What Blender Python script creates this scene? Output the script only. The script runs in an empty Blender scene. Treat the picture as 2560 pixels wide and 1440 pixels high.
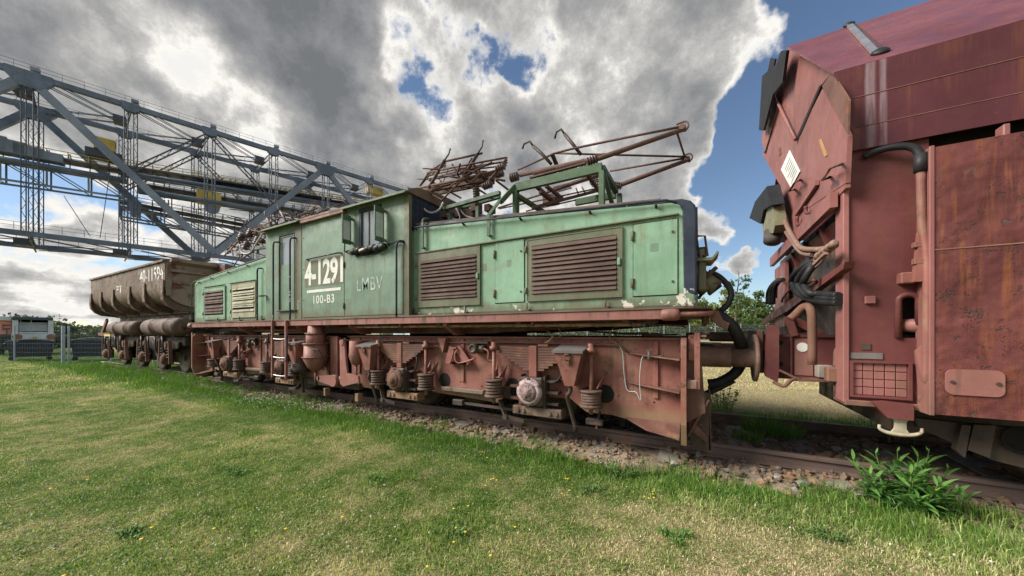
import bpy, bmesh, math, random
import numpy as np
from mathutils import Vector, Matrix, noise as mnoise

# ------------------------------------------------------------------ camera
scene = bpy.context.scene
COL = scene.collection
FPX, YAW, HOR, CZ = 853.0, math.radians(28.8), 832.0, 1.42     # focal length in px of a 2560 px wide picture, yaw, horizon row, eye height
SA, CA = math.sin(YAW), math.cos(YAW)
cam_data = bpy.data.cameras.new('camera')
cam_data.sensor_width = 36.0
cam_data.lens = FPX / 2560.0 * 36.0
cam_data.shift_y = (HOR - 720.0) / 2560.0
cam_data.clip_start = 0.05
cam_data.clip_end = 3000.0
cam = bpy.data.objects.new('camera', cam_data)
COL.objects.link(cam)
cam.location = (0, 0, CZ)
cam.rotation_euler = (math.radians(90), 0, YAW)
scene.camera = cam

# ------------------------------------------------------------------ sun and sky
SUN_AZ = math.radians(124.0)       # measured from +Y towards -X
SUN_EL = math.radians(37.0)
SUN_DIR = Vector((-math.sin(SUN_AZ) * math.cos(SUN_EL), math.cos(SUN_AZ) * math.cos(SUN_EL), math.sin(SUN_EL)))
sun_data = bpy.data.lights.new('sun', 'SUN')
sun_data.energy = 3.2
sun_data.angle = math.radians(28)
sun_data.color = (1.0, 0.95, 0.86)
sun = bpy.data.objects.new('sun', sun_data)
COL.objects.link(sun)
sun.rotation_euler = SUN_DIR.to_track_quat('Z', 'Y').to_euler()
sun.location = SUN_DIR * 60

scene.render.engine = 'CYCLES'
scene.cycles.max_bounces = 5
scene.cycles.diffuse_bounces = 3
scene.cycles.glossy_bounces = 2
scene.cycles.transmission_bounces = 3
scene.cycles.transparent_max_bounces = 6
scene.cycles.adaptive_threshold = 0.02
scene.cycles.caustics_reflective = False
scene.cycles.caustics_refractive = False
scene.view_settings.view_transform = 'Standard'
scene.view_settings.look = 'None'
scene.view_settings.gamma = 1.0
scene.view_settings.use_curve_mapping = False
scene.view_settings.exposure = 1.12

class NT:
    """thin wrapper for writing node trees as expressions"""
    def __init__(self, tree):
        self.t = tree
    def node(self, kind, **props):
        n = self.t.nodes.new(kind)
        for k, v in props.items():
            setattr(n, k, v)
        return n
    def link(self, a, b):
        self.t.links.new(a, b)
    def put(self, sock, v):
        if isinstance(v, bpy.types.NodeSocket):
            self.t.links.new(v, sock)
        elif v is not None:
            if sock.type == 'RGBA' and len(v) == 3:
                v = (*v, 1.0)
            sock.default_value = v
    def math(self, op, a, b=None, c=None, clamp=False):
        n = self.node('ShaderNodeMath', operation=op, use_clamp=clamp)
        self.put(n.inputs[0], a)
        if b is not None: self.put(n.inputs[1], b)
        if c is not None: self.put(n.inputs[2], c)
        return n.outputs[0]
    def vmath(self, op, a, b=None, scale=None):
        n = self.node('ShaderNodeVectorMath', operation=op)
        self.put(n.inputs[0], a)
        if b is not None: self.put(n.inputs[1], b)
        if scale is not None: self.put(n.inputs['Scale'], scale)
        return n.outputs['Value'] if op in ('DOT_PRODUCT', 'LENGTH') else n.outputs[0]
    def noise(self, vec, scale, detail=4, rough=0.55, dist=0.0, lac=2.0, color=False):
        n = self.node('ShaderNodeTexNoise')
        if vec is not None: self.put(n.inputs['Vector'], vec)
        n.inputs['Scale'].default_value = scale
        n.inputs['Detail'].default_value = detail
        n.inputs['Roughness'].default_value = rough
        n.inputs['Lacunarity'].default_value = lac
        n.inputs['Distortion'].default_value = dist
        return n.outputs['Color'] if color else n.outputs['Fac']
    def ramp(self, fac, stops, interp='LINEAR'):
        n = self.node('ShaderNodeValToRGB')
        n.color_ramp.interpolation = interp
        e = n.color_ramp.elements
        while len(e) < len(stops): e.new(0.5)
        for el, (p, c) in zip(e, stops):
            el.position = p
            el.color = (*c, 1.0) if not isinstance(c, (int, float)) else (c, c, c, 1.0)
        self.put(n.inputs['Fac'], fac)
        return n.outputs['Color']
    def mrange(self, v, a, b, c=0.0, d=1.0, smooth=True):
        n = self.node('ShaderNodeMapRange')
        n.interpolation_type = 'SMOOTHSTEP' if smooth else 'LINEAR'
        self.put(n.inputs['Value'], v)
        for nm, x in (('From Min', a), ('From Max', b), ('To Min', c), ('To Max', d)):
            self.put(n.inputs[nm], x)
        return n.outputs['Result']
    def mix(self, fac, a, b, blend='MIX'):
        n = self.node('ShaderNodeMix', data_type='RGBA', blend_type=blend)
        self.put(n.inputs['Factor'], fac)
        self.put(n.inputs['A'] if False else n.inputs[6], a)
        self.put(n.inputs[7], b)
        return n.outputs[2]
    def mapping(self, vec, scale=(1, 1, 1), loc=(0, 0, 0), rot=(0, 0, 0)):
        n = self.node('ShaderNodeMapping')
        self.put(n.inputs['Vector'], vec)
        n.inputs['Scale'].default_value = scale
        n.inputs['Location'].default_value = loc
        n.inputs['Rotation'].default_value = rot
        return n.outputs[0]

def sky_dir(u, v):
    """direction in the sky named by a row and column of the photograph (used to place the clouds by azimuth and height)"""
    a, b = (u - 1280) / FPX, (HOR - v) / FPX
    d = Vector((a * CA - SA, a * SA + CA, b))
    return d.normalized()

world = bpy.data.worlds.new('World')
scene.world = world
world.cycles.sampling_method = 'MANUAL'
world.cycles.sample_map_resolution = 256
world.use_nodes = True
W = NT(world.node_tree)
world.node_tree.nodes.clear()
geo = W.node('ShaderNodeTexCoord')
D = W.vmath('NORMALIZE', geo.outputs['Generated'])
sky = W.node('ShaderNodeTexSky')
sky.sky_type = 'NISHITA'
sky.sun_disc = False
sky.sun_elevation = SUN_EL
sky.sun_rotation = -SUN_AZ
sky.altitude = 120.0
sky.air_density = 1.0
sky.dust_density = 0.35
sky.ozone_density = 2.2
sep = W.node('ShaderNodeSeparateXYZ'); W.link(D, sep.inputs[0])
zc = W.math('MAXIMUM', sep.outputs['Z'], 0.0)
inv = W.math('DIVIDE', 1.0, W.math('ADD', zc, 0.16))
flat = W.vmath('MULTIPLY', D, (1, 1, 0))
pl = W.vmath('SCALE', flat, scale=inv)                       # position on a cloud layer
warp = W.vmath('SCALE', W.vmath('SUBTRACT', W.noise(D, 5.5, 4, 0.6, color=True), (0.5, 0.5, 0.5)), scale=0.16)
Dw = W.vmath('ADD', D, warp)
warp2 = W.vmath('SCALE', W.vmath('SUBTRACT', W.noise(D, 2.2, 2, 0.5, color=True), (0.5, 0.5, 0.5)), scale=0.1)
Dw = W.vmath('ADD', Dw, warp2)
# (column, row, inner radius deg, outer radius deg, weight)
BLOBS = [(300, -150, 17, 36, 0.80), (760, 160, 9, 25, 0.85), (60, 150, 10, 22, 0.65), (450, 330, 5, 15, 0.45), (860, 330, 4, 13, 0.35), (200, 330, 4, 12, 0.35),
         (1330, 190, 6, 17, 0.60), (1620, 160, 7, 17, 0.72), (1500, 400, 7, 17, 0.6), (1210, 420, 4, 13, 0.5), (1700, 40, 4, 12, 0.5),
         (1620, 540, 3, 9, 0.45), (1100, 180, 2, 8, 0.2), (1500, -150, 8, 20, 0.6), (1790, 300, 2, 7, 0.45), (700, 450, 5, 14, 0.5), (1000, 560, 5, 15, 0.5), (600, 580, 2, 7, 0.4), (1850, 150, 2, 6, 0.4),
         (60, 540, 1.8, 5.5, 0.75), (160, 560, 1.5, 5, 0.7), (40, 665, 1.5, 6, 0.8), (180, 690, 1.5, 6.5, 0.85), (60, 760, 1.2, 5, 0.8), (300, 640, 2, 6, 0.65), (430, 600, 2, 6, 0.5), (330, 770, 2, 6, 0.8), (250, 585, 1, 4, 0.5), (180, 775, 1.5, 5, .7), (500, 640, 2, 7, .5),
         (1845, 664, 0.9, 3.0, 0.62), (1965, 648, 0.7, 3.0, 0.55), (1770, 545, 0.9, 3.4, 0.52), (1900, 105, 1.2, 4.6, 0.5), (1835, 395, 0.4, 2.5, 0.45), (1895, 620, 0.2, 1.6, 0.4)]
HOLES = [(1030, 60, 1.0, 8.0, 0.72), (1090, 310, 0.8, 7.5, 0.66), (1005, 180, 0.5, 6.5, 0.5), (1120, 230, 0.5, 5.0, 0.35), (1285, 60, 0.5, 7.0, 0.62), (1420, 70, 0.5, 6.0, 0.5), (1190, 130, .5, 5, .35), (2130, 120, 9, 17, 0.9), (1990, 420, 6, 13, 0.6), (2080, 640, 6, 11, 0.4), (100, 470, 4, 9, 0.7), (330, 560, 6, 12, 0.8), (60, 610, 6, 12, .75), (210, 640, 3, 8, .45), (500, 600, 3, 9, .4)]
# (column, row, inner, outer, change of thickness): where the cloud lets the light through or stands dark
THIN = [(430, 90, 1, 5.5, -0.30), (330, 20, 1, 5, -0.18), (520, 190, 1, 4.5, -0.2), (620, 290, 1, 4.5, -0.26), (660, 380, 1, 4, -0.15), (975, 290, 1, 3.6, -0.45), (955, 60, 1, 4, -0.3), (1000, 150, .6, 3, -0.3),
        (870, 170, 4, 12, 0.22), (740, 60, 3, 10, 0.12), (120, 60, 5, 16, 0.02), (1500, 200, 8, 18, -0.14), (1330, 190, 3, 10, -0.08), (1450, 400, 5, 13, -0.02), (1620, 300, 3, 8, 0.06), (1900, 90, 2, 7, -0.2), (500, 480, 8, 20, -0.05), (100, 620, 6, 16, -0.15), (120, 740, 5, 14, -0.15)]
cov = None
for lst, sg in ((BLOBS, 1.0), (HOLES, -1.0)):
    for (u, v, r0, r1, w) in lst:
        dt = W.vmath('DOT_PRODUCT', W.vmath('NORMALIZE', Dw), tuple(sky_dir(u, v)))
        m = W.mrange(dt, math.cos(math.radians(r1)), math.cos(math.radians(r0)), 0.0, w * sg)
        cov = m if cov is None else W.math('ADD', cov, m)
# elsewhere in the sky: the same broken cloud goes on
away = W.mrange(W.vmath('DOT_PRODUCT', D, tuple(sky_dir(1280, 500))), 0.15, 0.45, 0.42, 0.0)
cov = W.math('ADD', W.math('MINIMUM', cov, 0.95), away)
big = W.noise(pl, 1.6, 7, 0.60)
fine = W.noise(D, 9.0, 8, 0.64)
nz = W.math('ADD', W.math('MULTIPLY', big, 0.75), W.math('MULTIPLY', fine, 0.75))      # about 0.75 on average
dens = W.math('SUBTRACT', W.math('ADD', cov, W.math('MULTIPLY', W.math('SUBTRACT', nz, 0.75), 2.5)), 0.27)
alpha = W.mrange(dens, -0.14, 0.24)
# relief: difference of the same noise sampled a little towards the sun
off = tuple(SUN_DIR * 0.03)
fine2 = W.noise(W.vmath('ADD', D, off), 9.0, 4, 0.6)
fine1 = W.noise(D, 9.0, 4, 0.6)
relief = W.math('SUBTRACT', fine1, fine2)
off2 = tuple(SUN_DIR * 0.08)
b1 = W.noise(D, 3.0, 3, 0.55)
b2 = W.noise(W.vmath('ADD', D, off2), 3.0, 3, 0.55)
relief = W.math('ADD', W.math('MULTIPLY', relief, 0.9), W.math('MULTIPLY', W.math('SUBTRACT', b1, b2), 1.2))
thick = W.math('SUBTRACT', W.math('ADD', dens, W.math('MULTIPLY', W.math('SUBTRACT', fine, 0.5), 0.95)), W.math('MULTIPLY', relief, 1.15))
for (u, v, r0, r1, w) in THIN:
    dt = W.vmath('DOT_PRODUCT', W.vmath('NORMALIZE', Dw), tuple(sky_dir(u, v)))
    thick = W.math('ADD', thick, W.mrange(dt, math.cos(math.radians(r1)), math.cos(math.radians(r0)), 0.0, w))
ccol = W.ramp(W.mrange(thick, -0.15, 1.30, 0, 1, False),
              [(0.0, (0.64, 0.63, 0.61)), (0.12, (0.70, 0.68, 0.64)), (0.30, (0.43, 0.42, 0.405)), (0.5, (0.285, 0.283, 0.28)), (0.75, (0.19, 0.195, 0.203)), (1.0, (0.13, 0.136, 0.145))])
bg1 = W.node('ShaderNodeBackground'); W.link(sky.outputs[0], bg1.inputs['Color']); bg1.inputs['Strength'].default_value = 0.06
bg2 = W.node('ShaderNodeBackground'); W.link(ccol, bg2.inputs['Color']); bg2.inputs['Strength'].default_value = 0.66
mixs = W.node('ShaderNodeMixShader')
W.link(alpha, mixs.inputs[0]); W.link(bg1.outputs[0], mixs.inputs[1]); W.link(bg2.outputs[0], mixs.inputs[2])
wo = W.node('ShaderNodeOutputWorld'); W.link(mixs.outputs[0], wo.inputs['Surface'])

# ------------------------------------------------------------------ measuring helpers (column/row of the photograph + a known plane -> metres)
def UX(u, Y):
    k = (u - 1280) / FPX
    return Y * (k * CA - SA) / (CA + k * SA)
def dep(X, Y): return -X * SA + Y * CA
def PY(u, v, Y):
    X = UX(u, Y)
    return Vector((X, Y, CZ + (HOR - v) * dep(X, Y) / FPX))
def PX(u, v, X):
    k = (u - 1280) / FPX
    Y = X * (CA + k * SA) / (k * CA - SA)
    return Vector((X, Y, CZ + (HOR - v) * dep(X, Y) / FPX))
def PZ(u, v, Z=0.0):
    d = (CZ - Z) * FPX / (v - HOR); r = (u - 1280) / FPX * d
    return Vector((r * CA - d * SA, r * SA + d * CA, Z))
def PD(u, v, d):
    r = (u - 1280) / FPX * d
    return Vector((r * CA - d * SA, r * SA + d * CA, CZ + (HOR - v) * d / FPX))
def GD(u, d, z=0.0):
    p = PD(u, HOR, d); p.z = z
    return p

RND = random.Random(7)

# ------------------------------------------------------------------ mesh collector
class MB:
    def __init__(self):
        self.v = []; self.f = []; self.s = []; self.ch = []
    def add(self, vs, fs, smooth=False):
        o = len(self.v)
        self.ch.append((o, len(self.f)))
        self.v.extend([tuple(p) for p in vs])
        self.f.extend([tuple(i + o for i in f) for f in fs])
        self.s.extend([smooth] * len(fs))
        return self
    def box(self, x0, x1, y0, y1, z0, z1, b=0.0):
        if x0 > x1: x0, x1 = x1, x0
        if y0 > y1: y0, y1 = y1, y0
        if z0 > z1: z0, z1 = z1, z0
        return self.frame(Vector(((x0 + x1) / 2, (y0 + y1) / 2, (z0 + z1) / 2)), Vector((1, 0, 0)), Vector((0, 1, 0)), Vector((0, 0, 1)), (x1 - x0) / 2, (y1 - y0) / 2, (z1 - z0) / 2, b)
    def frame(self, c, ax, ay, az, hx, hy, hz, b=0.0):
        H = (hx, hy, hz); AX = (ax, ay, az)
        if b <= 0:
            vs = [c + ax * (sx * hx) + ay * (sy * hy) + az * (sz * hz) for sx in (-1, 1) for sy in (-1, 1) for sz in (-1, 1)]
            return self.add(vs, [(0, 1, 3, 2), (4, 6, 7, 5), (0, 4, 5, 1), (2, 3, 7, 6), (0, 2, 6, 4), (1, 5, 7, 3)])
        b = min(b, 0.45 * min(H))
        vs = []; idx = {}
        for sx in (-1, 1):
            for sy in (-1, 1):
                for sz in (-1, 1):
                    S = (sx, sy, sz)
                    for a in range(3):
                        p = c.copy()
                        for k in range(3):
                            p = p + AX[k] * (S[k] * (H[k] if k == a else H[k] - b))
                        idx[(sx, sy, sz, a)] = len(vs); vs.append(p)
        fs = []
        for a in range(3):
            o = [k for k in range(3) if k != a]
            for s in (-1, 1):
                q = []
                for (p1, p2) in ((-1, -1), (1, -1), (1, 1), (-1, 1)):
                    S = [0, 0, 0]; S[a] = s; S[o[0]] = p1; S[o[1]] = p2
                    q.append(idx[(*S, a)])
                fs.append(tuple(q))
        for a in range(3):
            o = [k for k in range(3) if k != a]
            for p1 in (-1, 1):
                for p2 in (-1, 1):
                    S0 = [0, 0, 0]; S0[o[0]] = p1; S0[o[1]] = p2
                    S1 = list(S0); S0[a] = -1; S1[a] = 1
                    fs.append((idx[(*S0, o[0])], idx[(*S1, o[0])], idx[(*S1, o[1])], idx[(*S0, o[1])]))
        for sx in (-1, 1):
            for sy in (-1, 1):
                for sz in (-1, 1):
                    fs.append(tuple(idx[(sx, sy, sz, a)] for a in range(3)))
        return self.add(vs, fs)
    def beam(self, p0, p1, w, h, up=(0, 0, 1), b=0.0):
        p0 = Vector(p0); p1 = Vector(p1); d = p1 - p0; L = d.length
        if L < 1e-6: return self
        ax = d / L; up = Vector(up)
        ay = up.cross(ax)
        if ay.length < 1e-4: ay = Vector((0, 1, 0)).cross(ax)
        if ay.length < 1e-4: ay = Vector((1, 0, 0)).cross(ax)
        ay.normalize(); az = ax.cross(ay)
        return self.frame((p0 + p1) / 2, ax, ay, az, L / 2, w / 2, h / 2, b)
    def cyl(self, p0, p1, r0, r1=None, n=12, caps=True):
        return self.lathe(p0, Vector(p1) - Vector(p0), [(r0, 0.0), (r0 if r1 is None else r1, 1.0)], n, caps, unit=True)
    def lathe(self, p0, axis, prof, n=16, caps=True, unit=False, smooth=True):
        p0 = Vector(p0); axis = Vector(axis); L = axis.length; ax = axis / L
        k = Vector((0, 0, 1)) if abs(ax.z) < 0.9 else Vector((1, 0, 0))
        e1 = ax.cross(k).normalized(); e2 = ax.cross(e1)
        vs = []; fs = []
        for (r, h) in prof:
            q = p0 + ax * (h * L if unit else h)
            for i in range(n):
                t = 2 * math.pi * i / n
                vs.append(q + e1 * (r * math.cos(t)) + e2 * (r * math.sin(t)))
        for j in range(len(prof) - 1):
            for i in range(n):
                i2 = (i + 1) % n
                fs.append((j * n + i, j * n + i2, (j + 1) * n + i2, (j + 1) * n + i))
        self.add(vs, fs, smooth)
        if caps:
            o = len(self.v) - len(vs)
            self.f.append(tuple(o + i for i in range(n))[::-1]); self.s.append(False)
            self.f.append(tuple(o + (len(prof) - 1) * n + i for i in range(n))); self.s.append(False)
        return self
    def tube(self, pts, r, n=7, curve=0, caps=True):
        pts = [Vector(p) for p in pts]
        rs = list(r) if isinstance(r, (list, tuple)) else None
        if curve and len(pts) > 2:
            out = []; ro = []
            for i in range(len(pts) - 1):
                a = pts[max(i - 1, 0)]; b = pts[i]; c = pts[i + 1]; d = pts[min(i + 2, len(pts) - 1)]
                for k in range(curve):
                    t = k / curve
                    out.append(0.5 * ((2 * b) + (c - a) * t + (2 * a - 5 * b + 4 * c - d) * t * t + (3 * b - a - 3 * c + d) * t ** 3))
                    if rs: ro.append(rs[i] * (1 - t) + rs[i + 1] * t)
            out.append(pts[-1])
            if rs: ro.append(rs[-1]); rs = ro
            pts = out
        m = len(pts)
        tang = []
        for i in range(m):
            t = pts[min(i + 1, m - 1)] - pts[max(i - 1, 0)]
            tang.append(t.normalized() if t.length > 1e-9 else Vector((0, 0, 1)))
        k = Vector((0, 0, 1)) if abs(tang[0].z) < 0.9 else Vector((1, 0, 0))
        e1 = tang[0].cross(k).normalized()
        vs = []; fs = []
        for i in range(m):
            e1 = (e1 - tang[i] * e1.dot(tang[i]))
            e1 = e1.normalized() if e1.length > 1e-6 else tang[i].orthogonal().normalized()
            e2 = tang[i].cross(e1)
            rr = rs[i] if rs else r
            for j in range(n):
                t = 2 * math.pi * j / n
                vs.append(pts[i] + e1 * (rr * math.cos(t)) + e2 * (rr * math.sin(t)))
        for i in range(m - 1):
            for j in range(n):
                j2 = (j + 1) % n
                fs.append((i * n + j, i * n + j2, (i + 1) * n + j2, (i + 1) * n + j))
        self.add(vs, fs, True)
        if caps:
            o = len(self.v) - len(vs)
            self.f.append(tuple(o + j for j in range(n))[::-1]); self.s.append(False)
            self.f.append(tuple(o + (m - 1) * n + j for j in range(n))); self.s.append(False)
        return self
    def prism(self, poly, vec):
        """closed polygon of 3-D points pushed along vec"""
        poly = [Vector(p) for p in poly]; vec = Vector(vec); n = len(poly)
        vs = poly + [p + vec for p in poly]
        fs = [tuple(range(n))[::-1], tuple(range(n, 2 * n))]
        for i in range(n):
            j = (i + 1) % n
            fs.append((i, j, n + j, n + i))
        return self.add(vs, fs)
    def plate(self, xz, y0, y1):
        return self.prism([(a, y0, b) for a, b in xz], (0, y1 - y0, 0))
    def helix(self, c, r, z0, z1, turns, wire, n=6, seg=14):
        pts = []
        N = int(turns * seg)
        for i in range(N + 1):
            t = 2 * math.pi * i / seg
            pts.append((c[0] + r * math.cos(t), c[1] + r * math.sin(t), z0 + (z1 - z0) * i / N))
        return self.tube(pts, wire, n)
    def mesh(self, name):
        me = bpy.data.meshes.new(name)
        me.from_pydata(self.v, [], self.f)
        me.polygons.foreach_set('use_smooth', self.s)
        bm = bmesh.new(); bm.from_mesh(me)
        bmesh.ops.recalc_face_normals(bm, faces=bm.faces)
        bm.to_mesh(me); bm.free()
        me.update()
        return me
    def cut(self):
        """what follows is a piece of its own"""
        self.marks = getattr(self, 'marks', []) + [(len(self.v), len(self.f))]
        return self
    def pieces(self, gap=0.006):
        """groups of shapes that do not touch each other become objects of their own"""
        ch = self.ch; n = len(ch)
        rng = []
        for i, (v0, f0) in enumerate(ch):
            v1, f1 = ch[i + 1] if i + 1 < n else (len(self.v), len(self.f))
            p = np.array(self.v[v0:v1]); rng.append((v0, v1, f0, f1, p.min(0) - gap, p.max(0) + gap))
        par = list(range(n))
        def find(i):
            while par[i] != i:
                par[i] = par[par[i]]; i = par[i]
            return i
        for i in range(n):
            for j in range(i + 1, n):
                if (rng[i][4] <= rng[j][5]).all() and (rng[j][4] <= rng[i][5]).all():
                    par[find(i)] = find(j)
        groups = {}
        for i in range(n): groups.setdefault(find(i), []).append(i)
        out = []
        for g in groups.values():
            q = MB()
            for i in g:
                v0, v1, f0, f1 = rng[i][:4]; o = len(q.v)
                q.v += self.v[v0:v1]; q.f += [tuple(k - v0 + o for k in f) for f in self.f[f0:f1]]; q.s += self.s[f0:f1]
            out.append(q)
        return out
    def build(self, name, mat, parent=None, label=None, join=False):
        parts = [self] if (join or len(self.ch) > 400) else self.pieces()
        if len(parts) > 30: parts = [self]
        first = None
        for q in parts:
            me = q.mesh(name)
            me.materials.append(mat)
            o = link(name, me, parent, label)
            first = first or o
        return first

def link(name, data, parent=None, label=None):
    o = bpy.data.objects.new(name, data)
    COL.objects.link(o)
    if parent is not None:
        o.parent = parent
        # parts are modelled in world metres; a thing stands at its base, its parts carry no offset of their own
        o.matrix_parent_inverse = Matrix.Translation(-parent.location) if parent.parent is None else Matrix.Identity(4)
    if label: o['label'] = label
    return o

def tag(o, label=None, cat=None, group=None, kind=None):
    if label: o['label'] = label
    if cat: o['category'] = cat
    if group: o['group'] = group
    if kind: o['kind'] = kind
    return o

def thing(name, loc, label, cat, group=None):
    o = bpy.data.objects.new(name, None)
    COL.objects.link(o)
    o.location = loc
    o.empty_display_size = 0.3
    return tag(o, label, cat, group)

def text_mb(mb, body, place, height, width, spacing=1.0, bold=0.0, thick=0.003):
    """letters as flat raised paint: place(a, b, c) maps letter plane (a right, b up, c out) to the world"""
    cu = bpy.data.curves.new('lettering', 'FONT')
    cu.body = body; cu.size = 1.0; cu.space_character = spacing; cu.offset = bold; cu.resolution_u = 3
    ob = bpy.data.objects.new('lettering', cu)
    COL.objects.link(ob)
    bpy.context.view_layer.update()
    me = bpy.data.meshes.new_from_object(ob)
    vs = [v.co.copy() for v in me.vertices]
    fs = [tuple(p.vertices) for p in me.polygons]
    bpy.data.objects.remove(ob); bpy.data.curves.remove(cu); bpy.data.meshes.remove(me)
    x0 = min(v.x for v in vs); x1 = max(v.x for v in vs); y0 = min(v.y for v in vs); y1 = max(v.y for v in vs)
    out = [place((v.x - x0) / (x1 - x0) * width, (v.y - y0) / (y1 - y0) * height, thick) for v in vs]
    mb.add(out, fs)
    return mb

# ------------------------------------------------------------------ materials
MATS = {}
def new_mat(name):
    m = bpy.data.materials.new(name)
    m.use_nodes = True
    m.node_tree.nodes.clear()
    N = NT(m.node_tree)
    out = N.node('ShaderNodeOutputMaterial')
    b = N.node('ShaderNodeBsdfPrincipled')
    N.link(b.outputs[0], out.inputs['Surface'])
    MATS[name] = m
    return m, N, b, out

def mul(c, k): return tuple(min(1.0, x * k) for x in c)

def paint(name, base, faded=None, rust=(0.13, 0.055, 0.03), rust_amt=0.3, streak=0.35, streak_col=(0.10, 0.075, 0.055), rough=0.55, vary=0.25, bump=0.25,
          dust=None, dust_amt=0.0, chips=None, chip_z=None, chip_amt=0.10, grime=0.0, specks=0.0, runs=None, run_col=(0.13, 0.06, 0.03), foot=None, foot_col=(0.12, 0.11, 0.065), grime_col=(0.045, 0.033, 0.026), scale=1.0, spec=0.35):
    m, N, b, out = new_mat(name)
    pos = N.node('ShaderNodeNewGeometry').outputs['Position']
    faded = faded or mul(base, 1.25)
    n1 = N.noise(pos, 1.1 * scale, 4, 0.62)
    col = N.mix(N.mrange(n1, 0.3, 0.72), mul(base, 1 - vary), faded)
    n2 = N.noise(pos, 14 * scale, 4, 0.65)
    col = N.mix(N.mrange(n2, 0.35, 0.8, 0.0, 0.35), col, mul(base, 0.72))
    h = None
    if dust_amt > 0:
        nd = N.noise(pos, 3.2 * scale, 5, 0.65)
        col = N.mix(N.mrange(nd, 0.62 - 0.3 * dust_amt, 0.86 - 0.25 * dust_amt, 0.0, 0.85), col, dust or (0.3, 0.22, 0.15))
    if streak > 0:
        st = N.noise(N.mapping(pos, (7 * scale, 7 * scale, 0.55 * scale)), 1.6, 4, 0.6)
        lim = N.noise(pos, 0.9 * scale, 1, 0.5)
        sm = N.math('MULTIPLY', N.mrange(st, 0.47, 0.75, 0.0, streak), N.mrange(lim, 0.3, 0.65))
        col = N.mix(sm, col, streak_col)
    if grime > 0:
        ng = N.noise(N.mapping(pos, (1, 1, 0.7)), 2.6 * scale, 6, 0.7)
        col = N.mix(N.mrange(ng, 0.66 - 0.3 * grime, 0.86 - 0.2 * grime, 0.0, 0.85), col, grime_col)
    if runs:
        sr_ = N.node('ShaderNodeSeparateXYZ'); N.link(pos, sr_.inputs[0])
        nr_ = N.noise(N.mapping(pos, (1, 1, 0.05)), 11.0, 5, 0.7)
        nl_ = N.noise(N.mapping(pos, (1, 1, 0.02)), 3.0, 2, 0.5)
        for (zt_, ln_, am_) in runs:
            dz_ = N.math('SUBTRACT', zt_, sr_.outputs['Z'])
            fd_ = N.math('MULTIPLY', N.mrange(dz_, 0.0, 0.004, 0.0, 1.0), N.mrange(N.math('DIVIDE', dz_, N.math('ADD', N.math('MULTIPLY', nl_, ln_ * 1.6), 0.01)), 0.2, 1.0, 1.0, 0.0))
            col = N.mix(N.math('MULTIPLY', fd_, N.mrange(nr_, 0.50, 0.66, 0.0, am_)), col, run_col)
    if foot:
        sf_ = N.node('ShaderNodeSeparateXYZ'); N.link(pos, sf_.inputs[0])
        nf = N.noise(N.mapping(pos, (2.2, 2.2, 0.8)), 2.0, 5, 0.65)
        hz = N.math('SUBTRACT', sf_.outputs['Z'], N.math('MULTIPLY', N.math('SUBTRACT', nf, 0.42), foot[1] * 2.2))
        col = N.mix(N.mrange(hz, foot[0], foot[0] + foot[1], 0.8, 0.0), col, foot_col)
    if specks > 0:
        nk = N.noise(pos, 26 * scale, 3, 0.6)
        zone = N.noise(pos, 1.9 * scale, 2, 0.5)
        t0 = N.mrange(zone, 0.35, 0.7, 0.80, 0.80 - 0.28 * specks)
        kk = N.mrange(N.math('SUBTRACT', nk, t0), 0.0, 0.03)
        col = N.mix(N.math('MULTIPLY', kk, 0.85), col, rust)
    rm = None
    if rust_amt > 0:
        nr = N.noise(pos, 4.5 * scale, 7, 0.68, 0.2)
        t = 0.74 - 0.34 * rust_amt
        rm = N.mrange(nr, t, t + 0.06)
        rc = N.mix(N.noise(pos, 30 * scale, 2, 0.6), rust, mul(rust, 2.1))
        col = N.mix(N.math('MULTIPLY', rm, 0.9), col, rc)
    if chips:
        sx = N.node('ShaderNodeSeparateXYZ'); N.link(pos, sx.inputs[0])
        nc = N.noise(pos, 5.0, 9, 0.62, 0.3)
        edge = N.math('MULTIPLY', N.mrange(sx.outputs['Z'], chip_z[0], chip_z[1], chip_amt, 0.0, False), 1.0)
        cm = N.mrange(N.math('ADD', nc, edge), 0.66, 0.675)
        cm = N.math('MULTIPLY', cm, N.mrange(sx.outputs['Z'], chip_z[1] - 0.02, chip_z[1], 1.0, 0.0))
        col = N.mix(cm, col, chips)
    N.put(b.inputs['Base Color'], col)
    rr = N.mrange(N.noise(pos, 6 * scale, 2, 0.6), 0.3, 0.7, max(rough - 0.12, 0.05), min(rough + 0.18, 1.0))
    if rm is not None:
        rr = N.math('ADD', rr, N.math('MULTIPLY', rm, 0.25), clamp=True)
    N.put(b.inputs['Roughness'], rr)
    b.inputs['Specular IOR Level'].default_value = spec
    if bump > 0:
        hb = N.math('ADD', N.math('MULTIPLY', N.noise(pos, 2.2 * scale, 2, 0.5), 1.4), N.math('MULTIPLY', N.noise(pos, 60 * scale, 2, 0.6), 0.10))
        if rm is not None:
            hb = N.math('SUBTRACT', hb, N.math('MULTIPLY', rm, 0.16))
        if specks > 0:
            hb = N.math('SUBTRACT', hb, N.math('MULTIPLY', kk, 0.2))
        bp = N.node('ShaderNodeBump')
        bp.inputs['Strength'].default_value = bump
        bp.inputs['Distance'].default_value = 0.035
        N.put(bp.inputs['Height'], hb)
        N.link(bp.outputs[0], b.inputs['Normal'])
    return m

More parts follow.
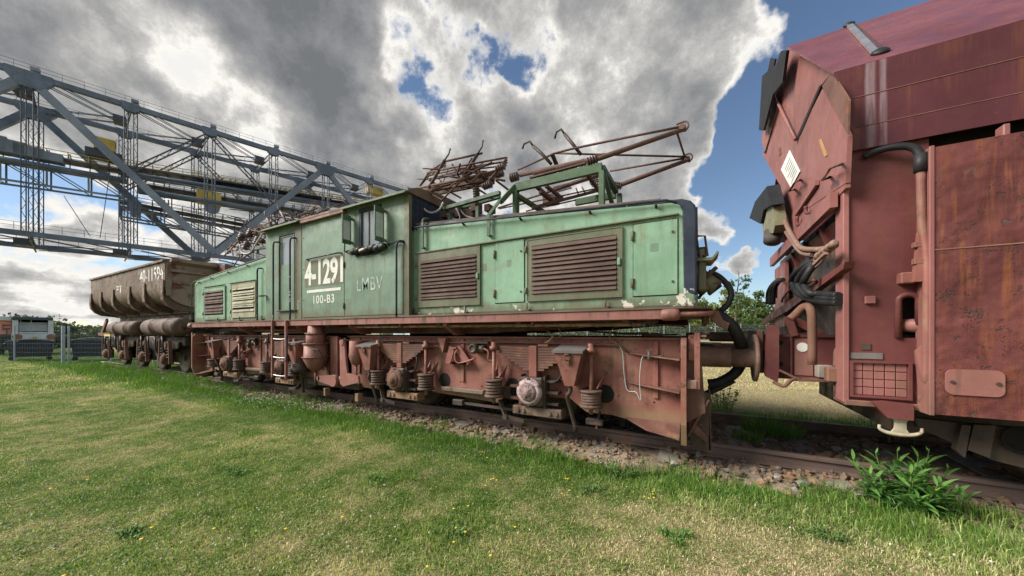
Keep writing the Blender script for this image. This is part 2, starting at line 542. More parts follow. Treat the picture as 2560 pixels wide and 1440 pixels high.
def plain(name, col, rough=0.6, metal=0.0, vary=0.2, scale=8.0, bump=0.0, spec=0.4):
    m, N, b, out = new_mat(name)
    pos = N.node('ShaderNodeNewGeometry').outputs['Position']
    n = N.noise(pos, scale, 6, 0.6)
    N.put(b.inputs['Base Color'], N.mix(N.mrange(n, 0.3, 0.7), mul(col, 1 - vary), mul(col, 1 + vary)))
    b.inputs['Roughness'].default_value = rough
    b.inputs['Metallic'].default_value = metal
    b.inputs['Specular IOR Level'].default_value = spec
    if bump:
        bp = N.node('ShaderNodeBump'); bp.inputs['Strength'].default_value = bump; bp.inputs['Distance'].default_value = 0.01
        N.put(bp.inputs['Height'], N.noise(pos, scale * 4, 5, 0.6)); N.link(bp.outputs[0], b.inputs['Normal'])
    return m

M_GREEN = paint('hood_green_paint', (0.195, 0.345, 0.228), (0.24, 0.40, 0.275), rust_amt=0.16, streak=0.55, streak_col=(0.12, 0.13, 0.078), vary=0.18, bump=0.35, chips=(0.58, 0.54, 0.47), chip_z=(1.68, 1.83), chip_amt=0.09, rough=0.55, dust=(0.18, 0.185, 0.11), dust_amt=0.34, specks=0.35, foot=(1.68, 0.16), runs=[(2.63, 0.55, 0.55), (3.06, 0.3, 0.4), (1.80, 0.12, 0.7)], run_col=(0.12, 0.085, 0.045))
M_CAB = paint('cab_green_paint', (0.140, 0.222, 0.160), (0.18, 0.27, 0.20), rust_amt=0.12, streak=0.6, streak_col=(0.10, 0.10, 0.066), vary=0.2, bump=0.35, dust=(0.155, 0.15, 0.095), dust_amt=0.4, rough=0.55, specks=0.3, foot=(1.68, 0.18), runs=[(3.53, 0.6, 0.45), (2.80, 0.6, 0.5), (2.0, 0.3, 0.4)], run_col=(0.10, 0.085, 0.05))
M_OLIVE = paint('dirty_olive_paint', (0.118, 0.128, 0.075), (0.155, 0.16, 0.10), rust_amt=0.28, streak=0.55, vary=0.22, bump=0.2, specks=0.3)
M_DKGREEN = paint('dark_green_paint', (0.05, 0.10, 0.06), (0.10, 0.18, 0.10), rust_amt=0.3, streak=0.4)
M_NAVY = paint('navy_blue_paint', (0.012, 0.017, 0.035), (0.035, 0.045, 0.068), rust_amt=0.12, streak=0.3, streak_col=(0.11, 0.11, 0.11), chips=(0.42, 0.42, 0.40), chip_z=(1.7, 3.2), chip_amt=0.075, vary=0.3, spec=0.25)
M_RED = paint('frame_red_oxide_paint', (0.265, 0.094, 0.076), (0.33, 0.132, 0.108), rust_amt=0.40, rust=(0.095, 0.048, 0.034), streak=0.75, streak_col=(0.085, 0.055, 0.042), dust=(0.27, 0.165, 0.105), dust_amt=0.55, vary=0.35, bump=0.4, grime=0.40, specks=0.75, foot=(0.40, 0.22), foot_col=(0.25, 0.165, 0.095))
M_SILL = paint('sill_red_paint', (0.285, 0.115, 0.097), (0.33, 0.15, 0.127), rust_amt=0.28, streak=0.85, streak_col=(0.085, 0.056, 0.043), vary=0.25, dust=(0.21, 0.125, 0.09), dust_amt=0.35, grime=0.32, specks=0.6, runs=[(1.66, 0.12, 0.8)], run_col=(0.06, 0.04, 0.03))
M_DIRTRED = paint('grimy_red_brown', (0.135, 0.062, 0.048), (0.22, 0.108, 0.083), rust_amt=0.5, streak=0.4, dust=(0.25, 0.155, 0.095), dust_amt=0.42, grime=0.42, specks=0.5)
M_GRIME = paint('oily_dark_grime', (0.045, 0.033, 0.028), (0.09, 0.065, 0.05), rust_amt=0.5, rust=(0.07, 0.04, 0.028), streak=0.2, bump=0.4)
M_RUST = paint('deep_rust', (0.13, 0.062, 0.042), (0.20, 0.105, 0.075), rust_amt=0.6, rust=(0.09, 0.045, 0.03), streak=0.2, rough=0.8, bump=0.4)
M_PANTO = paint('pantograph_rust', (0.105, 0.058, 0.046), (0.16, 0.093, 0.075), rust_amt=0.5, rust=(0.075, 0.045, 0.035), streak=0.0, rough=0.75, bump=0.3)
M_LOUVRE = paint('louvre_brown_paint', (0.10, 0.067, 0.058), (0.14, 0.098, 0.085), rust_amt=0.22, streak=0.25, vary=0.2, bump=0.1, rough=0.8, spec=0.12)
M_CREAM = paint('louvre_cream_paint', (0.34, 0.335, 0.235), (0.43, 0.425, 0.32), rust_amt=0.42, streak=0.5, vary=0.2, rough=0.8, spec=0.12, scale=2)
M_ROOF = paint('roof_brown_grime', (0.13, 0.09, 0.065), (0.20, 0.15, 0.11), rust_amt=0.4, streak=0.1, rough=0.8)
M_BLACK = plain('black_rubber', (0.018, 0.018, 0.020), 0.55, vary=0.4, spec=0.3)
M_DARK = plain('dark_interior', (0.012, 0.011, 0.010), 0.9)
M_STEEL = paint('dull_steel', (0.12, 0.105, 0.10), (0.19, 0.17, 0.16), rust_amt=0.45, streak=0.2, rough=0.6)
M_BRIGHT = plain('bright_worn_steel', (0.55, 0.54, 0.53), 0.35, 0.8, vary=0.15)
M_INSUL = plain('insulator_brown_glaze', (0.085, 0.052, 0.045), 0.35, vary=0.4)
M_SPRING = paint('dark_spring_steel', (0.085, 0.055, 0.045), (0.14, 0.088, 0.068), rust_amt=0.5, rust=(0.12, 0.065, 0.045), streak=0.2, rough=0.7, scale=3, grime=0.4)
M_BUFF = paint('buffer_tan_rust', (0.22, 0.125, 0.095), (0.31, 0.20, 0.155), rust_amt=0.45, rust=(0.11, 0.06, 0.042), streak=0.2, scale=2.5, grime=0.25, specks=0.5, rough=0.6)
def worn_number():
    m, N, b, out = new_mat('worn_white_number')
    pos = N.node('ShaderNodeNewGeometry').outputs['Position']
    n = N.mrange(N.noise(pos, 16, 6, 0.7), 0.28, 0.42)
    c = N.mix(N.noise(pos, 4, 4, 0.6), (0.52, 0.51, 0.45), (0.72, 0.72, 0.69))
    N.put(b.inputs['Base Color'], N.mix(n, (0.20, 0.24, 0.16), c)); b.inputs['Roughness'].default_value = 0.7
    return m
M_NUM = worn_number()
M_CABLE = plain('pale_grey_cable', (0.42, 0.44, 0.43), 0.6, vary=0.15)
M_WRAP = paint('rope_wrapped_pipe', (0.25, 0.155, 0.085), (0.36, 0.24, 0.14), rust_amt=0.5, rust=(0.14, 0.075, 0.04), streak=0.0, rough=0.9, scale=3)
M_PINK = paint('peeling_pink_paint', (0.46, 0.33, 0.345), (0.52, 0.40, 0.41), rust_amt=0.62, rust=(0.07, 0.045, 0.037), streak=0.0, scale=4.5, bump=0.5, specks=0.6)
M_WHITE = paint('white_sign_paint', (0.70, 0.70, 0.66), (0.76, 0.76, 0.73), rust_amt=0.0, streak=0.2, vary=0.06, bump=0.0)
M_OFFW = paint('chipped_cream_paint', (0.62, 0.56, 0.42), (0.68, 0.63, 0.5), rust_amt=0.25, streak=0.3, scale=3)
M_WAG = paint('wagon_red_brown_paint', (0.125, 0.038, 0.039), (0.163, 0.053, 0.051), rust_amt=0.24, streak=0.65, streak_col=(0.16, 0.06, 0.034), vary=0.2, bump=0.25, rough=0.5, rust=(0.075, 0.038, 0.029), dust=(0.13, 0.075, 0.047), dust_amt=0.34, specks=0.4, spec=0.22)
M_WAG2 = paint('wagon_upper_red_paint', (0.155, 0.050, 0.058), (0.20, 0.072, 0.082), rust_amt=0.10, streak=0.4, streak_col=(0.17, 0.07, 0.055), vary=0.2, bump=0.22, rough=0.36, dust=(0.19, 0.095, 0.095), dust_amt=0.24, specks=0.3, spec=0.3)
M_WAG3 = paint('wagon_sunlit_red_paint', (0.245, 0.095, 0.086), (0.30, 0.122, 0.110), rust_amt=0.16, streak=0.45, vary=0.16, bump=0.14, rough=0.5, dust=(0.19, 0.105, 0.075), dust_amt=0.28, specks=0.35)  # lighter copy of the wagon red; sunlight on the end is put into the colour
M_BLIST = paint('blistered_wagon_paint', (0.132, 0.040, 0.039), (0.18, 0.058, 0.053), rust_amt=0.47, rust=(0.055, 0.033, 0.029), streak=0.95, streak_col=(0.23, 0.08, 0.038), vary=0.28, bump=0.9, scale=2.2, rough=0.48, grime=0.30, grime_col=(0.20, 0.115, 0.092), specks=0.95, spec=0.22, runs=[(2.06, 0.7, 0.7), (2.9, 0.8, 0.6), (1.2, 0.4, 0.5)], run_col=(0.20, 0.07, 0.03))
M_TIP = paint('tipper_grey_beige_paint', (0.165, 0.112, 0.080), (0.235, 0.175, 0.132), rust_amt=0.60, rust=(0.065, 0.032, 0.026), streak=0.9, streak_col=(0.11, 0.06, 0.036), vary=0.3, scale=1.0, bump=0.3, specks=0.6)
M_TIPEND = paint('tipper_rusty_end_paint', (0.22, 0.155, 0.11), (0.31, 0.24, 0.19), rust_amt=0.62, rust=(0.085, 0.034, 0.028), streak=0.6, streak_col=(0.18, 0.085, 0.045), scale=0.7, specks=0.5)

# ------------------------------------------------------------------ ground
def lawn_material(name, blade=False, shift=0.0):
    m, N, b, out = new_mat(name)
    pos = N.node('ShaderNodeNewGeometry').outputs['Position']
    n1 = N.noise(pos, 0.6, 5, 0.6)
    n2 = N.noise(pos, 3.4, 5, 0.65)
    t = N.math('ADD', N.math('MULTIPLY', n1, 0.48), N.math('MULTIPLY', n2, 0.52))
    # greener towards the left of the lawn, drier in front of the right wagon and behind the track (the turf itself)
    sx = N.node('ShaderNodeSeparateXYZ'); N.link(pos, sx.inputs[0])
    bare = N.mrange(N.math('ADD', sx.outputs['X'], N.math('MULTIPLY', sx.outputs['Y'], -0.30)), -3.6, 0.4, -0.012, 0.115)
    back = N.mrange(sx.outputs['Y'], 7.0, 9.0, 0.0, 0.16)
    t = N.math('ADD', t, N.math('ADD', bare, back))
    lush = N.math('MULTIPLY', N.mrange(sx.outputs['Y'], 2.75, 3.5), N.mrange(sx.outputs['Y'], 6.9, 7.6, 1.0, 0.0))
    t = N.math('SUBTRACT', t, N.math('MULTIPLY', lush, 0.16))
    t = N.math('ADD', t, shift)
    if blade:
        at = N.node('ShaderNodeAttribute', attribute_name='tint').outputs['Color']
        sp = N.node('ShaderNodeSeparateColor'); N.link(at, sp.inputs[0])
        t = N.math('ADD', t, N.math('MULTIPLY', N.math('SUBTRACT', sp.outputs[0], 0.5), 0.24))
        col = N.ramp(t, [(0.34, (0.085, 0.165, 0.028)), (0.44, (0.165, 0.265, 0.052)), (0.51, (0.285, 0.335, 0.115)), (0.59, (0.455, 0.425, 0.225)), (0.72, (0.55, 0.465, 0.29))])
        col = N.mix(1.0, col, N.mrange(sp.outputs[1], 0, 1, 0.6, 1.75, False), 'MULTIPLY')
        N.put(b.inputs['Base Color'], col)
        b.inputs['Roughness'].default_value = 0.38
        b.inputs['Specular IOR Level'].default_value = 0.4
        tr = N.node('ShaderNodeBsdfTranslucent'); N.put(tr.inputs['Color'], N.mix(1.0, col, (1.1, 1.25, 0.6), 'MULTIPLY'))
        mx = N.node('ShaderNodeMixShader'); mx.inputs[0].default_value = 0.30
        N.link(b.outputs[0], mx.inputs[1]); N.link(tr.outputs[0], mx.inputs[2]); N.link(mx.outputs[0], out.inputs['Surface'])
    else:
        col = N.ramp(t, [(0.34, (0.045, 0.08, 0.018)), (0.44, (0.085, 0.125, 0.03)), (0.51, (0.15, 0.16, 0.06)), (0.59, (0.27, 0.23, 0.12)), (0.72, (0.36, 0.29, 0.17))])
        n3 = N.noise(pos, 22, 6, 0.7)
        col = N.mix(1.0, col, N.mrange(n3, 0.25, 0.75, 0.55, 1.4), 'MULTIPLY')
        N.put(b.inputs['Base Color'], col)
        b.inputs['Roughness'].default_value = 0.95
        b.inputs['Specular IOR Level'].default_value = 0.1
        bp = N.node('ShaderNodeBump'); bp.inputs['Strength'].default_value = 0.8; bp.inputs['Distance'].default_value = 0.05
        N.put(bp.inputs['Height'], N.noise(pos, 30, 6, 0.7)); N.link(bp.outputs[0], b.inputs['Normal'])
    return m
M_LAWN = lawn_material('lawn_turf')
M_BLADE = lawn_material('grass_blades', True)
M_TUFT = lawn_material('lush_grass_blades', True, -0.09)

TRY, TRK = 5.37, 0.87             # track centre line, half distance between rail heads
def ground_z(x, y):
    """lawn height: gentle dips, sinks slightly towards the ballast"""
    z = 0.035 * mnoise.noise(Vector((x * 0.35, y * 0.35, 3.1))) + 0.014 * mnoise.noise(Vector((x * 1.6, y * 1.6, 9.2)))
    d = -x * SA + y * CA; r = x * CA + y * SA
    k = min(1, max(0, (d - 19) / 13)) ; q = min(1, max(0, (r + 30) / 12))
    z += 0.72 * k * k * (3 - 2 * k) * q * q * (3 - 2 * q)
    e = abs(y - TRY)
    if e < 2.1: z -= 0.05 * min(1.0, (2.1 - e) / 0.5)
    return z

def grid_sheet(name, xs, ys, zf, mat):
    vs = [(x, y, zf(x, y)) for y in ys for x in xs]
    nx = len(xs)
    fs = [(j * nx + i, j * nx + i + 1, (j + 1) * nx + i + 1, (j + 1) * nx + i) for j in range(len(ys) - 1) for i in range(nx - 1)]
    mb = MB().add(vs, fs, True)
    return mb.build(name, mat)

def spaced(stops):
    out = []
    for (a, b, st) in stops:
        n = max(1, int(round((b - a) / st)))
        out += [a + (b - a) * i / n for i in range(n)]
    out.append(stops[-1][1])
    return out
gx = spaced([(-900, -120, 120), (-120, -30, 10), (-30, -10, 1.0), (-10, 5, 0.16), (5, 40, 1.5), (40, 150, 12), (150, 900, 150)])
gy = spaced([(-300, -20, 40), (-20, 0, 2.0), (0, 9, 0.16), (9, 20, 0.8), (20, 60, 2.5), (60, 90, 5), (90, 200, 20), (200, 1200, 150)])
ground = grid_sheet('ground', gx, gy, lambda x, y: ground_z(x, y), M_LAWN)
tag(ground, 'mown lawn of green and dried yellow grass around the track', None, None, 'structure')

# ------------------------------------------------------------------ ballast, sleepers, rails
M_BALLASTBED = plain('ballast_bed_soil', (0.19, 0.145, 0.105), 0.95, vary=0.5, scale=14, bump=0.8, spec=0.1)
bx = spaced([(-13.0, -12, 0.25), (-12, 6, 0.14), (6, 14, 1.0)])
by = spaced([(3.72, 7.1, 0.13)])
def bal_z(x, y):
    e = abs(y - TRY)
    base = -0.12 if e > 1.62 else 0.012 + 0.010 * mnoise.noise(Vector((x * 3, y * 3, 0)))
    edge = 0.16 * mnoise.noise(Vector((x * 0.8, 5.0 if y < TRY else 9.0, 1.0)))
    k = (e - 1.34 - edge) / 0.28
    k = min(1, max(0, k))
    return base * (1 - k) + (-0.13) * k + 0.006 * mnoise.noise(Vector((x * 9, y * 9, 2)))
bed = grid_sheet('ballast_bed', bx, by, bal_z, M_BALLASTBED)
tag(bed, 'brown soil and fines of the ballast bed under the rails', None, None, 'structure')

def stone_mat(name):
    m, N, b, out = new_mat(name)
    pos = N.node('ShaderNodeNewGeometry').outputs['Position']
    at = N.node('ShaderNodeAttribute', attribute_name='tint').outputs['Color']
    sp = N.node('ShaderNodeSeparateColor'); N.link(at, sp.inputs[0])
    col = N.ramp(sp.outputs[0], [(0.0, (0.11, 0.08, 0.058)), (0.3, (0.20, 0.14, 0.09)), (0.55, (0.28, 0.19, 0.115)), (0.75, (0.30, 0.165, 0.085)), (0.93, (0.24, 0.225, 0.215)), (1.0, (0.36, 0.345, 0.32))])
    col = N.mix(N.mrange(N.noise(pos, 40, 5, 0.6), 0.3, 0.7, 0, 0.5), col, (0.08, 0.06, 0.045))
    N.put(b.inputs['Base Color'], col); b.inputs['Roughness'].default_value = 0.9
    return m
M_STONE = stone_mat('ballast_stone')

def ico(sub=1):
    bm = bmesh.new(); bmesh.ops.create_icosphere(bm, subdivisions=sub, radius=1.0)
    v = np.array([x.co[:] for x in bm.verts]); f = np.array([[q.index for q in p.verts] for p in bm.faces]); bm.free()
    return v, f
def np_mesh(name, V, Fc, tint=None, mat=None, smooth=False):
    me = bpy.data.meshes.new(name)
    nf, k = Fc.shape
    me.vertices.add(len(V)); me.vertices.foreach_set('co', V.astype(np.float32).ravel())
    me.loops.add(nf * k); me.loops.foreach_set('vertex_index', Fc.astype(np.int32).ravel())
    me.polygons.add(nf)
    me.polygons.foreach_set('loop_start', np.arange(0, nf * k, k, dtype=np.int32))
    try: me.polygons.foreach_set('loop_total', np.full(nf, k, dtype=np.int32))
    except Exception: pass
    me.polygons.foreach_set('use_smooth', np.full(nf, smooth))
    if tint is not None:
        a = me.attributes.new('tint', 'FLOAT_COLOR', 'POINT')
        a.data.foreach_set('color', tint.astype(np.float32).ravel())
    me.update(calc_edges=True)
    me.validate()
    if mat: me.materials.append(mat)
    return me
nr = np.random.RandomState(11)
iv, ifc = ico(1)
def stones(name, pts, sizes, label):
    n = len(pts); nv = len(iv)
    V = np.empty((n, nv, 3)); T = np.ones((n, nv, 4))
    jit = 1 + nr.uniform(-0.34, 0.34, (n, nv, 1))
    sc = nr.uniform(0.65, 1.3, (n, 1, 3)) * sizes[:, None, None]
    ang = nr.uniform(0, 6.283, n); ca, sa = np.cos(ang)[:, None], np.sin(ang)[:, None]
    B = iv[None] * jit * sc
    V[..., 0] = B[..., 0] * ca - B[..., 1] * sa; V[..., 1] = B[..., 0] * sa + B[..., 1] * ca; V[..., 2] = B[..., 2] * 0.75
    V += np.array(pts)[:, None, :]
    T[..., 0] = nr.uniform(0, 1, (n, 1)); T[..., 1] = nr.uniform(0, 1, (n, 1))
    Fc = (ifc[None] + (np.arange(n) * nv)[:, None, None]).reshape(-1, 3)
    me = np_mesh(name, V.reshape(-1, 3), Fc, T.reshape(-1, 4), M_STONE)
    o = link(name, me)
    return tag(o, label, None, None, 'stuff')
pts = []; sz = []
while len(pts) < 11000:
    x = RND.uniform(-9.0, 5.0) if RND.random() < 0.9 else RND.uniform(-12.6, -9)
    y = RND.uniform(3.75, 6.95)
    z = bal_z(x, y)
    if z < -0.075: continue
    if mnoise.noise(Vector((x * 1.1, y * 1.1, 20))) < -0.35 + (0.25 if TRY - 0.8 < y < TRY + 0.8 else 0): continue
    s = RND.uniform(0.010, 0.028) if RND.random() < 0.8 else RND.uniform(0.026, 0.052)
    pts.append((x, y, z + s * 0.3)); sz.append(s)
stones('ballast_stones', pts, np.array(sz), 'crushed brown stone ballast strewn between and beside the rails')

M_RAIL = paint('rusty_rail', (0.15, 0.102, 0.086), (0.215, 0.15, 0.125), rust_amt=0.5, rust=(0.13, 0.065, 0.04), streak=0.0, rough=0.7, bump=0.3)
M_SLEEPER = paint('old_concrete_sleeper', (0.21, 0.185, 0.155), (0.30, 0.265, 0.225), rust_amt=0.25, rust=(0.12, 0.085, 0.06), streak=0.1, rough=0.95, scale=2, bump=0.4)
track = thing('railway_track', (0, TRY, 0), 'straight rusty railway track running under the locomotive and wagons', 'track')
RT = 0.17                        # rail top
def rail(y):
    prof = [(-0.036, RT - 0.006), (-0.030, RT), (0.030, RT), (0.036, RT - 0.006), (0.036, RT - 0.034), (0.010, RT - 0.046), (0.010, RT - 0.112), (0.064, RT - 0.130), (0.064, RT - 0.142), (-0.064, RT - 0.142), (-0.064, RT - 0.130), (-0.010, RT - 0.112), (-0.010, RT - 0.046), (-0.036, RT - 0.034)]
    mb = MB()
    mb.prism([(-22.8, y + a, z) for a, z in prof], (36.8, 0, 0))
    return mb.build('rail', M_RAIL, track)
r1 = rail(TRY - TRK); r2 = rail(TRY + TRK)
joint = MB()
for s in (-1, 1):
    joint.box(-0.62, 0.02, TRY - TRK + s * 0.017 - 0.006, TRY - TRK + s * 0.017 + 0.006, RT - 0.108, RT - 0.05, 0.004)
for k in range(4):
    joint.cyl((-0.54 + 0.16 * k, TRY - TRK - 0.05, RT - 0.08), (-0.54 + 0.16 * k, TRY - TRK + 0.05, RT - 0.08), 0.014, n=6)
joint.build('joint_bar', M_RAIL, track)
def sleeper_mesh():
    mb = MB()
    mb.prism([(-0.13, -1.3, -0.10), (0.13, -1.3, -0.10), (0.105, -1.3, 0.020), (-0.105, -1.3, 0.020)], (0, 2.6, 0))
    return mb
sx = UX(1850, 5.1)
k0 = None
for k in range(-26, 6):
    x = 0.41 + k * 0.72 + RND.uniform(-0.02, 0.02)
    if k0 is None:
        s = sleeper_mesh()
        s = s.build('sleeper', M_SLEEPER, track); k0 = s
    else:
        s = k0.copy(); COL.objects.link(s)
    s.location = (x, TRY, 0.004)
    s.parent = track; s.matrix_parent_inverse = Matrix.Translation(-track.location)
    s.rotation_euler.z = RND.uniform(-0.03, 0.03)
cl = None
for k in range(-16, 6):
    for y in (TRY - TRK, TRY + TRK):
        x = 0.41 + k * 0.72
        if cl is None:
            mb = MB().box(-0.08, 0.08, -0.13, 0.13, 0.022, 0.0285)
            for s in (-1, 1):
                mb.box(-0.03, 0.03, s * 0.085 - 0.03, s * 0.085 + 0.03, 0.0285, 0.055, 0.008)
                mb.cyl((0, s * 0.085, 0.05), (0, s * 0.085, 0.085), 0.016, n=6)
            cl = mb.build('rail_fastening', M_RAIL, track); o = cl
        else:
            o = cl.copy(); COL.objects.link(o)
        o.location = (x, y, 0); o.parent = track; o.matrix_parent_inverse = Matrix.Translation(-track.location)

# ------------------------------------------------------------------ green electric locomotive
LX = -5.9
loco = thing('electric_locomotive', (LX, TRY, RT), 'green centre-cab electric mining locomotive with sloping louvred hoods on red-brown bogies', 'locomotive')
FY, CY, HY = 3.72, 3.78, 3.88            # sill face, cab side, hood side
BY2 = 2 * TRY                              # mirror to the far side: y -> BY2 - y
DZ = 1.68
def mx(x, m): return LX + m * (x - LX)     # the locomotive is symmetric about its middle

def wall_grid(mb, x0, x1, z0, z1, y0, y1, holes):
    """upright wall with real openings; holes are (x0, x1, z0, z1)"""
    xs = sorted({x0, x1, *[h[0] for h in holes], *[h[1] for h in holes]}); zs = sorted({z0, z1, *[h[2] for h in holes], *[h[3] for h in holes]})
    def solid(i, j):
        if i < 0 or j < 0 or i >= len(xs) - 1 or j >= len(zs) - 1: return False
        cx, cz = (xs[i] + xs[i + 1]) / 2, (zs[j] + zs[j + 1]) / 2
        return not any(h[0] < cx < h[1] and h[2] < cz < h[3] for h in holes)
    for i in range(len(xs) - 1):
        for j in range(len(zs) - 1):
            if not solid(i, j): continue
            a, b, c, d = xs[i], xs[i + 1], zs[j], zs[j + 1]
            mb.add([(a, y0, c), (b, y0, c), (b, y0, d), (a, y0, d)], [(0, 1, 2, 3)])
            mb.add([(a, y1, c), (b, y1, c), (b, y1, d), (a, y1, d)], [(3, 2, 1, 0)])
            for (di, dj, p, q) in ((-1, 0, (a, c), (a, d)), (1, 0, (b, c), (b, d)), (0, -1, (a, c), (b, c)), (0, 1, (a, d), (b, d))):
                if not solid(i + di, j + dj):
                    mb.add([(p[0], y0, p[1]), (q[0], y0, q[1]), (q[0], y1, q[1]), (p[0], y1, p[1])], [(0, 1, 2, 3)])
    return mb

def rect_px(u0, vt, vb, u1, Y):
    a = PY(u0, vt, Y); b = PY(u0, vb, Y)
    return a.x, UX(u1, Y), b.z, a.z

# ---- underframe
u = MB()
u.box(-11.62, -0.18, FY, FY + 0.05, DZ - 0.125, DZ - 0.022, 0.006)
sill = u.build('sill_beam', M_SILL, loco, 'dirty salmon red sill beam under the green body')
MB().box(-11.62, -0.18, BY2 - FY - 0.05, BY2 - FY, DZ - 0.125, DZ - 0.022, 0.006).build('sill_beam', M_SILL, loco)
# deck with rounded corners in plan
r = 0.34
def corner(cx, cy, a0, a1): return [(cx + r * math.cos(math.radians(a0 + (a1 - a0) * i / 6)), cy + r * math.sin(math.radians(a0 + (a1 - a0) * i / 6))) for i in range(7)]
plan = corner(-0.20 - 0.1, FY + r, -90, 0) + corner(-0.30, BY2 - FY - r, 0, 90) + corner(-11.5, BY2 - FY - r, 90, 180) + corner(-11.5, FY + r, 180, 270)
plan = [(x + (0.42 - r if x > LX else -(0.42 - r)), y) for x, y in plan]
MB().prism([(x, y - (0.012 if y < TRY else -0.012), DZ - 0.022) for x, y in plan], (0, 0, 0.022)).build('deck_plate', M_ROOF, loco)
for m in (1, -1):
    e = MB()
    e.tube([(mx(-0.32, m), FY + 0.02, DZ - 0.075), (mx(-0.12, m), FY + 0.03, DZ - 0.078), (mx(0.02, m), FY + 0.10, DZ - 0.075), (mx(0.10, m), FY + 0.26, DZ - 0.06), (mx(0.12, m), FY + 0.5, DZ - 0.055)], 0.026, 8, 5)
    e.build('corner_rail', M_SILL, loco)
    s = MB().lathe((mx(-0.34, m), FY + 0.02, DZ - 0.078), (m * 1, 0, 0), [(0.045, 0), (0.062, 0.02), (0.064, 0.12), (0.055, 0.16), (0.03, 0.17)], 14)
    s.build('sill_end_cap', M_SILL, loco)
    f = MB().box(mx(0.06, m) - 0.03, mx(0.06, m) + 0.03, FY + 0.45, BY2 - FY - 0.45, DZ - 0.16, DZ - 0.024, 0.008)
    f.build('end_beam', M_DIRTRED, loco)
g = MB()
for y in (4.22, BY2 - 4.22):
    pts = [(-11.3, DZ - 0.09), (-0.45, DZ - 0.09), (-0.45, DZ - 0.13), (-1.5, DZ - 0.215), (-2.6, 1.425), (-9.2, 1.425), (-10.3, DZ - 0.215), (-11.3, DZ - 0.13)]
    g.plate([(a, b) for a, b in pts], y - 0.02, y + 0.02)
    g.box(-9.2, -2.6, y - 0.08, y + 0.08, 1.412, 1.424)
g.build('main_girder', M_DIRTRED, loco)
u2 = MB()
for k in range(9):
    x = -11.1 + k * 1.3
    u2.box(x - 0.03, x + 0.03, 3.80, BY2 - 3.80, DZ - 0.15, DZ - 0.03)
u2.build('cross_member', M_DIRTRED, loco)
bx_ = MB()
bx_.box(-8.9, -7.9, 4.5, 6.2, 1.365, 1.56, 0.02).box(-4.9, -3.2, 4.8, 6.2, 1.33, 1.56, 0.02)
bx_.build('underfloor_box', M_DARK, loco)
piv = MB()
for m in (1, -1):
    piv.cyl((mx(-3.0, m), TRY, 1.1), (mx(-3.0, m), TRY, 1.6), 0.32, n=18)
piv.build('bogie_pivot', M_GRIME, loco)
for (px, vt, vb, big) in ((598, 812, 838, 1), (645, 812, 832, 0), (742, 808, 828, 0), (873, 806, 836, 0), (1112, 797, 838, 1), (1330, 788, 826, 0), (1000, 800, 830, 0)):
    p = PY(px, vt, FY + 0.06); q = PY(px, vb, FY + 0.06)
    w = 0.035 if big else 0.012
    MB().prism([(p.x - w, FY + 0.052, DZ - 0.03), (p.x - w, FY + 0.052, DZ - 0.16), (p.x - w, FY + 0.30, q.z), (p.x - w, FY + 0.5, q.z), (p.x - w, FY + 0.5, DZ - 0.03)], (2 * w, 0, 0)).build('sill_bracket', M_SILL, loco)
pw = MB()
pa, pb = PY(880, 818, FY + 0.13), PY(1612, 806, FY + 0.13)
zc = (pa.z + pb.z) / 2
pw.tube([(pa.x, FY + 0.13, zc), (pb.x, FY + 0.13, zc - 0.015)], 0.021, 9)
pipe = pw.build('wrapped_pipe', M_WRAP, loco, 'rusty pipe wound with wire under the sill')
hx = MB()
N = 230
hx.tube([(pa.x + (pb.x - 0.1 - pa.x) * i / N, FY + 0.13 + 0.025 * math.cos(i * 0.62), zc - 0.015 * i / N + 0.025 * math.sin(i * 0.62)) for i in range(N)], 0.005, 5)
hx.build('winding_wire', M_STEEL, pipe)
cl2 = MB()
for px in (1585, 1610):
    p = PY(px, 806, FY + 0.13)
    cl2.cyl((p.x - 0.016, FY + 0.13, zc - 0.015), (p.x + 0.016, FY + 0.13, zc - 0.015), 0.032, n=8)
cl2.build('pipe_clamp', M_STEEL, pipe)
MB().tube([(pb.x, FY + 0.13, zc - 0.015), (UX(1700, FY + .2), FY + 0.2, zc - 0.03), (UX(1712, FY + .2), FY + 0.2, zc - 0.05)], 0.010, 6, 3).build('brake_rod', M_GRIME, loco)
lg = MB()
p0 = PY(700, 830, FY + 0.2)
lg.tube([(-8.7, FY + 0.2, 1.47), (-6.9, FY + 0.2, 1.475)], 0.025, 8).tube([(-8.2, FY + 0.26, 1.42), (-6.6, FY + 0.26, 1.43)], 0.018, 8)
lg.build('air_pipe', M_DIRTRED, loco)
wl = MB()
wl.tube([PY(1368, 828, 3.95), PY(1382, 838, 3.95), PY(1375, 850, 3.95), PY(1362, 858, 3.95)], 0.008, 5, 4)
wl.tube([PY(1395, 820, 4.0), PY(1405, 838, 4.0), PY(1390, 844, 4.0), PY(1375, 838, 4.0)], 0.007, 5, 4)
wl.tube([PY(1533, 820, 4.0), PY(1524, 836, 4.0), PY(1526, 850, 4.0), PY(1545, 860, 4.02)], 0.006, 5, 4)
wl.build('hanging_wire', M_WRAP, loco)

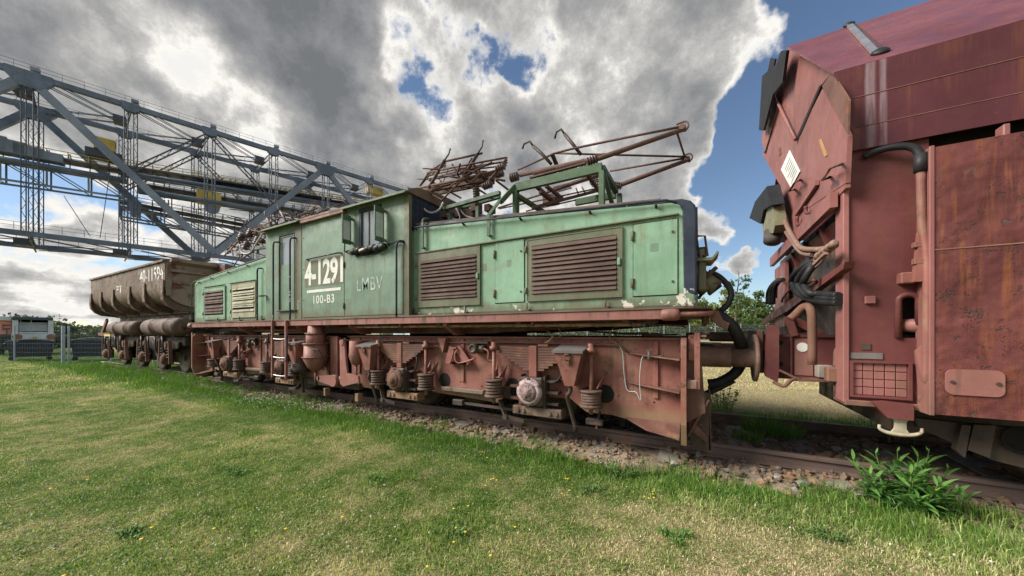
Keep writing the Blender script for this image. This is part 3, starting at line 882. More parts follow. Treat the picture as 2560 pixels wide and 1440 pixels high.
# ---- hoods
HT0, HT1 = 3.085, 2.785                   # hood height at the cab and at the end
def hood_top(x):                           # for the right hood
    return HT1 + (HT0 - HT1) * (x + 0.16) / (-3.95 + 0.16)
for m in (1, -1):
    prof = [(-3.97, DZ), (-0.03, DZ), (-0.03, 2.64), (-0.045, 2.70), (-0.085, 2.75), (-0.16, HT1), (-3.97, HT0)]
    hb = MB().plate([(mx(x, m), z) for x, z in prof], HY, BY2 - HY)
    body = hb.build('hood', M_GREEN, loco, 'mint green sloping engine hood with flaking paint along its foot')
    bv = body.modifiers.new('bevel', 'BEVEL'); bv.width = 0.03; bv.segments = 3; bv.limit_method = 'ANGLE'
    if m == 1:
        nb = [(-0.022, 1.80), (-0.022, 2.64), (-0.038, 2.705), (-0.08, 2.757), (-0.16, HT1 + 0.006), (-3.9, HT0 + 0.004), (-3.9, HT0 - 0.045), (-0.235, HT1 - 0.035), (-0.185, 2.715), (-0.165, 2.66), (-0.150, 1.80)]
        ob = MB().plate(nb, HY - 0.004, HY + 0.12).build('navy_corner_band', M_NAVY, loco, 'chipped dark navy band along roof edge and front corner')
        bv = ob.modifiers.new('bevel', 'BEVEL'); bv.width = 0.02; bv.segments = 2; bv.limit_method = 'ANGLE'
        MB().plate(nb, BY2 - HY - 0.12, BY2 - HY + 0.004).build('navy_corner_band', M_NAVY, loco)
        MB().box(-0.034, -0.018, HY + 0.12, BY2 - HY - 0.12, 2.60, 2.72, 0.006).build('navy_front_band', M_NAVY, loco)
    rf = MB()
    rf.prism([(mx(-3.96, m), HY + 0.02, HT0 + 0.008), (mx(-0.36, m), HY + 0.02, hood_top(-0.36) + 0.008), (mx(-0.36, m), HY + 0.02, hood_top(-0.36) + 0.035), (mx(-3.96, m), HY + 0.02, HT0 + 0.035)], (0, BY2 - 2 * HY - 0.04, 0))
    rf.prism([(mx(-1.2, m), HY + 0.16, hood_top(-1.2) + 0.036), (mx(-0.42, m), HY + 0.16, hood_top(-0.42) + 0.036), (mx(-0.46, m), HY + 0.16, hood_top(-0.42) + 0.075), (mx(-1.2, m), HY + 0.16, hood_top(-1.2) + 0.07)], (0, 1.6, 0))
    rf.build('hood_roof', M_ROOF, loco)
    # hand rail along the roof edge
    hr = MB()
    if m == 1:
        hr.tube([(-3.93, HY - 0.05, HT0 - 0.055), (-0.30, HY - 0.05, hood_top(-0.30) - 0.015), (-0.20, HY - 0.035, hood_top(-0.2) - 0.05)], 0.013, 7)
    else:
        hr.tube([(mx(-3.8, m), HY - 0.05, HT0 - 0.05), (mx(-0.15, m), HY - 0.05, HT1 - 0.03), (mx(-0.03, m), HY - 0.05, HT1 - 0.09), (mx(-0.02, m), HY - 0.05, 1.75)], 0.013, 7)
    rail_o = hr.build('hand_rail', M_NAVY if m == 1 else M_DKGREEN, loco)
    st = MB()
    for x in (-3.8, -2.9, -2.0, -1.1, -0.4):
        z = hood_top(x) - (0.04 if m == 1 else 0.06)
        st.cyl((mx(x, m), HY - 0.055, z - 0.004), (mx(x, m), HY + 0.01, z - 0.03), 0.014, n=7)
    st.build('rail_stanchion', M_NAVY if m == 1 else M_DKGREEN, rail_o)

def hinge(parent, x, z, Y, h=0.085, mat=None):
    mb = MB().cyl((x, Y - 0.012, z - h / 2), (x, Y - 0.012, z + h / 2), 0.011, n=8)
    mb.box(x - 0.022, x + 0.022, Y - 0.010, Y + 0.002, z - h / 2 + 0.006, z + h / 2 - 0.006, 0.003)
    mb.build('hinge', mat or M_OLIVE, parent)

def louvre(name, fu0, fvt, fvb, fu1, lu0, lvt, lvb, lu1, n, mf, ms, Y, hinges, label):
    x0, x1, z0, z1 = rect_px(fu0, fvt, fvb, fu1, Y)
    a0, a1, c0, c1 = rect_px(lu0, lvt, lvb, lu1, Y)
    fr = MB()
    wall_grid(fr, x0, x1, z0, z1, Y - 0.020, Y - 0.001, [(a0, a1, c0, c1)])
    e = 0.010
    for (q0, q1, r0, r1) in ((x0, x1, z0 - 0.001, z0 + e), (x0, x1, z1 - e, z1 + 0.001), (x0 - 0.001, x0 + e, z0 + e, z1 - e), (x1 - e, x1 + 0.001, z0 + e, z1 - e)):
        fr.box(q0, q1, Y - 0.026, Y - 0.018, r0, r1)
    pn = fr.build('louvre_panel', mf, loco, label)
    MB().box(a0 - 0.005, a1 + 0.005, Y - 0.006, Y - 0.003, c0 - 0.005, c1 + 0.005).build('dark_backing', M_DARK, pn)
    pitch = (c1 - c0) / n
    proto = None
    for i in range(n):
        zt = c1 - pitch * i
        if proto is None:
            sl = MB()
            sl.prism([(a0 + 0.004, Y - 0.012, 0.002), (a0 + 0.004, Y - 0.034, -pitch * 0.78), (a0 + 0.004, Y - 0.036, -pitch * 0.92), (a0 + 0.004, Y - 0.030, -pitch * 0.93), (a0 + 0.004, Y - 0.028, -pitch * 0.80), (a0 + 0.004, Y - 0.0075, -pitch * 0.06)], (a1 - a0 - 0.008, 0, 0))
            proto = sl.build('slat', ms, pn); o = proto
        else:
            o = proto.copy(); COL.objects.link(o)
        o.location.z = zt + RND.uniform(-0.003, 0.003); o.rotation_euler.y = RND.uniform(-0.004, 0.004)
    for (hx_, hz_) in hinges:
        q = PY(hx_, hz_, Y); hinge(pn, q.x, q.z, Y - 0.02)
    return pn, (x0, x1, z0, z1)
L1, e1 = louvre('l', 1046, 635, 769, 1202, 1054, 654, 752, 1193, 11, M_OLIVE, M_LOUVRE, HY, [(1043, 662), (1043, 745)], 'smaller brown louvred panel beside the cab')
L2, e2 = louvre('l', 1319, 601, 754, 1557, 1331, 616, 737, 1543, 11, M_OLIVE, M_LOUVRE, HY, [(1317, 625), (1317, 728)], 'wide brown louvred panel in the middle of the long hood')
L3, e3 = louvre('l', 512, 722, 800, 565, 514, 731, 789, 560, 9, M_GREEN, M_LOUVRE, HY, [(511, 735), (511, 785)], 'small brown louvred panel near the far end')
L4, e4 = louvre('l', 581, 712, 795, 641, 584, 722, 781, 638, 10, M_CREAM, M_CREAM, HY, [(580, 728), (580, 780)], 'cream louvred panel with flaking paint')
for L, p in ((L1, (1196, 690)), (L2, (1548, 655))):
    q = PY(*p, HY); MB().box(q.x - 0.015, q.x + 0.02, HY - 0.045, HY - 0.018, q.z - 0.04, q.z + 0.04, 0.006).build('latch', M_GREEN, L)
def door_panel(u0, vt, vb, u1, Y, mat, label, hinges, knobs):
    x0, x1, z0, z1 = rect_px(u0, vt, vb, u1, Y)
    d = MB().box(x0, x1, Y - 0.012, Y - 0.0005, z0, z1, 0.005).build('access_door', mat, loco, label)
    MB().box(x0 - 0.008, x1 + 0.008, Y - 0.002, Y + 0.001, z0 - 0.008, z1 + 0.008).build('door_gap', M_DARK, d)
    for h in hinges:
        q = PY(*h, Y); hinge(d, q.x, q.z, Y - 0.012, 0.11)
    kb = MB()
    for k in knobs:
        q = PY(*k, Y); kb.cyl((q.x, Y - 0.020, q.z), (q.x, Y - 0.011, q.z), 0.013, n=10)
    if knobs: kb.build('lock', M_GRIME, d)
    return d
door_panel(1239, 607, 758, 1311, HY, M_GREEN, 'narrow green access door between the louvred panels', [(1238, 637), (1238, 735)], [(1303, 628), (1303, 729)])
door_panel(1584, 563, 741, 1694, HY, M_GREEN, 'green access door at the end of the long hood', [(1582, 591), (1582, 709)], [(1682, 580), (1682, 704)])
q0 = PY(1043, 635, HY)
MB().box(-3.80, -0.185, HY - 0.035, HY + 0.002, q0.z - 0.005, q0.z + 0.014, 0.004).build('rain_strip', M_OLIVE, loco)
q1 = PY(512, 722, HY)
MB().box(UX(512, HY), UX(562, HY), HY - 0.03, HY, q1.z + 0.03, q1.z + 0.042, 0.003).box(UX(575, HY), UX(640, HY), HY - 0.03, HY, e4[3] + 0.03, e4[3] + 0.042, 0.003).build('rain_strip', M_OLIVE, loco)
for px in (1035, 1165, 1320, 1517, 545, 600, 655):
    x = UX(px, HY - 0.03)
    mb = MB().box(x - 0.028, x + 0.028, HY - 0.05, HY, DZ + 0.002, DZ + 0.038, 0.006).cyl((x - 0.012, HY - 0.035, DZ + 0.02), (x - 0.012, HY - 0.035, DZ + 0.115), 0.008, n=7)
    mb.build('hood_clamp', M_GRIME, loco)
for (px, v0, v1) in ((1222, 480, 590), (1057, 570, 621)):
    x = UX(px, HY - 0.04); a = PY(px, v0, HY - 0.04); b = PY(px, v1, HY - 0.04)
    mb = MB()
    zt = hood_top(x)
    mb.beam((x, HY - 0.045, b.z), (x, HY - 0.045, zt + 0.03), 0.05, 0.018, (0, 1, 0), 0.003)
    if px == 1222: mb.beam((x, HY - 0.045, zt + 0.02), (x + 0.09, HY + 0.12, zt + 0.27), 0.05, 0.02, (0, 1, 0), 0.003)
    else: mb.tube([(x, HY - 0.045, zt + 0.02), (x + 0.01, HY - 0.02, zt + 0.07), (x + 0.03, HY + 0.05, zt + 0.09)], 0.02, 7, 4)
    mb.box(x - 0.02, x + 0.02, HY - 0.05, HY, b.z, b.z + 0.02)
    mb.build('roof_hook', M_DKGREEN, loco)

# ---- cab
CX0, CX1, CT = -7.96, -3.86, 3.545
dx0, dx1, dz0, dz1 = UX(698, CY), UX(736, CY), PY(698, 777, CY).z, PY(698, 590, CY).z
wx0, wx1, wz0, wz1 = UX(902, CY), UX(951, CY), 2.835, 3.455
cab = MB()
wall_grid(cab, CX0, CX1, DZ, CT, CY, CY + 0.06, [(dx0, dx1, dz0, dz1), (wx0, wx1, wz0, wz1)])
cab.box(CX0, CX1, BY2 - CY - 0.06, BY2 - CY, DZ, CT)
for x in (CX0, CX1 - 0.06):
    cab.box(x, x + 0.06, CY + 0.06, BY2 - CY - 0.06, DZ, CT)
cabo = cab.build('cab', M_CAB, loco, 'grey green driver cab carrying the white running number')
ew = MB().box(CX1 - 0.002, CX1 + 0.012, CY + 0.05, BY2 - CY - 0.05, HT0 - 0.1, CT - 0.02)
ew.build('cab_front_wall', M_NAVY, cabo)
MB().box(CX0 - 0.012, CX0 + 0.002, CY + 0.05, BY2 - CY - 0.05, HT0 - 0.1, CT - 0.02).build('cab_rear_wall', M_NAVY, cabo)
fl = MB().box(CX0 + 0.07, CX1 - 0.07, CY + 0.07, BY2 - CY - 0.07, 1.9, 1.95).box(-6.2, -5.2, 4.6, 6.0, 1.95, 2.75, 0.03)
fl.build('cab_interior', M_DARK, cabo)
# vertical corner posts and seams
MB().box(CX1 - 0.10, CX1 + 0.010, CY - 0.010, CY - 0.001, DZ + 0.002, CT - 0.02, 0.003).box(CX1 - 0.10, CX1 + 0.012, CY - 0.002, CY + 0.05, DZ + 0.003, CT - 0.02).build('corner_post', M_OLIVE, cabo)
MB().box(-6.88, -6.66, CY - 0.008, CY - 0.001, DZ + 0.002, CT - 0.02, 0.003).build('door_pillar', M_OLIVE, cabo)
MB().box(CX0 - 0.03, CX0 + 0.03, CY + 0.015, HY + 0.02, DZ + 0.001, 2.9, 0.004).build('corner_post', M_RUST, cabo)
sx0, sx1 = UX(757, CY), UX(862, CY)
pnl = MB().box(sx0, sx1 - 0.006, CY - 0.010, CY - 0.001, DZ + 0.03, 3.47, 0.004).build('side_panel', M_CAB, cabo)
MB().box(sx1 + 0.006, CX1 - 0.11, CY - 0.010, CY - 0.001, DZ + 0.03, 2.81, 0.004).build('side_panel', M_CAB, cabo)
MB().box(sx1 - 0.012, sx1 + 0.012, CY - 0.003, CY - 0.0005, DZ + 0.03, 3.47).box(sx0 - 0.012, sx0 - 0.001, CY - 0.003, CY - 0.0005, DZ + 0.03, 3.47).build('panel_seam', M_DARK, cabo)
for v in (662, 765):
    q = PY(862, v, CY); hinge(cabo, q.x, q.z, CY - 0.01, 0.10, M_GRIME)
bt = MB()
for v in (596, 675, 752):
    q = PY(759, v, CY); bt.cyl((q.x + 0.02, CY - 0.014, q.z), (q.x + 0.02, CY - 0.009, q.z), 0.013, n=8)
bt.build('panel_bolt', M_GRIME, cabo)
# door with window
wd0, wd1 = PY(698, 664, CY).z, dz1 - 0.05
door = MB()
wall_grid(door, dx0 + 0.008, dx1 - 0.008, dz0 + 0.006, dz1 - 0.006, CY + 0.012, CY + 0.045, [(dx0 + 0.06, dx1 - 0.06, wd0, wd1)])
dob = door.build('cab_door', M_CAB, loco, 'narrow cab door with a pale window')
def glass_mat():
    m, N, b, out = new_mat('sky_tinted_window_glass')
    pos = N.node('ShaderNodeNewGeometry').outputs['Position']
    b.inputs['Base Color'].default_value = (0.20, 0.235, 0.26, 1)  # grey-blue base holds part of the pale sky reflection
    N.put(b.inputs['Roughness'], N.mrange(N.noise(pos, 5, 5, 0.6), 0.3, 0.7, 0.04, 0.16))
    b.inputs['Specular IOR Level'].default_value = 1.0
    b.inputs['Coat Weight'].default_value = 0.6; b.inputs['Coat Roughness'].default_value = 0.03
    return m
M_GLASS = glass_mat()
M_SKYGLASS = plain('sky_pale_deflector_glass', (0.50, 0.55, 0.56), 0.15, vary=0.1, spec=0.7)  # pale base colour paints the sky reflected in the deflector panes
MB().box(dx0 + 0.055, dx1 - 0.055, CY + 0.024, CY + 0.03, wd0 - 0.005, wd1 + 0.005).build('window_pane', M_GLASS, dob)
fr = MB()
for (a, b, c, d) in ((dx0 - 0.01, dx0 + 0.012, dz0, dz1), (dx1 - 0.012, dx1 + 0.01, dz0, dz1), (dx0 + 0.012, dx1 - 0.012, dz1 - 0.012, dz1 + 0.012), (dx0 + 0.012, dx1 - 0.012, dz0 - 0.012, dz0 + 0.010)):
    fr.box(a, b, CY - 0.006, CY + 0.02, c, d)
fr.box(dx0, dx1 + 0.1, CY - 0.05, CY - 0.004, dz0 - 0.02, dz0, 0.004)
fr.build('door_frame', M_GRIME, dob)
w = MB()
wall_grid(w, wx0 - 0.03, wx1 + 0.03, wz0 - 0.03, wz1 + 0.03, CY - 0.014, CY + 0.03, [(wx0 + 0.028, wx1 - 0.022, wz0 + 0.02, wz1 - 0.028)])
wo_ = w.build('cab_window', M_NAVY, loco, 'side window of the cab with a dark rubber frame')
MB().box(wx0 + 0.02, wx1 - 0.01, CY + 0.012, CY + 0.018, wz0 + 0.01, wz1 - 0.02).build('window_pane', M_GLASS, wo_)
MB().box(wx0 + 0.18, wx0 + 0.20, CY - 0.004, CY + 0.012, wz0 + 0.03, wz1 - 0.03).build('sliding_sash', M_STEEL, wo_)
# wind deflectors beside the window
for (X, vt, vb, ue) in ((UX(881, CY), 530, 607, 855), (UX(963, CY), 508, 600, 936)):
    k = (ue - 1280) / FPX; Yn = X * (CA + k * SA) / (k * CA - SA)
    d_ = dep(X, Yn); z1 = CZ + (HOR - vt - 4) * d_ / FPX; z0 = CZ + (HOR - vb) * d_ / FPX
    fr = MB()
    for (ya, yb, za, zb) in ((Yn, Yn + 0.016, z0, z1), (CY - 0.045, CY - 0.029, z0, z1), (Yn + 0.016, CY - 0.045, z1 - 0.09, z1), (Yn + 0.016, CY - 0.045, z0, z0 + 0.07)):
        fr.box(X - 0.012, X + 0.012, ya, yb, za, zb, 0.003)
    fr.box(X - 0.01, X + 0.01, CY - 0.03, CY, z0 + 0.02, z0 + 0.06).box(X - 0.01, X + 0.01, CY - 0.03, CY, z1 - 0.06, z1 - 0.02)
    fo = fr.build('wind_deflector', M_DKGREEN, loco, 'upright glass wind deflector beside the cab window')
    MB().box(X - 0.004, X + 0.004, Yn + 0.012, CY - 0.04, z0 + 0.06, z1 - 0.08).build('deflector_pane', M_SKYGLASS, fo)
ar = MB()
for i in range(7):
    x = wx0 - 0.16 + i * 0.115
    ar.lathe((x, CY - 0.055, wz0 - 0.065 + 0.012 * math.sin(i * 2.1)), (1, 0.05 * math.sin(i), 0.10), [(0.02, -0.02), (0.048, 0.0), (0.054 + 0.006 * math.sin(i * 3), 0.06), (0.046, 0.12), (0.02, 0.135)], 10)
ar.prism([(wx0 - 0.10, CY - 0.012, wz0 - 0.14), (wx0 + 0.42, CY - 0.012, wz0 - 0.15), (wx0 + 0.58, CY - 0.012, wz0 - 0.09), (wx0 + 0.58, CY - 0.012, wz0 - 0.02), (wx0 - 0.12, CY - 0.012, wz0 - 0.06)], (0, 0.011, 0))
ar.build('arm_rest', M_BLACK, loco, 'torn black arm rest pad under the cab window')
MB().lathe((wx0 + 0.06, CY - 0.085, wz0 - 0.075), (1, 0, 0.1), [(0.01, 0), (0.024, 0.03), (0.026, 0.12), (0.012, 0.2)], 8).build('torn_padding', M_OFFW, loco)
# grab rails
hr = []
for (pu, vt, vb, bend) in ((683, 611, 801, 1), (725, 601, 801, 1), (991, 612, 792, 1), (643, 676, 803, 1)):
    Y = CY - 0.07 if pu > 660 else HY - 0.06
    a = PY(pu, vt, Y); b = PY(pu, vb, Y)
    b.z = DZ + 0.01
    mb = MB().tube([(a.x + 0.10, CY - 0.012 if pu > 660 else HY - 0.01, a.z + 0.045), (a.x + 0.05, Y, a.z + 0.042), (a.x + 0.012, Y, a.z + 0.02), (a.x, Y, a.z - 0.05), (b.x, Y, b.z + 0.06), (b.x, Y, b.z - 0.02)], 0.016, 8)
    mb.build('grab_rail', M_NAVY, loco)
for (ua, va, ub, vb) in ((765, 648, 848, 632), (862, 629, 888, 622), (967, 607, 1003, 604)):
    a = PY(ua, va, CY - 0.06); b = PY(ub, vb, CY - 0.06)
    zz = (a.z + b.z) / 2
    MB().tube([(a.x, CY - 0.008, zz - 0.015), (a.x + 0.015, CY - 0.06, zz - 0.008), (b.x - 0.03, CY - 0.06, zz + 0.008), (b.x, CY - 0.01, zz + 0.01)], 0.013, 7).build('grab_rail', M_NAVY, loco)
MB().box(UX(655, CY) - 0.05, UX(668, CY), CY - 0.10, CY + 0.01, PY(660, 741, CY).z, PY(660, 741, CY).z + 0.012).build('step_plate', M_GRIME, loco)
# roof
rf = MB()
yc = [(CY - 0.07, 3.535), (CY - 0.06, 3.575), (CY + 0.12, 3.655), (CY + 0.6, 3.74), (TRY, 3.775), (BY2 - CY - 0.6, 3.74), (BY2 - CY - 0.12, 3.655), (BY2 - CY + 0.06, 3.575), (BY2 - CY + 0.07, 3.535), (BY2 - CY - 0.1, 3.53), (CY + 0.1, 3.53)]
rf.prism([(CX0 - 0.05, y, z) for y, z in yc], (CX1 - CX0 + 0.10, 0, 0))
roof = rf.build('cab_roof', M_ROOF, loco)
vz = MB()
for (a, b) in ((CX0 - 0.05, -6.62), (-5.32, CX1 + 0.03)):
    vz.prism([(a, CY - 0.005, 3.545), (a, CY - 0.13, 3.50), (a, CY - 0.13, 3.512), (a, CY - 0.06, 3.565), (a, CY - 0.005, 3.57)], (b - a, 0, 0))
vz.build('roof_eave', M_DKGREEN, roof)
MB().box(-6.62, -5.32, CY - 0.075, CY - 0.004, 3.47, 3.53, 0.01).build('roof_gutter', M_DIRTRED, roof)
for (px, v, s) in ((893, 495, 1.0), (842, 506, 0.8)):
    p = PY(px, v, 4.3)
    MB().lathe((p.x, 4.3, 3.66), (0, 0, 1), [(0.10 * s, 0), (0.105 * s, 0.06), (0.085 * s, 0.11), (0.04 * s, 0.135), (0.005, 0.14)], 14).build('roof_lamp', M_OLIVE, roof)
wl = MB()
for i in range(3):
    wl.tube([(-7.6, 4.1 + 0.12 * i, 3.72), (-6.4, 4.1 + 0.12 * i, 3.73), (-4.2, 4.12 + 0.12 * i, 3.74)], 0.012, 6)
wl.build('roof_conduit', M_GRIME, roof)

# ---- painted numbers
def lp(u0, vb, Y):
    o = PY(u0, vb, Y)
    return lambda a, b, c: (o.x + a, Y - c, o.z + b)
Yp = CY - 0.0102
nx0, nx1 = UX(762, Yp), UX(862, Yp)
nz0 = PY(790, 714, Yp).z; nz1 = PY(790, 650, Yp).z
MB().box(nx0 + 0.0, nx1 - 0.02, Yp - 0.001, Yp + 0.002, nz0 - 0.02, nz1 + 0.03).build('number_ground', M_OLIVE, cabo)
t = MB(); text_mb(t, '4-1291', lambda a, b, c: (nx0 + a, Yp - 0.001 - c, nz0 + b), nz1 - nz0, nx1 - nx0 - 0.045, 0.94, 0.03)
t.build('running_number', M_NUM, cabo, 'white running number 4-1291', True)
MB().box(UX(768, Yp), UX(852, Yp), Yp - 0.004, Yp - 0.001, nz0 - 0.125, nz0 - 0.075).build('number_underline', M_NUM, cabo)
x0, x1 = UX(784, Yp), UX(836, Yp); z0 = PY(810, 758, Yp).z; z1 = PY(810, 737, Yp).z
def worn_white():
    m, N, b, out = new_mat('worn_white_stencil')
    pos = N.node('ShaderNodeNewGeometry').outputs['Position']
    n = N.mrange(N.noise(pos, 11, 6, 0.65), 0.42, 0.62)
    N.put(b.inputs['Base Color'], N.mix(n, (0.16, 0.25, 0.18), (0.40, 0.46, 0.42)))
    b.inputs['Roughness'].default_value = 0.6
    return m
M_WORN = worn_white()
t = MB(); text_mb(t, '100-B3', lambda a, b, c: (x0 + a, Yp - c, z0 + b), z1 - z0, x1 - x0, 1.1, 0.012); t.build('weight_lettering', M_NUM, cabo, None, True)
x0, x1 = UX(893, Yp), UX(957, Yp); z0 = PY(925, 726, Yp).z; z1 = PY(925, 693, Yp).z
t = MB(); text_mb(t, 'LMBV', lambda a, b, c: (x0 + a, Yp - c, z0 + b), z1 - z0, x1 - x0, 1.1, 0.006); t.build('owner_lettering', M_WORN, cabo, None, True)
x0 = UX(744, CY); z0 = PY(744, 772, CY).z
t = MB(); text_mb(t, 'REV', lambda a, b, c: (x0 + 0.09 - b, CY - 0.009 - c, z0 + a), 0.075, 0.16); t.build('small_stencil', M_WORN, cabo, None, True)
# repainted squares on the hood
for (a, vt, vb, b) in ((1206, 660, 678, 1216), (1268, 651, 668, 1279), (1626, 610, 630, 1646)):
    x0, x1, z0, z1 = rect_px(a, vt, vb, b, HY)
    MB().box(x0, x1, HY - (0.0135 if a > 1230 else 0.002), HY - 0.0002, z0, z1).build('touched_up_square', M_CAB, loco)

# ---- bogies
def hopper_box(parent, c, m, tilt):
    """V-shaped sand box with a sloping lid"""
    (x, z) = c
    Yf, Yb = 3.74, 4.02
    w0, w1 = 0.165, 0.055
    zt, zb = z, z - 0.42
    vs = [(x - w0, Yf, zt - 0.03), (x + w0, Yf, zt - 0.03), (x + w0, Yb, zt + 0.02), (x - w0, Yb, zt + 0.02), (x - w1, Yf + 0.06, zb), (x + w1, Yf + 0.06, zb), (x + w1, Yb, zb), (x - w1, Yb, zb)]
    mb = MB().add(vs, [(0, 1, 2, 3), (4, 7, 6, 5), (0, 4, 5, 1), (1, 5, 6, 2), (2, 6, 7, 3), (3, 7, 4, 0)])
    o = mb.build('sand_box', M_RED, parent)
    lid = MB().prism([(x - w0 - 0.02, Yf - 0.02, zt - 0.034), (x + w0 + 0.02, Yf - 0.02, zt - 0.034), (x + w0 + 0.02, Yf - 0.02, zt - 0.006), (x - w0 - 0.02, Yf - 0.02, zt - 0.006)], (0, Yb - Yf + 0.02, 0.06))
    lid.build('lid', M_STEEL, parent)
    la = MB().box(x - 0.025, x + 0.025, Yf - 0.012, Yf + 0.002, zt - 0.16, zt - 0.06, 0.004).cyl((x - 0.03, Yf - 0.015, zt - 0.05), (x + 0.03, Yf - 0.015, zt - 0.05), 0.012, n=7)
    la.tube([(x - 0.035, Yf - 0.012, zt - 0.06), (x - 0.035, Yf - 0.018, zt - 0.11), (x + 0.035, Yf - 0.018, zt - 0.11), (x + 0.035, Yf - 0.012, zt - 0.06)], 0.006, 5)
    la.build('latch', M_RUST, parent)
    hs = MB().tube([(x, Yf + 0.12, zb + 0.02), (x - 0.01 * m, Yf + 0.12, zb - 0.08), (x - 0.05 * m, Yf + 0.14, zb - 0.14), (x - 0.03 * m, Yf + 0.2, zb - 0.30), (x + 0.02 * m, Yf + 0.26, 0.22)], 0.026, 8, 4)
    hs.build('sand_pipe', M_GRIME, parent)

def axle_box(parent, x, pink):
    mb = MB().box(x - 0.17, x + 0.15, 3.86, 4.10, 0.50, 0.86, 0.02)
    mb.box(x + 0.15, x + 0.33, 3.93, 4.05, 0.52, 0.55).box(x + 0.15, x + 0.33, 3.93, 4.05, 0.66, 0.69).box(x + 0.15, x + 0.33, 3.93, 4.05, 0.80, 0.83).box(x + 0.15, x + 0.17, 3.90, 4.05, 0.48, 0.88)
    mb.build('axle_box', M_GRIME, parent)
    cv = MB().lathe((x - 0.02, 3.86, 0.68), (0, -1, 0), [(0.172, 0.0), (0.175, 0.02), (0.158, 0.032), (0.148, 0.05), (0.118, 0.052)], 24)
    cv.build('axle_box_cover', M_PINK if pink else M_RUST, parent)
    MB().lathe((x - 0.02, 3.812, 0.68), (0, -1, 0), [(0.122, -0.01), (0.112, 0.012), (0.085, 0.028), (0.05, 0.036), (0.045, 0.05), (0.01, 0.053)], 20).build('cover_dome', M_RUST if not pink else paint('scuffed_pink_rust', (0.22, 0.14, 0.13), (0.34, 0.24, 0.235), rust_amt=0.66, rust=(0.075, 0.045, 0.035), streak=0, scale=6, bump=0.4), parent)
    bo = MB()
    for i in range(6):
        t = math.radians(30 + 60 * i)
        bo.cyl((x - 0.02 + 0.158 * math.cos(t), 3.845, 0.68 + 0.158 * math.sin(t)), (x - 0.02 + 0.158 * math.cos(t), 3.815, 0.68 + 0.158 * math.sin(t)), 0.022, n=6)
    bo.build('cover_bolt', M_GRIME, parent)
    ft = MB().box(x - 0.30, x + 0.38, 3.92, 4.10, 0.36, 0.475, 0.012)
    for q in (-0.22, -0.14, 0.22, 0.31):
        ft.cyl((x + q, 3.90, 0.42), (x + q, 3.93, 0.42), 0.028, n=6)
    ft.build('axle_guard_tie', M_TIP if pink else M_RED, parent)

def leaf_spring(parent, x, half=0.62):
    mb = MB()
    n = 9
    for i in range(n):
        w = half * (1 - 0.095 * i)
        z = 1.215 - 0.033 * i
        pts = []
        for k in range(9):
            s = -1 + 2 * k / 8
            pts.append((x + s * w, z - 0.010 + 0.02 * (s * w / half) ** 2))
        poly = pts + [(a, b + 0.029) for a, b in pts[::-1]]
        mb.plate(poly, 3.92, 4.01)
    mb.build('leaf_spring', M_SPRING if parent.get('far') else M_DIRTRED, parent)
    st = MB().box(x - 0.055, x + 0.055, 3.905, 4.03, 0.86, 1.255, 0.006).box(x + 0.06, x + 0.20, 3.93, 4.0, 1.245, 1.275, 0.004)
    st.build('spring_buckle', M_RED, parent)

def coil(parent, x, z0, z1, y=3.90, r=0.095):
    mb = MB().helix((x, y), r, z0 + 0.03, z1 - 0.03, 4.6, 0.022, 7, 16)
    mb.lathe((x, y, z0), (0, 0, 1), [(r + 0.035, 0), (r + 0.035, 0.03), (r, 0.04)], 16).lathe((x, y, z1), (0, 0, -1), [(r + 0.03, 0), (r + 0.03, 0.025), (r, 0.035)], 16)
    mb.build('coil_spring', M_SPRING, parent)
    rd = MB().cyl((x, y, z0 - 0.08), (x, y, 1.22), 0.024, n=8)
    rd.lathe((x, y, 1.19), (0, 0, 1), [(0.055, 0), (0.06, 0.02), (0.06, 0.05), (0.035, 0.055), (0.04, 0.10), (0.02, 0.11)], 8)
    rd.prism([(x - 0.10, y, z1 + 0.02), (x - 0.02, y, z1 + 0.02), (x - 0.02, y + 0.13, z1 + 0.20), (x - 0.02, y + 0.13, z1 + 0.02)], (0.01, 0, 0)).prism([(x + 0.06, y, z1 + 0.02), (x + 0.07, y + 0.13, z1 + 0.02), (x + 0.13, y + 0.13, z1 + 0.20)], (0.012, 0, 0))
    rd.build('spring_hanger', M_RED, parent)

def wheel(parent, x):
    for y, s in ((TRY - TRK - 0.005, 1), (TRY + TRK + 0.005, -1)):
        mb = MB().lathe((x, y - s * 0.06, RT + 0.46), (0, s, 0), [(0.30, 0.015), (0.40, 0.0), (0.455, 0.0), (0.46, 0.05), (0.463, 0.09), (0.49, 0.105), (0.49, 0.13), (0.40, 0.135), (0.30, 0.11), (0.1, 0.1)], 40)
        mb.build('wheel', M_GRIME, parent)
    MB().cyl((x, 4.4, RT + 0.46), (x, BY2 - 4.4, RT + 0.46), 0.085, n=14).build('axle', M_GRIME, parent)

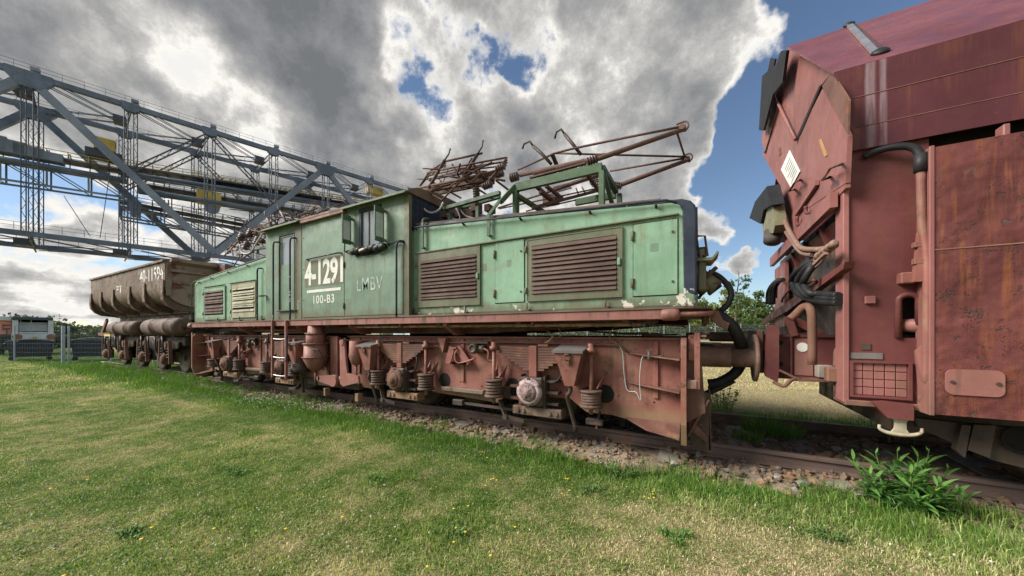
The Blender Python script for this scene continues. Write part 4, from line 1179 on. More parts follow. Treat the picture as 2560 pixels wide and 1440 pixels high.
for m in (1, -1):
    def X(x): return mx(x, m)
    prof = [(-0.16, 1.345), (-6.15, 1.345), (-6.22, 1.25), (-6.22, 0.62), (-5.6, 0.46), (-4.95, 0.44), (-4.75, 0.60), (-3.85, 0.60), (-3.6, 0.50), (-2.45, 0.45), (-2.3, 0.60), (-1.4, 0.60), (-1.2, 0.46), (-0.9, 0.46), (-0.55, 0.40), (-0.16, 0.40)]
    sf = MB()
    for Y0 in (4.06, BY2 - 4.10):
        sf.plate([(X(a), b) for a, b in prof], Y0, Y0 + 0.04)
    sf.box(X(-6.15), X(-0.17), 4.02, 4.12, 1.345, 1.366)          # top flange
    sf.box(X(-6.15), X(-0.17), BY2 - 4.12, BY2 - 4.02, 1.345, 1.366)
    for xx in (-6.1, -3.05):
        sf.box(X(xx) - 0.05, X(xx) + 0.05, 4.1, BY2 - 4.1, 0.75, 1.3)
    bog = sf.build('bogie', M_RED, loco, 'red-brown bogie frame with springs, axle boxes and sand boxes')
    for (xx, pk) in ((-1.85, True), (-4.21, False)):
        x = X(xx)
        leaf_spring(bog, x)
        axle_box(bog, x, pk and m == 1)
        wheel(bog, x)
    for xx in (-1.10, -2.42, -3.63, -4.68):
        coil(bog, X(xx), 0.56, 0.80 if xx != -1.10 else 0.76)
    hopper_box(bog, (X(-1.33), 1.22), m, 0)
    hopper_box(bog, (X(-4.83), 1.22), m, 0)
    # dark discs on the solid plate, painting the shade of openings beside the springs
    for xx in (-0.98, -2.22, -3.40, -4.5):
        c = X(xx)
        MB().lathe((c, 4.0585, 0.70), (0, 1, 0), [(0.11, -0.001), (0.11, 0.0005)], 18).build('opening_shade_disc', M_DARK, bog)
    # gauge / cable drum in the middle of the bogie
    c = X(-2.78)
    gm = MB().lathe((c, 3.93, 1.20), (0, -1, 0), [(0.075, -0.12), (0.075, 0.0), (0.06, 0.03), (0.045, 0.035), (0.04, 0.02), (0.015, 0.02)], 18).lathe((c + 0.12, 4.0, 1.19), (1, 0, 0), [(0.06, -0.1), (0.066, 0.02), (0.05, 0.04)], 12)
    gm.box(c - 0.16, c + 0.22, 3.96, 4.06, 1.27, 1.30)
    gm.build('slip_gauge', M_GRIME, bog)
    tri = MB()
    for s in (0, 1):
        tri.beam((c - 0.42, 3.99, 1.20 if s else 0.98), (c - 0.32 if s else c - 0.10, 3.99, 1.20 if s else 0.98), 0.10, 0.02)
    tri.beam((c - 0.42, 3.99, 1.21), (c - 0.50, 3.99, 0.97), 0.10, 0.02, (0, 1, 0)).beam((c - 0.32, 3.99, 1.21), (c - 0.12, 3.99, 0.97), 0.10, 0.02, (0, 1, 0)).beam((c - 0.50, 3.99, 0.98), (c - 0.12, 3.99, 0.98), 0.10, 0.02)
    tri.build('triangle_bracket', M_RED, bog)
    MB().plate([(c - 0.68, 1.345), (c - 0.52, 1.345), (c - 0.58, 1.12)], 3.96, 4.06).build('gusset', M_RED, bog)
    tb = MB().tube([(c - 0.30, 3.96, 1.17), (c - 0.34, 3.95, 1.10), (c - 0.28, 3.95, 0.98), (c + 0.02, 3.96, 1.06)], 0.013, 6, 4).tube([(c + 0.16, 3.96, 1.20), (c + 0.24, 3.95, 1.16), (c + 0.24, 3.95, 1.05), (c + 0.34, 3.97, 1.04)], 0.013, 6, 4)
    tb.build('air_pipe', M_RED, bog)
    lb = MB().box(X(-3.36), X(-2.62), 3.93, 4.06, 0.565, 0.62, 0.006).prism([(X(-2.62), 3.93, 0.59), (X(-2.25), 4.06, 0.52), (X(-2.25), 4.06, 0.70)], (0, 0, 0.012))
    lb.build('foot_ledge', M_TIP, bog)
    br = MB().beam((X(-3.0), 3.98, 0.405), (X(-2.15), 3.98, 0.40), 0.02, 0.035).box(X(-3.16), X(-2.98), 3.94, 4.02, 0.37, 0.45, 0.008).box(X(-1.18), X(-0.98), 3.95, 4.02, 0.34, 0.41, 0.006).beam((X(-1.06), 3.98, 0.30), (X(-1.02), 3.98, 0.50), 0.02, 0.03, (0, 1, 0))
    br.build('brake_rod', M_GRIME, bog)
    # rivets, pipes, brake shoes and hangers
    rv = MB()
    for i in range(30):
        x = X(-0.45 - 0.19 * i)
        rv.lathe((x, 4.058, 1.315), (0, -1, 0), [(0.012, 0), (0.010, 0.008), (0.004, 0.011)], 6)
        if i % 2 == 0: rv.lathe((x, 4.058, 0.66 + 0.02 * (i % 4)), (0, -1, 0), [(0.012, 0), (0.010, 0.008), (0.004, 0.011)], 6)
    tag(rv.build('rivet_rows', M_RED, bog, None, True), kind='stuff')
    ap = MB().tube([(X(-5.95), 4.03, 1.285), (X(-4.6), 4.03, 1.29), (X(-3.4), 4.02, 1.275), (X(-2.3), 4.03, 1.29), (X(-0.8), 4.03, 1.28), (X(-0.72), 4.03, 1.2)], 0.012, 6)
    ap.build('air_pipe', M_DIRTRED, bog)
    for xx in (-1.85, -4.21):
        for s in (-1, 1):
            sh = MB().prism([(X(xx + s * 0.50), 4.36, 0.50), (X(xx + s * 0.62), 4.36, 0.48), (X(xx + s * 0.60), 4.36, 0.80), (X(xx + s * 0.48), 4.36, 0.78)], (0, 0.14, 0))
            sh.beam((X(xx + s * 0.58), 4.32, 0.64), (X(xx + s * 0.66), 4.28, 1.25), 0.04, 0.06, (0, 1, 0))
            sh.build('brake_shoe', M_GRIME, bog)
        bk = MB().beam((X(xx - 0.55), 4.02, 0.50), (X(xx - 0.42), 3.96, 0.30), 0.05, 0.04).beam((X(xx - 0.42), 3.96, 0.30), (X(xx - 0.15), 3.97, 0.27), 0.03, 0.05).lathe((X(xx - 0.42), 3.92, 0.30), (0, 1, 0), [(0.035, 0), (0.035, 0.08)], 8)
        bk.build('brake_hanger', M_GRIME, bog)
        hb2 = MB().tube([(X(xx + 0.30), 3.94, 1.14), (X(xx + 0.40), 3.9, 1.0), (X(xx + 0.36), 3.9, 0.86), (X(xx + 0.26), 3.93, 0.80)], 0.014, 6, 4)
        hb2.build('earth_cable', M_BLACK, bog)
        cs2 = MB().box(X(xx) - 0.36, X(xx) - 0.19, 3.97, 4.06, 0.54, 0.58).box(X(xx) - 0.36, X(xx) - 0.19, 3.97, 4.06, 0.70, 0.73).box(X(xx) - 0.21, X(xx) - 0.18, 3.93, 4.06, 0.50, 0.88)
        cs2.build('axle_guide', M_DIRTRED, bog)
    for xx in (-0.42, -3.05, -5.35, -5.75):
        MB().box(X(xx) - 0.025, X(xx) + 0.025, 4.035, 4.06, 0.70, 1.33, 0.004).build('frame_stiffener', M_RED, bog)
    mt = MB().lathe((X(-3.05), 4.3, 0.62), (0, 1, 0), [(0.1, 0), (0.30, 0.05), (0.32, 0.2), (0.32, 0.5)], 16).box(X(-2.75), X(-1.95), 4.5, 6.2, 0.40, 0.95, 0.05)
    mt.build('traction_motor', M_GRIME, bog)
    # end part: ribs, buffer beam, guard iron
    rb = MB()
    for zz in (1.155, 0.82):
        rb.prism([(X(-0.74), 4.06, zz + 0.03), (X(-0.18), 4.06, zz - 0.02), (X(-0.18), 3.85, zz - 0.02)], (0, 0, 0.014))
    rb.prism([(X(-0.75), 4.06, 0.44), (X(-0.50), 3.90, 0.37), (X(-0.18), 3.84, 0.33), (X(-0.18), 4.06, 0.44)], (0, 0, 0.014))
    rb.build('stiffening_rib', M_DIRTRED, bog)
    hs = MB()
    edge = [(3.79, 1.30), (3.80, 1.345), (3.86, 1.37), (BY2 - 3.86, 1.37), (BY2 - 3.80, 1.345), (BY2 - 3.79, 1.30), (BY2 - 3.79, 0.50), (BY2 - 3.86, 0.28), (BY2 - 4.1, 0.27), (BY2 - 4.3, 0.42), (4.3, 0.42), (4.1, 0.27), (3.86, 0.28), (3.79, 0.50)]
    hs.prism([(X(-0.165), y, z) for y, z in edge], (m * 0.05, 0, 0))
    hs.build('headstock', M_RED, bog, 'thick red end plate of the bogie')
    hg = MB()
    for y in (3.92, 4.32, BY2 - 4.32, BY2 - 3.92):
        hg.prism([(X(-0.115), y, 1.20), (X(0.02), y, 1.15), (X(0.05), y, 0.62), (X(-0.115), y, 0.50)], (0, 0.02, 0))
    hg.build('headstock_rib', M_DIRTRED, bog)
    gi = MB()
    gi.prism([(X(-0.11), 4.03, 0.86), (X(0.08), 4.03, 0.80), (X(0.10), 4.03, 0.22), (X(0.08), 4.03, 0.19), (X(-0.06), 4.03, 0.22), (X(-0.11), 4.03, 0.42)], (0, 0.022, 0))
    gi.prism([(X(0.085), 4.03, 0.80), (X(0.085), 4.62, 0.80), (X(0.085), 4.62, 0.22), (X(0.085), 4.03, 0.22)], (m * 0.018, 0, 0))
    gi.prism([(X(-0.09), 4.05, 0.62), (X(0.08), 4.05, 0.38), (X(0.08), 4.06, 0.34), (X(-0.09), 4.06, 0.36)], (0, 0.25, 0))
    gi.box(X(-0.03), X(0.07), 4.30, 4.60, 0.19, 0.26)
    gi.build('guard_iron', M_SPRING, bog)
    gz_ = MB()
    gz_.prism([(X(-0.112), 3.98, 0.98), (X(0.06), 3.98, 0.78), (X(0.06), 3.98, 0.70), (X(-0.112), 3.98, 0.74)], (0, 0.03, 0))
    gz_.prism([(X(-0.10), 3.99, 0.56), (X(0.07), 3.99, 0.36), (X(0.07), 3.99, 0.30), (X(-0.10), 3.99, 0.42)], (0, 0.025, 0))
    gz_.beam((X(-0.10), 3.96, 0.36), (X(0.08), 3.96, 0.75), 0.02, 0.05, (0, 1, 0))
    gz_.beam((X(-0.08), 3.96, 1.05), (X(0.03), 3.97, 0.82), 0.03, 0.07, (0, 1, 0))
    gz_.build('guard_brace', M_DIRTRED, bog)
    MB().box(X(-0.112), X(-0.02), 3.82, 4.0, 0.86, 0.95, 0.008).build('guard_clamp', M_BUFF, bog)
    sp = MB().box(X(-0.10), X(-0.02), 3.86, 3.96, 1.14, 1.40, 0.006).beam((X(-0.02), 3.84, 0.86), (X(-0.02), 3.84, 1.42), 0.052, 0.02, (0, 1, 0), 0.004).box(X(-0.045), X(0.06), 3.84, 4.4, 1.375, 1.40, 0.004)
    sp.build('headstock_strap', M_RED, bog)
    by = 4.40
    for yb in (by, BY2 - by):
        bf = MB().lathe((X(-0.115), yb, 1.155), (m, 0, 0), [(0.17, 0), (0.17, 0.03), (0.118, 0.04), (0.112, 0.40), (0.118, 0.41)], 24)
        bh = bf.build('buffer_housing', M_BUFF, bog)
        pl = MB().lathe((X(0.29), yb, 1.155), (m, 0, 0), [(0.104, 0.0), (0.104, 0.205), (0.15, 0.21), (0.245, 0.205), (0.25, 0.215), (0.25, 0.235), (0.20, 0.248), (0.02, 0.255)], 32)
        pl.build('buffer_head', M_BUFF, bog)
    dk = MB()
    dk.box(X(0.0), X(0.16), 4.9, 5.84, 1.05, 1.28, 0.02).beam((X(0.1), TRY, 1.16), (X(0.42), TRY, 1.16), 0.12, 0.09).box(X(-0.1), X(0.22), 4.45, 4.70, 1.355, 1.40, 0.008)
    dk.beam((X(-0.1), 4.2, 1.40), (X(0.28), 4.5, 1.36), 0.10, 0.05).box(X(0.10), X(0.34), 4.56, 4.66, 1.32, 1.43, 0.01)
    dk.build('coupling_gear', M_GRIME, bog)
    jk = MB()
    for k in range(5):
        x = X(-0.45 - 0.16 * k)
        jk.beam((x - 0.15, 4.35 + 0.05 * (k % 2), 1.39 + 0.012 * k), (x + 0.2, 4.5, 1.40 + 0.01 * (k % 3)), 0.09, 0.02)
    jk.tube([(X(-1.0), 4.1, 1.37), (X(-1.0), 4.1, 1.43), (X(-0.86), 4.1, 1.43), (X(-0.86), 4.1, 1.37)], 0.01, 6)
    jk.build('loose_planks', M_GRIME, bog)

# wiring on the right bogie side
wr = MB()
wr.tube([PY(1545, 862, 4.04), PY(1556, 880, 4.04), PY(1560, 930, 4.04), PY(1568, 975, 4.04), PY(1590, 980, 4.0), PY(1602, 1002, 4.0), PY(1599, 950, 4.0), PY(1605, 895, 4.0), PY(1620, 890, 4.0)], 0.005, 5, 4)
wr.build('bogie_wire', M_CABLE, loco)
tp = MB().cyl(PY(1623, 900, 3.97), PY(1623, 878, 3.97), 0.018, n=8).beam(PY(1614, 876, 3.96), PY(1630, 874, 3.96), 0.012, 0.012).cyl(PY(1640, 894, 3.97), PY(1660, 886, 3.97), 0.008, n=6)
tp.build('drain_cock', M_STEEL, loco)
# between the bogies: brake cylinders, levers, ladder
cylx = UX(790, 3.86)
bc = MB().lathe((cylx, 3.86, 1.55), (0, 0, -1), [(0.135, 0), (0.14, 0.14), (0.165, 0.16), (0.165, 0.33), (0.15, 0.34), (0.20, 0.36), (0.205, 0.58), (0.215, 0.60), (0.215, 0.62), (0.14, 0.78), (0.08, 0.84), (0.03, 0.85)], 22)
bco = bc.build('brake_cylinder', M_SILL, loco, 'upright red brake cylinder between the bogies')
fl_ = MB()
for zz, rr in ((1.39, 0.185), (1.20, 0.225), (0.95, 0.235)):
    fl_.lathe((cylx, 3.86, zz), (0, 0, 1), [(rr - 0.02, -0.001), (rr, 0.004), (rr, 0.022), (rr - 0.02, 0.026)], 22)
    for i in range(10):
        t_ = i * 0.628
        fl_.cyl((cylx + (rr - 0.015) * math.cos(t_), 3.86 + (rr - 0.015) * math.sin(t_), zz + 0.02), (cylx + (rr - 0.015) * math.cos(t_), 3.86 + (rr - 0.015) * math.sin(t_), zz + 0.04), 0.012, n=6)
fl_.build('cylinder_flange', M_DIRTRED, bco, None, True)
MB().tube([(cylx + 0.15, 3.70, 1.12), (cylx + 0.28, 3.74, 1.10), (cylx + 0.30, 3.8, 0.95), (cylx + 0.26, 3.85, 0.80)], 0.012, 6, 4).build('air_pipe', M_GRIME, bco)
MB().cyl((cylx, 3.86, 0.72), (cylx, 3.86, 0.42), 0.028, n=8).build('piston_rod', M_DIRTRED, loco)
lv = MB()
a = PY(800, 945, 3.84); b = PY(842, 952, 3.84)
lv.lathe((a.x, 3.80, a.z), (0, 1, 0), [(0.05, 0), (0.05, 0.07)], 12).lathe((b.x - 0.06, 3.79, b.z), (0, 1, 0), [(0.105, 0), (0.105, 0.10)], 18)
lv.prism([(a.x, 3.80, a.z - 0.05), (b.x - 0.06, 3.80, b.z - 0.10), (b.x - 0.06, 3.80, b.z + 0.10), (a.x, 3.80, a.z + 0.05)], (0, 0.06, 0))
lv.cyl((b.x - 0.06, 3.9, b.z), (b.x + 0.2, 3.95, b.z + 0.02), 0.08, n=12)
lv.build('brake_crank', M_SILL, loco)
el = MB()
p1, p2, p3, p4 = PY(857, 852, 3.84), PY(858, 962, 3.84), PY(900, 955, 3.84), PY(868, 855, 3.84)
el.plate([(p1.x - 0.03, p1.z), (p1.x + 0.08, p1.z), (p1.x + 0.17, p2.z + 0.22), (p3.x, p3.z + 0.10), (p3.x + 0.02, p3.z + 0.0), (p2.x + 0.05, p2.z - 0.02), (p2.x - 0.03, p2.z + 0.02)], 3.80, 3.84)
el.lathe((p1.x + 0.025, 3.79, p1.z - 0.03), (0, 1, 0), [(0.055, 0), (0.055, 0.06)], 12)
el.build('brake_lever', M_SILL, loco, 'angled red brake lever arm')
sx_ = UX(888, 3.86)
sc = MB().lathe((sx_, 3.88, 1.28), (0, 0, -1), [(0.11, 0), (0.115, 0.22), (0.12, 0.24), (0.12, 0.26), (0.08, 0.40), (0.03, 0.42)], 18).cyl((sx_, 3.88, 0.9), (sx_, 3.88, 0.55), 0.022, n=8)
sc.build('brake_cylinder', M_RED, loco)
vp = MB().box(UX(828, 4.0), UX(846, 4.0), 3.98, 4.10, 0.46, 1.36, 0.006).prism([(UX(828, 4.0), 4.06, 1.36), (UX(812, 4.0), 4.06, 0.5), (UX(828, 4.0), 4.06, 0.46)], (0, 0.03, 0))
vp.box(UX(815, 3.95), UX(812, 3.95) + 0.09, 3.9, 4.0, 0.24, 0.38, 0.006).box(UX(893, 3.95), UX(893, 3.95) + 0.09, 3.9, 4.0, 0.22, 0.36, 0.006)
vp.build('centre_frame_plate', M_RED, loco)
cb = MB().box(-6.75, -5.55, 4.15, 6.5, 0.5, 1.2, 0.03).beam((-7.3, TRY, 0.95), (-5.0, TRY, 0.95), 0.3, 0.3).box(-7.0, -5.3, 4.0, 4.1, 0.40, 0.52, 0.01)
cb.build('bogie_coupling', M_GRIME, loco)
hose = MB().lathe((UX(748, 3.9), 3.92, 0.95), (0, 0, -1), [(0.06, 0), (0.10, 0.02), (0.10, 0.06), (0.13, 0.07), (0.13, 0.13), (0.16, 0.14), (0.16, 0.22), (0.18, 0.23), (0.18, 0.30)], 16)
hose.build('rubber_bellows', M_GRIME, loco)
# ladder
lad = MB()
xl0, xl1 = UX(679, FY - 0.05), UX(713, FY - 0.05)
for x in (xl0, xl1):
    lad.box(x - 0.02, x + 0.02, FY - 0.055, FY - 0.008, 0.53, DZ - 0.02, 0.004)
lo = lad.build('ladder', M_SILL, loco, 'short red boarding ladder hanging below the cab door')
for v in (847, 893, 938):
    z = PY(695, v, FY - 0.03).z
    MB().tube([(xl0, FY - 0.03, z), (xl0 + (xl1 - xl0) / 2, FY - 0.03, z - 0.012), (xl1, FY - 0.03, z)], 0.014, 7, 4).build('rung', M_BRIGHT, lo)
gb = MB()
for (x, s) in ((xl0, -1), (xl1, 1)):
    gb.tube([(x + s * 0.02, FY - 0.06, 1.40), (x + s * 0.09, FY - 0.07, 1.36), (x + s * 0.10, FY - 0.07, 0.95), (x + s * 0.02, FY - 0.06, 0.88)], 0.014, 7, 4)
gb.build('ladder_grip', M_NAVY, lo)

# ---- front of the long hood: steps, lamp, hoses
fs = MB().tube([PY(1741, 600, 4.0), PY(1744, 590, 4.0), PY(1762, 590, 4.0), PY(1769, 640, 4.0), PY(1757, 640, 4.0)], 0.011, 7).tube([PY(1748, 620, 4.0), PY(1766, 618, 4.0)], 0.008, 6).tube([PY(1738, 560, 4.0), PY(1748, 640, 4.0)], 0.010, 6)
fs.build('end_grab_rail', M_GRIME, loco)
sh = MB()
a, b, c = PY(1736, 648, 4.0), PY(1780, 645, 4.0), PY(1797, 633, 4.0)
sh.prism([(a.x, 3.95, a.z - 0.03), (b.x, 3.95, b.z - 0.03), (c.x, 3.95, c.z), (c.x - 0.01, 3.95, c.z + 0.02), (b.x, 3.95, b.z + 0.0), (a.x, 3.95, a.z + 0.0)], (0, 0.34, 0))
sh.build('lamp_shelf', M_OLIVE, loco)
hl = MB()
for (ua, va, ub, vb, r0, r1) in ((1748, 690, 1790, 720, 0.085, 0.085), (1742, 705, 1770, 725, 0.10, 0.07)):
    hl.cyl(PY(ua, va, 4.2), PY(ub, vb, 4.2), r0, r1, 16)
hl.box(-0.02, 0.06, 4.0, 4.45, 1.85, 2.30, 0.02)
hl.build('head_lamp', M_OLIVE, loco)
js = MB()
for i in range(9):
    a = PY(1745 + RND.uniform(0, 40), 668 + RND.uniform(0, 90), 4.05 + RND.uniform(0, .3)); b = a + Vector((RND.uniform(-0.1, 0.14), RND.uniform(-0.1, 0.1), RND.uniform(-0.12, 0.12)))
    js.cyl(a, b, RND.uniform(0.015, 0.04), n=8)
js.build('jumper_coupling', M_GRIME, loco)
c1 = MB().tube([PY(1770, 680, 4.2), PY(1795, 690, 4.2), PY(1818, 712, 4.2), PY(1828, 735, 4.2), PY(1820, 760, 4.2), PY(1803, 776, 4.2)], 0.029, 9, 5)
c1.build('jumper_hose', M_BLACK, loco)
c2 = MB().tube([PY(1785, 780, 4.2), PY(1800, 790, 4.2), PY(1830, 815, 4.22), PY(1848, 850, 4.3), PY(1856, 890, 4.6), PY(1840, 930, 4.6), PY(1800, 955, 4.6), PY(1770, 960, 4.6)], 0.058, 10, 5)
c2.build('coupling_hose', M_BLACK, loco, 'thick black hose hanging from the deck corner to the bogie end')
c3 = MB().tube([PY(1835, 950, 4.6), PY(1800, 968, 4.6), PY(1765, 985, 4.6)], 0.035, 9, 4)
c3.build('coupling_hose', M_BLACK, loco)
hk = MB().prism([PY(1775, 775, 4.1), PY(1796, 778, 4.1), PY(1808, 800, 4.1), PY(1824, 808, 4.1), PY(1818, 826, 4.1), PY(1795, 812, 4.1), PY(1778, 798, 4.1)], (0, 0.14, 0))
hk.build('hose_bracket', M_DIRTRED, loco)

# ---- pantographs
def insulator(parent, p, d=(0, 0, 1), L=0.16, r=0.05):
    prof = [(r * 0.5, 0)]
    for i in range(4):
        h = L * (i + 0.2) / 4
        prof += [(r * 0.55, h), (r, h + L * 0.05), (r, h + L * 0.10), (r * 0.55, h + L * 0.15)]
    prof.append((r * 0.5, L))
    MB().lathe(p, d, prof, 14).build('insulator', M_INSUL, parent)
YN, YF = 4.2, 5.0
pan = MB()
pan.tube([PY(1300, 437, YN), PY(1500, 395, YN), PY(1712, 322, YN)], [0.030, 0.032, 0.024], 9)
pan.tube([PY(1540, 466, YF), PY(1722, 399, YF)], [0.034, 0.026], 9)
panto = pan.build('pantograph', M_PANTO, loco, 'rusty lowered side pantograph with long arms reaching over the hood end')
p2 = MB()
p2.tube([PY(1294, 425, YN), PY(1385, 384, YN), PY(1430, 372, YN), PY(1560, 345, YN), PY(1702, 317, YN)], 0.014, 7)
p2.tube([PY(1390, 383, YN + 0.3), PY(1455, 385, YN + .3), PY(1722, 392, YF)], 0.013, 7)
p2.tube([PY(1525, 428, YF), PY(1715, 395, YF)], 0.014, 7)
p2.tube([PY(1692, 330, YN), PY(1712, 392, YF)], 0.012, 7)
p2.tube([PY(1245, 520, YF), PY(1380, 478, YF), PY(1500, 440, YF)], 0.015, 7)
p2.build('thin_arm', M_PANTO, panto)
tips = MB()
for p in (PY(1706, 319, YN), PY(1718, 397, YF)):
    tips.lathe(p + Vector((0, -0.03, 0)), (0, 1, 0), [(0.03, 0), (0.036, 0.02), (0.036, 0.05), (0.025, 0.07)], 12)
    tips.tube([p + Vector((-0.06, 0, 0.05)), p + Vector((0.03, 0, 0.06)), p + Vector((0.06, 0, 0.0)), p + Vector((0.02, 0, -0.05))], 0.010, 6, 4)
tips.build('arm_joint', M_PANTO, panto)
for (pp, Y) in (([(1306, 372), (1310, 360), (1324, 353), (1334, 366), (1356, 386), (1378, 410)], YN), ([(1387, 346), (1391, 330), (1403, 323), (1412, 336), (1430, 358), (1452, 386)], YN + 0.1)):
    mb = MB().tube([PY(a, b, Y) for a, b in pp[:4]], 0.014, 7).tube([PY(a, b, Y) for a, b in pp[3:]], 0.024, 6)
    mb.build('collector_horn', M_GRIME, panto)
for (ua, va, ub, vb, Y) in ((1334, 437, 1385, 423, YN), (1392, 424, 1438, 410, YN), (1442, 408, 1462, 402, YN), (1384, 472, 1423, 461, YF), (1474, 445, 1496, 438, YF), (1474, 458, 1496, 450, YF)):
    a, b = PY(ua, va, Y), PY(ub, vb, Y)
    d = (b - a); L = d.length; ax = d.normalized(); e2 = ax.cross(Vector((0, 1, 0))).normalized(); e1 = Vector((0, 1, 0))
    N = int(L / 0.019) * 8
    for off in (0, 0.09):
        MB().tube([a + d * (i / N) + (e1 * math.cos(i * 0.785) + e2 * math.sin(i * 0.785)) * 0.028 + Vector((0, off, 0)) for i in range(N + 1)], 0.006, 5).build('tension_spring', M_PANTO, panto)
fr = MB()
fr.beam(PY(1325, 445, YN), PY(1465, 408, YN), 0.05, 0.02).beam(PY(1368, 480, YF), PY(1505, 432, YF), 0.05, 0.03).beam(PY(1340, 465, YN + 0.3), PY(1380, 500, YF), 0.05, 0.04)
for (a, b) in (((1365, 465, 4.4), (1405, 495, 4.9)), ((1460, 425, 4.3), (1500, 480, 4.9)), ((1350, 480, 4.5), (1390, 510, 5.0)), ((1380, 385, 4.2), (1395, 420, 4.4)), ((1330, 520, 4.3), (1500, 475, 5.0))):
    fr.beam(PY(*a), PY(*b), 0.045, 0.035)
fr.box(PY(1378, 495, 4.9).x - .1, PY(1378, 495, 4.9).x + .1, 4.8, 5.0, PY(1378, 500, 4.9).z - 0.06, PY(1378, 500, 4.9).z + 0.06)
for (ua, va, ub, vb, Y) in ((1248, 522, 1498, 470, 4.7), (1315, 528, 1440, 500, 4.9), (1395, 478, 1402, 505, 4.8), (1440, 470, 1446, 486, 4.8), (1455, 468, 1463, 482, 4.8)):
    fr.tube([PY(ua, va, Y), PY(ub, vb, Y)], 0.011, 6)
fr.build('base_frame', M_PANTO, panto)
insulator(panto, PY(1494, 398, YN), PY(1468, 407, YN) - PY(1494, 398, YN), 0.13, 0.062)
insulator(panto, PY(1296, 440, YN), PY(1268, 448, YN) - PY(1296, 440, YN), 0.13, 0.062)
insulator(panto, (PY(1555, 460, YF).x, YF, PY(1555, 466, YF).z), (-0.5, 0, 0.2), 0.12, 0.05)
ring = MB().tube([PY(1500, 390, YN) + Vector((0.10 * math.cos(t), 0.02, 0.03 * math.sin(t))) for t in [i * 0.45 for i in range(15)]], 0.008, 5)
ring.build('arc_ring', M_GRIME, panto)
# green support stand of the pantograph
gs = MB()
P_ = PY(1505, 402, YN); Q_ = PY(1290, 468, YN)
zt = 3.445
def htop(x): return hood_top(x) + 0.03
gs.beam((Q_.x, YN, zt), (P_.x, YN, zt), 0.06, 0.11)
gs.beam((Q_.x + 0.6, YF, zt - 0.05), (P_.x, YF, zt - 0.05), 0.06, 0.09)
for (x, y) in ((P_.x, YN), (P_.x + 0.05, YF), (Q_.x, YN), (Q_.x, YF)):
    gs.beam((x, y, htop(x) - 0.02), (x, y, zt - 0.05), 0.09, 0.06, (1, 0, 0))
gs.beam((Q_.x, YN, zt - 0.1), (Q_.x + 0.55, YF, htop(Q_.x)), 0.06, 0.05)
gs.beam((P_.x, YN, zt), (P_.x, YF, zt), 0.07, 0.06)
gs.beam((P_.x + 0.01, YN + 0.05, zt - 0.05), (P_.x + 0.02, YF, htop(P_.x) + 0.1), 0.05, 0.04)
xh = UX(1222, HY - 0.04) + 0.09
gs.beam((xh, HY + 0.12, hood_top(xh) + 0.24), (Q_.x - 0.02, YN, zt + 0.02), 0.07, 0.06)
gs.beam((-3.2, 4.5, htop(-3.2) + 0.12), (P_.x, 4.5, htop(P_.x) + 0.12), 0.05, 0.06)
gs.build('pantograph_stand', paint('stand_green_paint', (0.055, 0.105, 0.052), (0.085, 0.15, 0.078), rust_amt=0.28, streak=0.4, specks=0.4), loco, 'green steel stand holding up the pantograph')

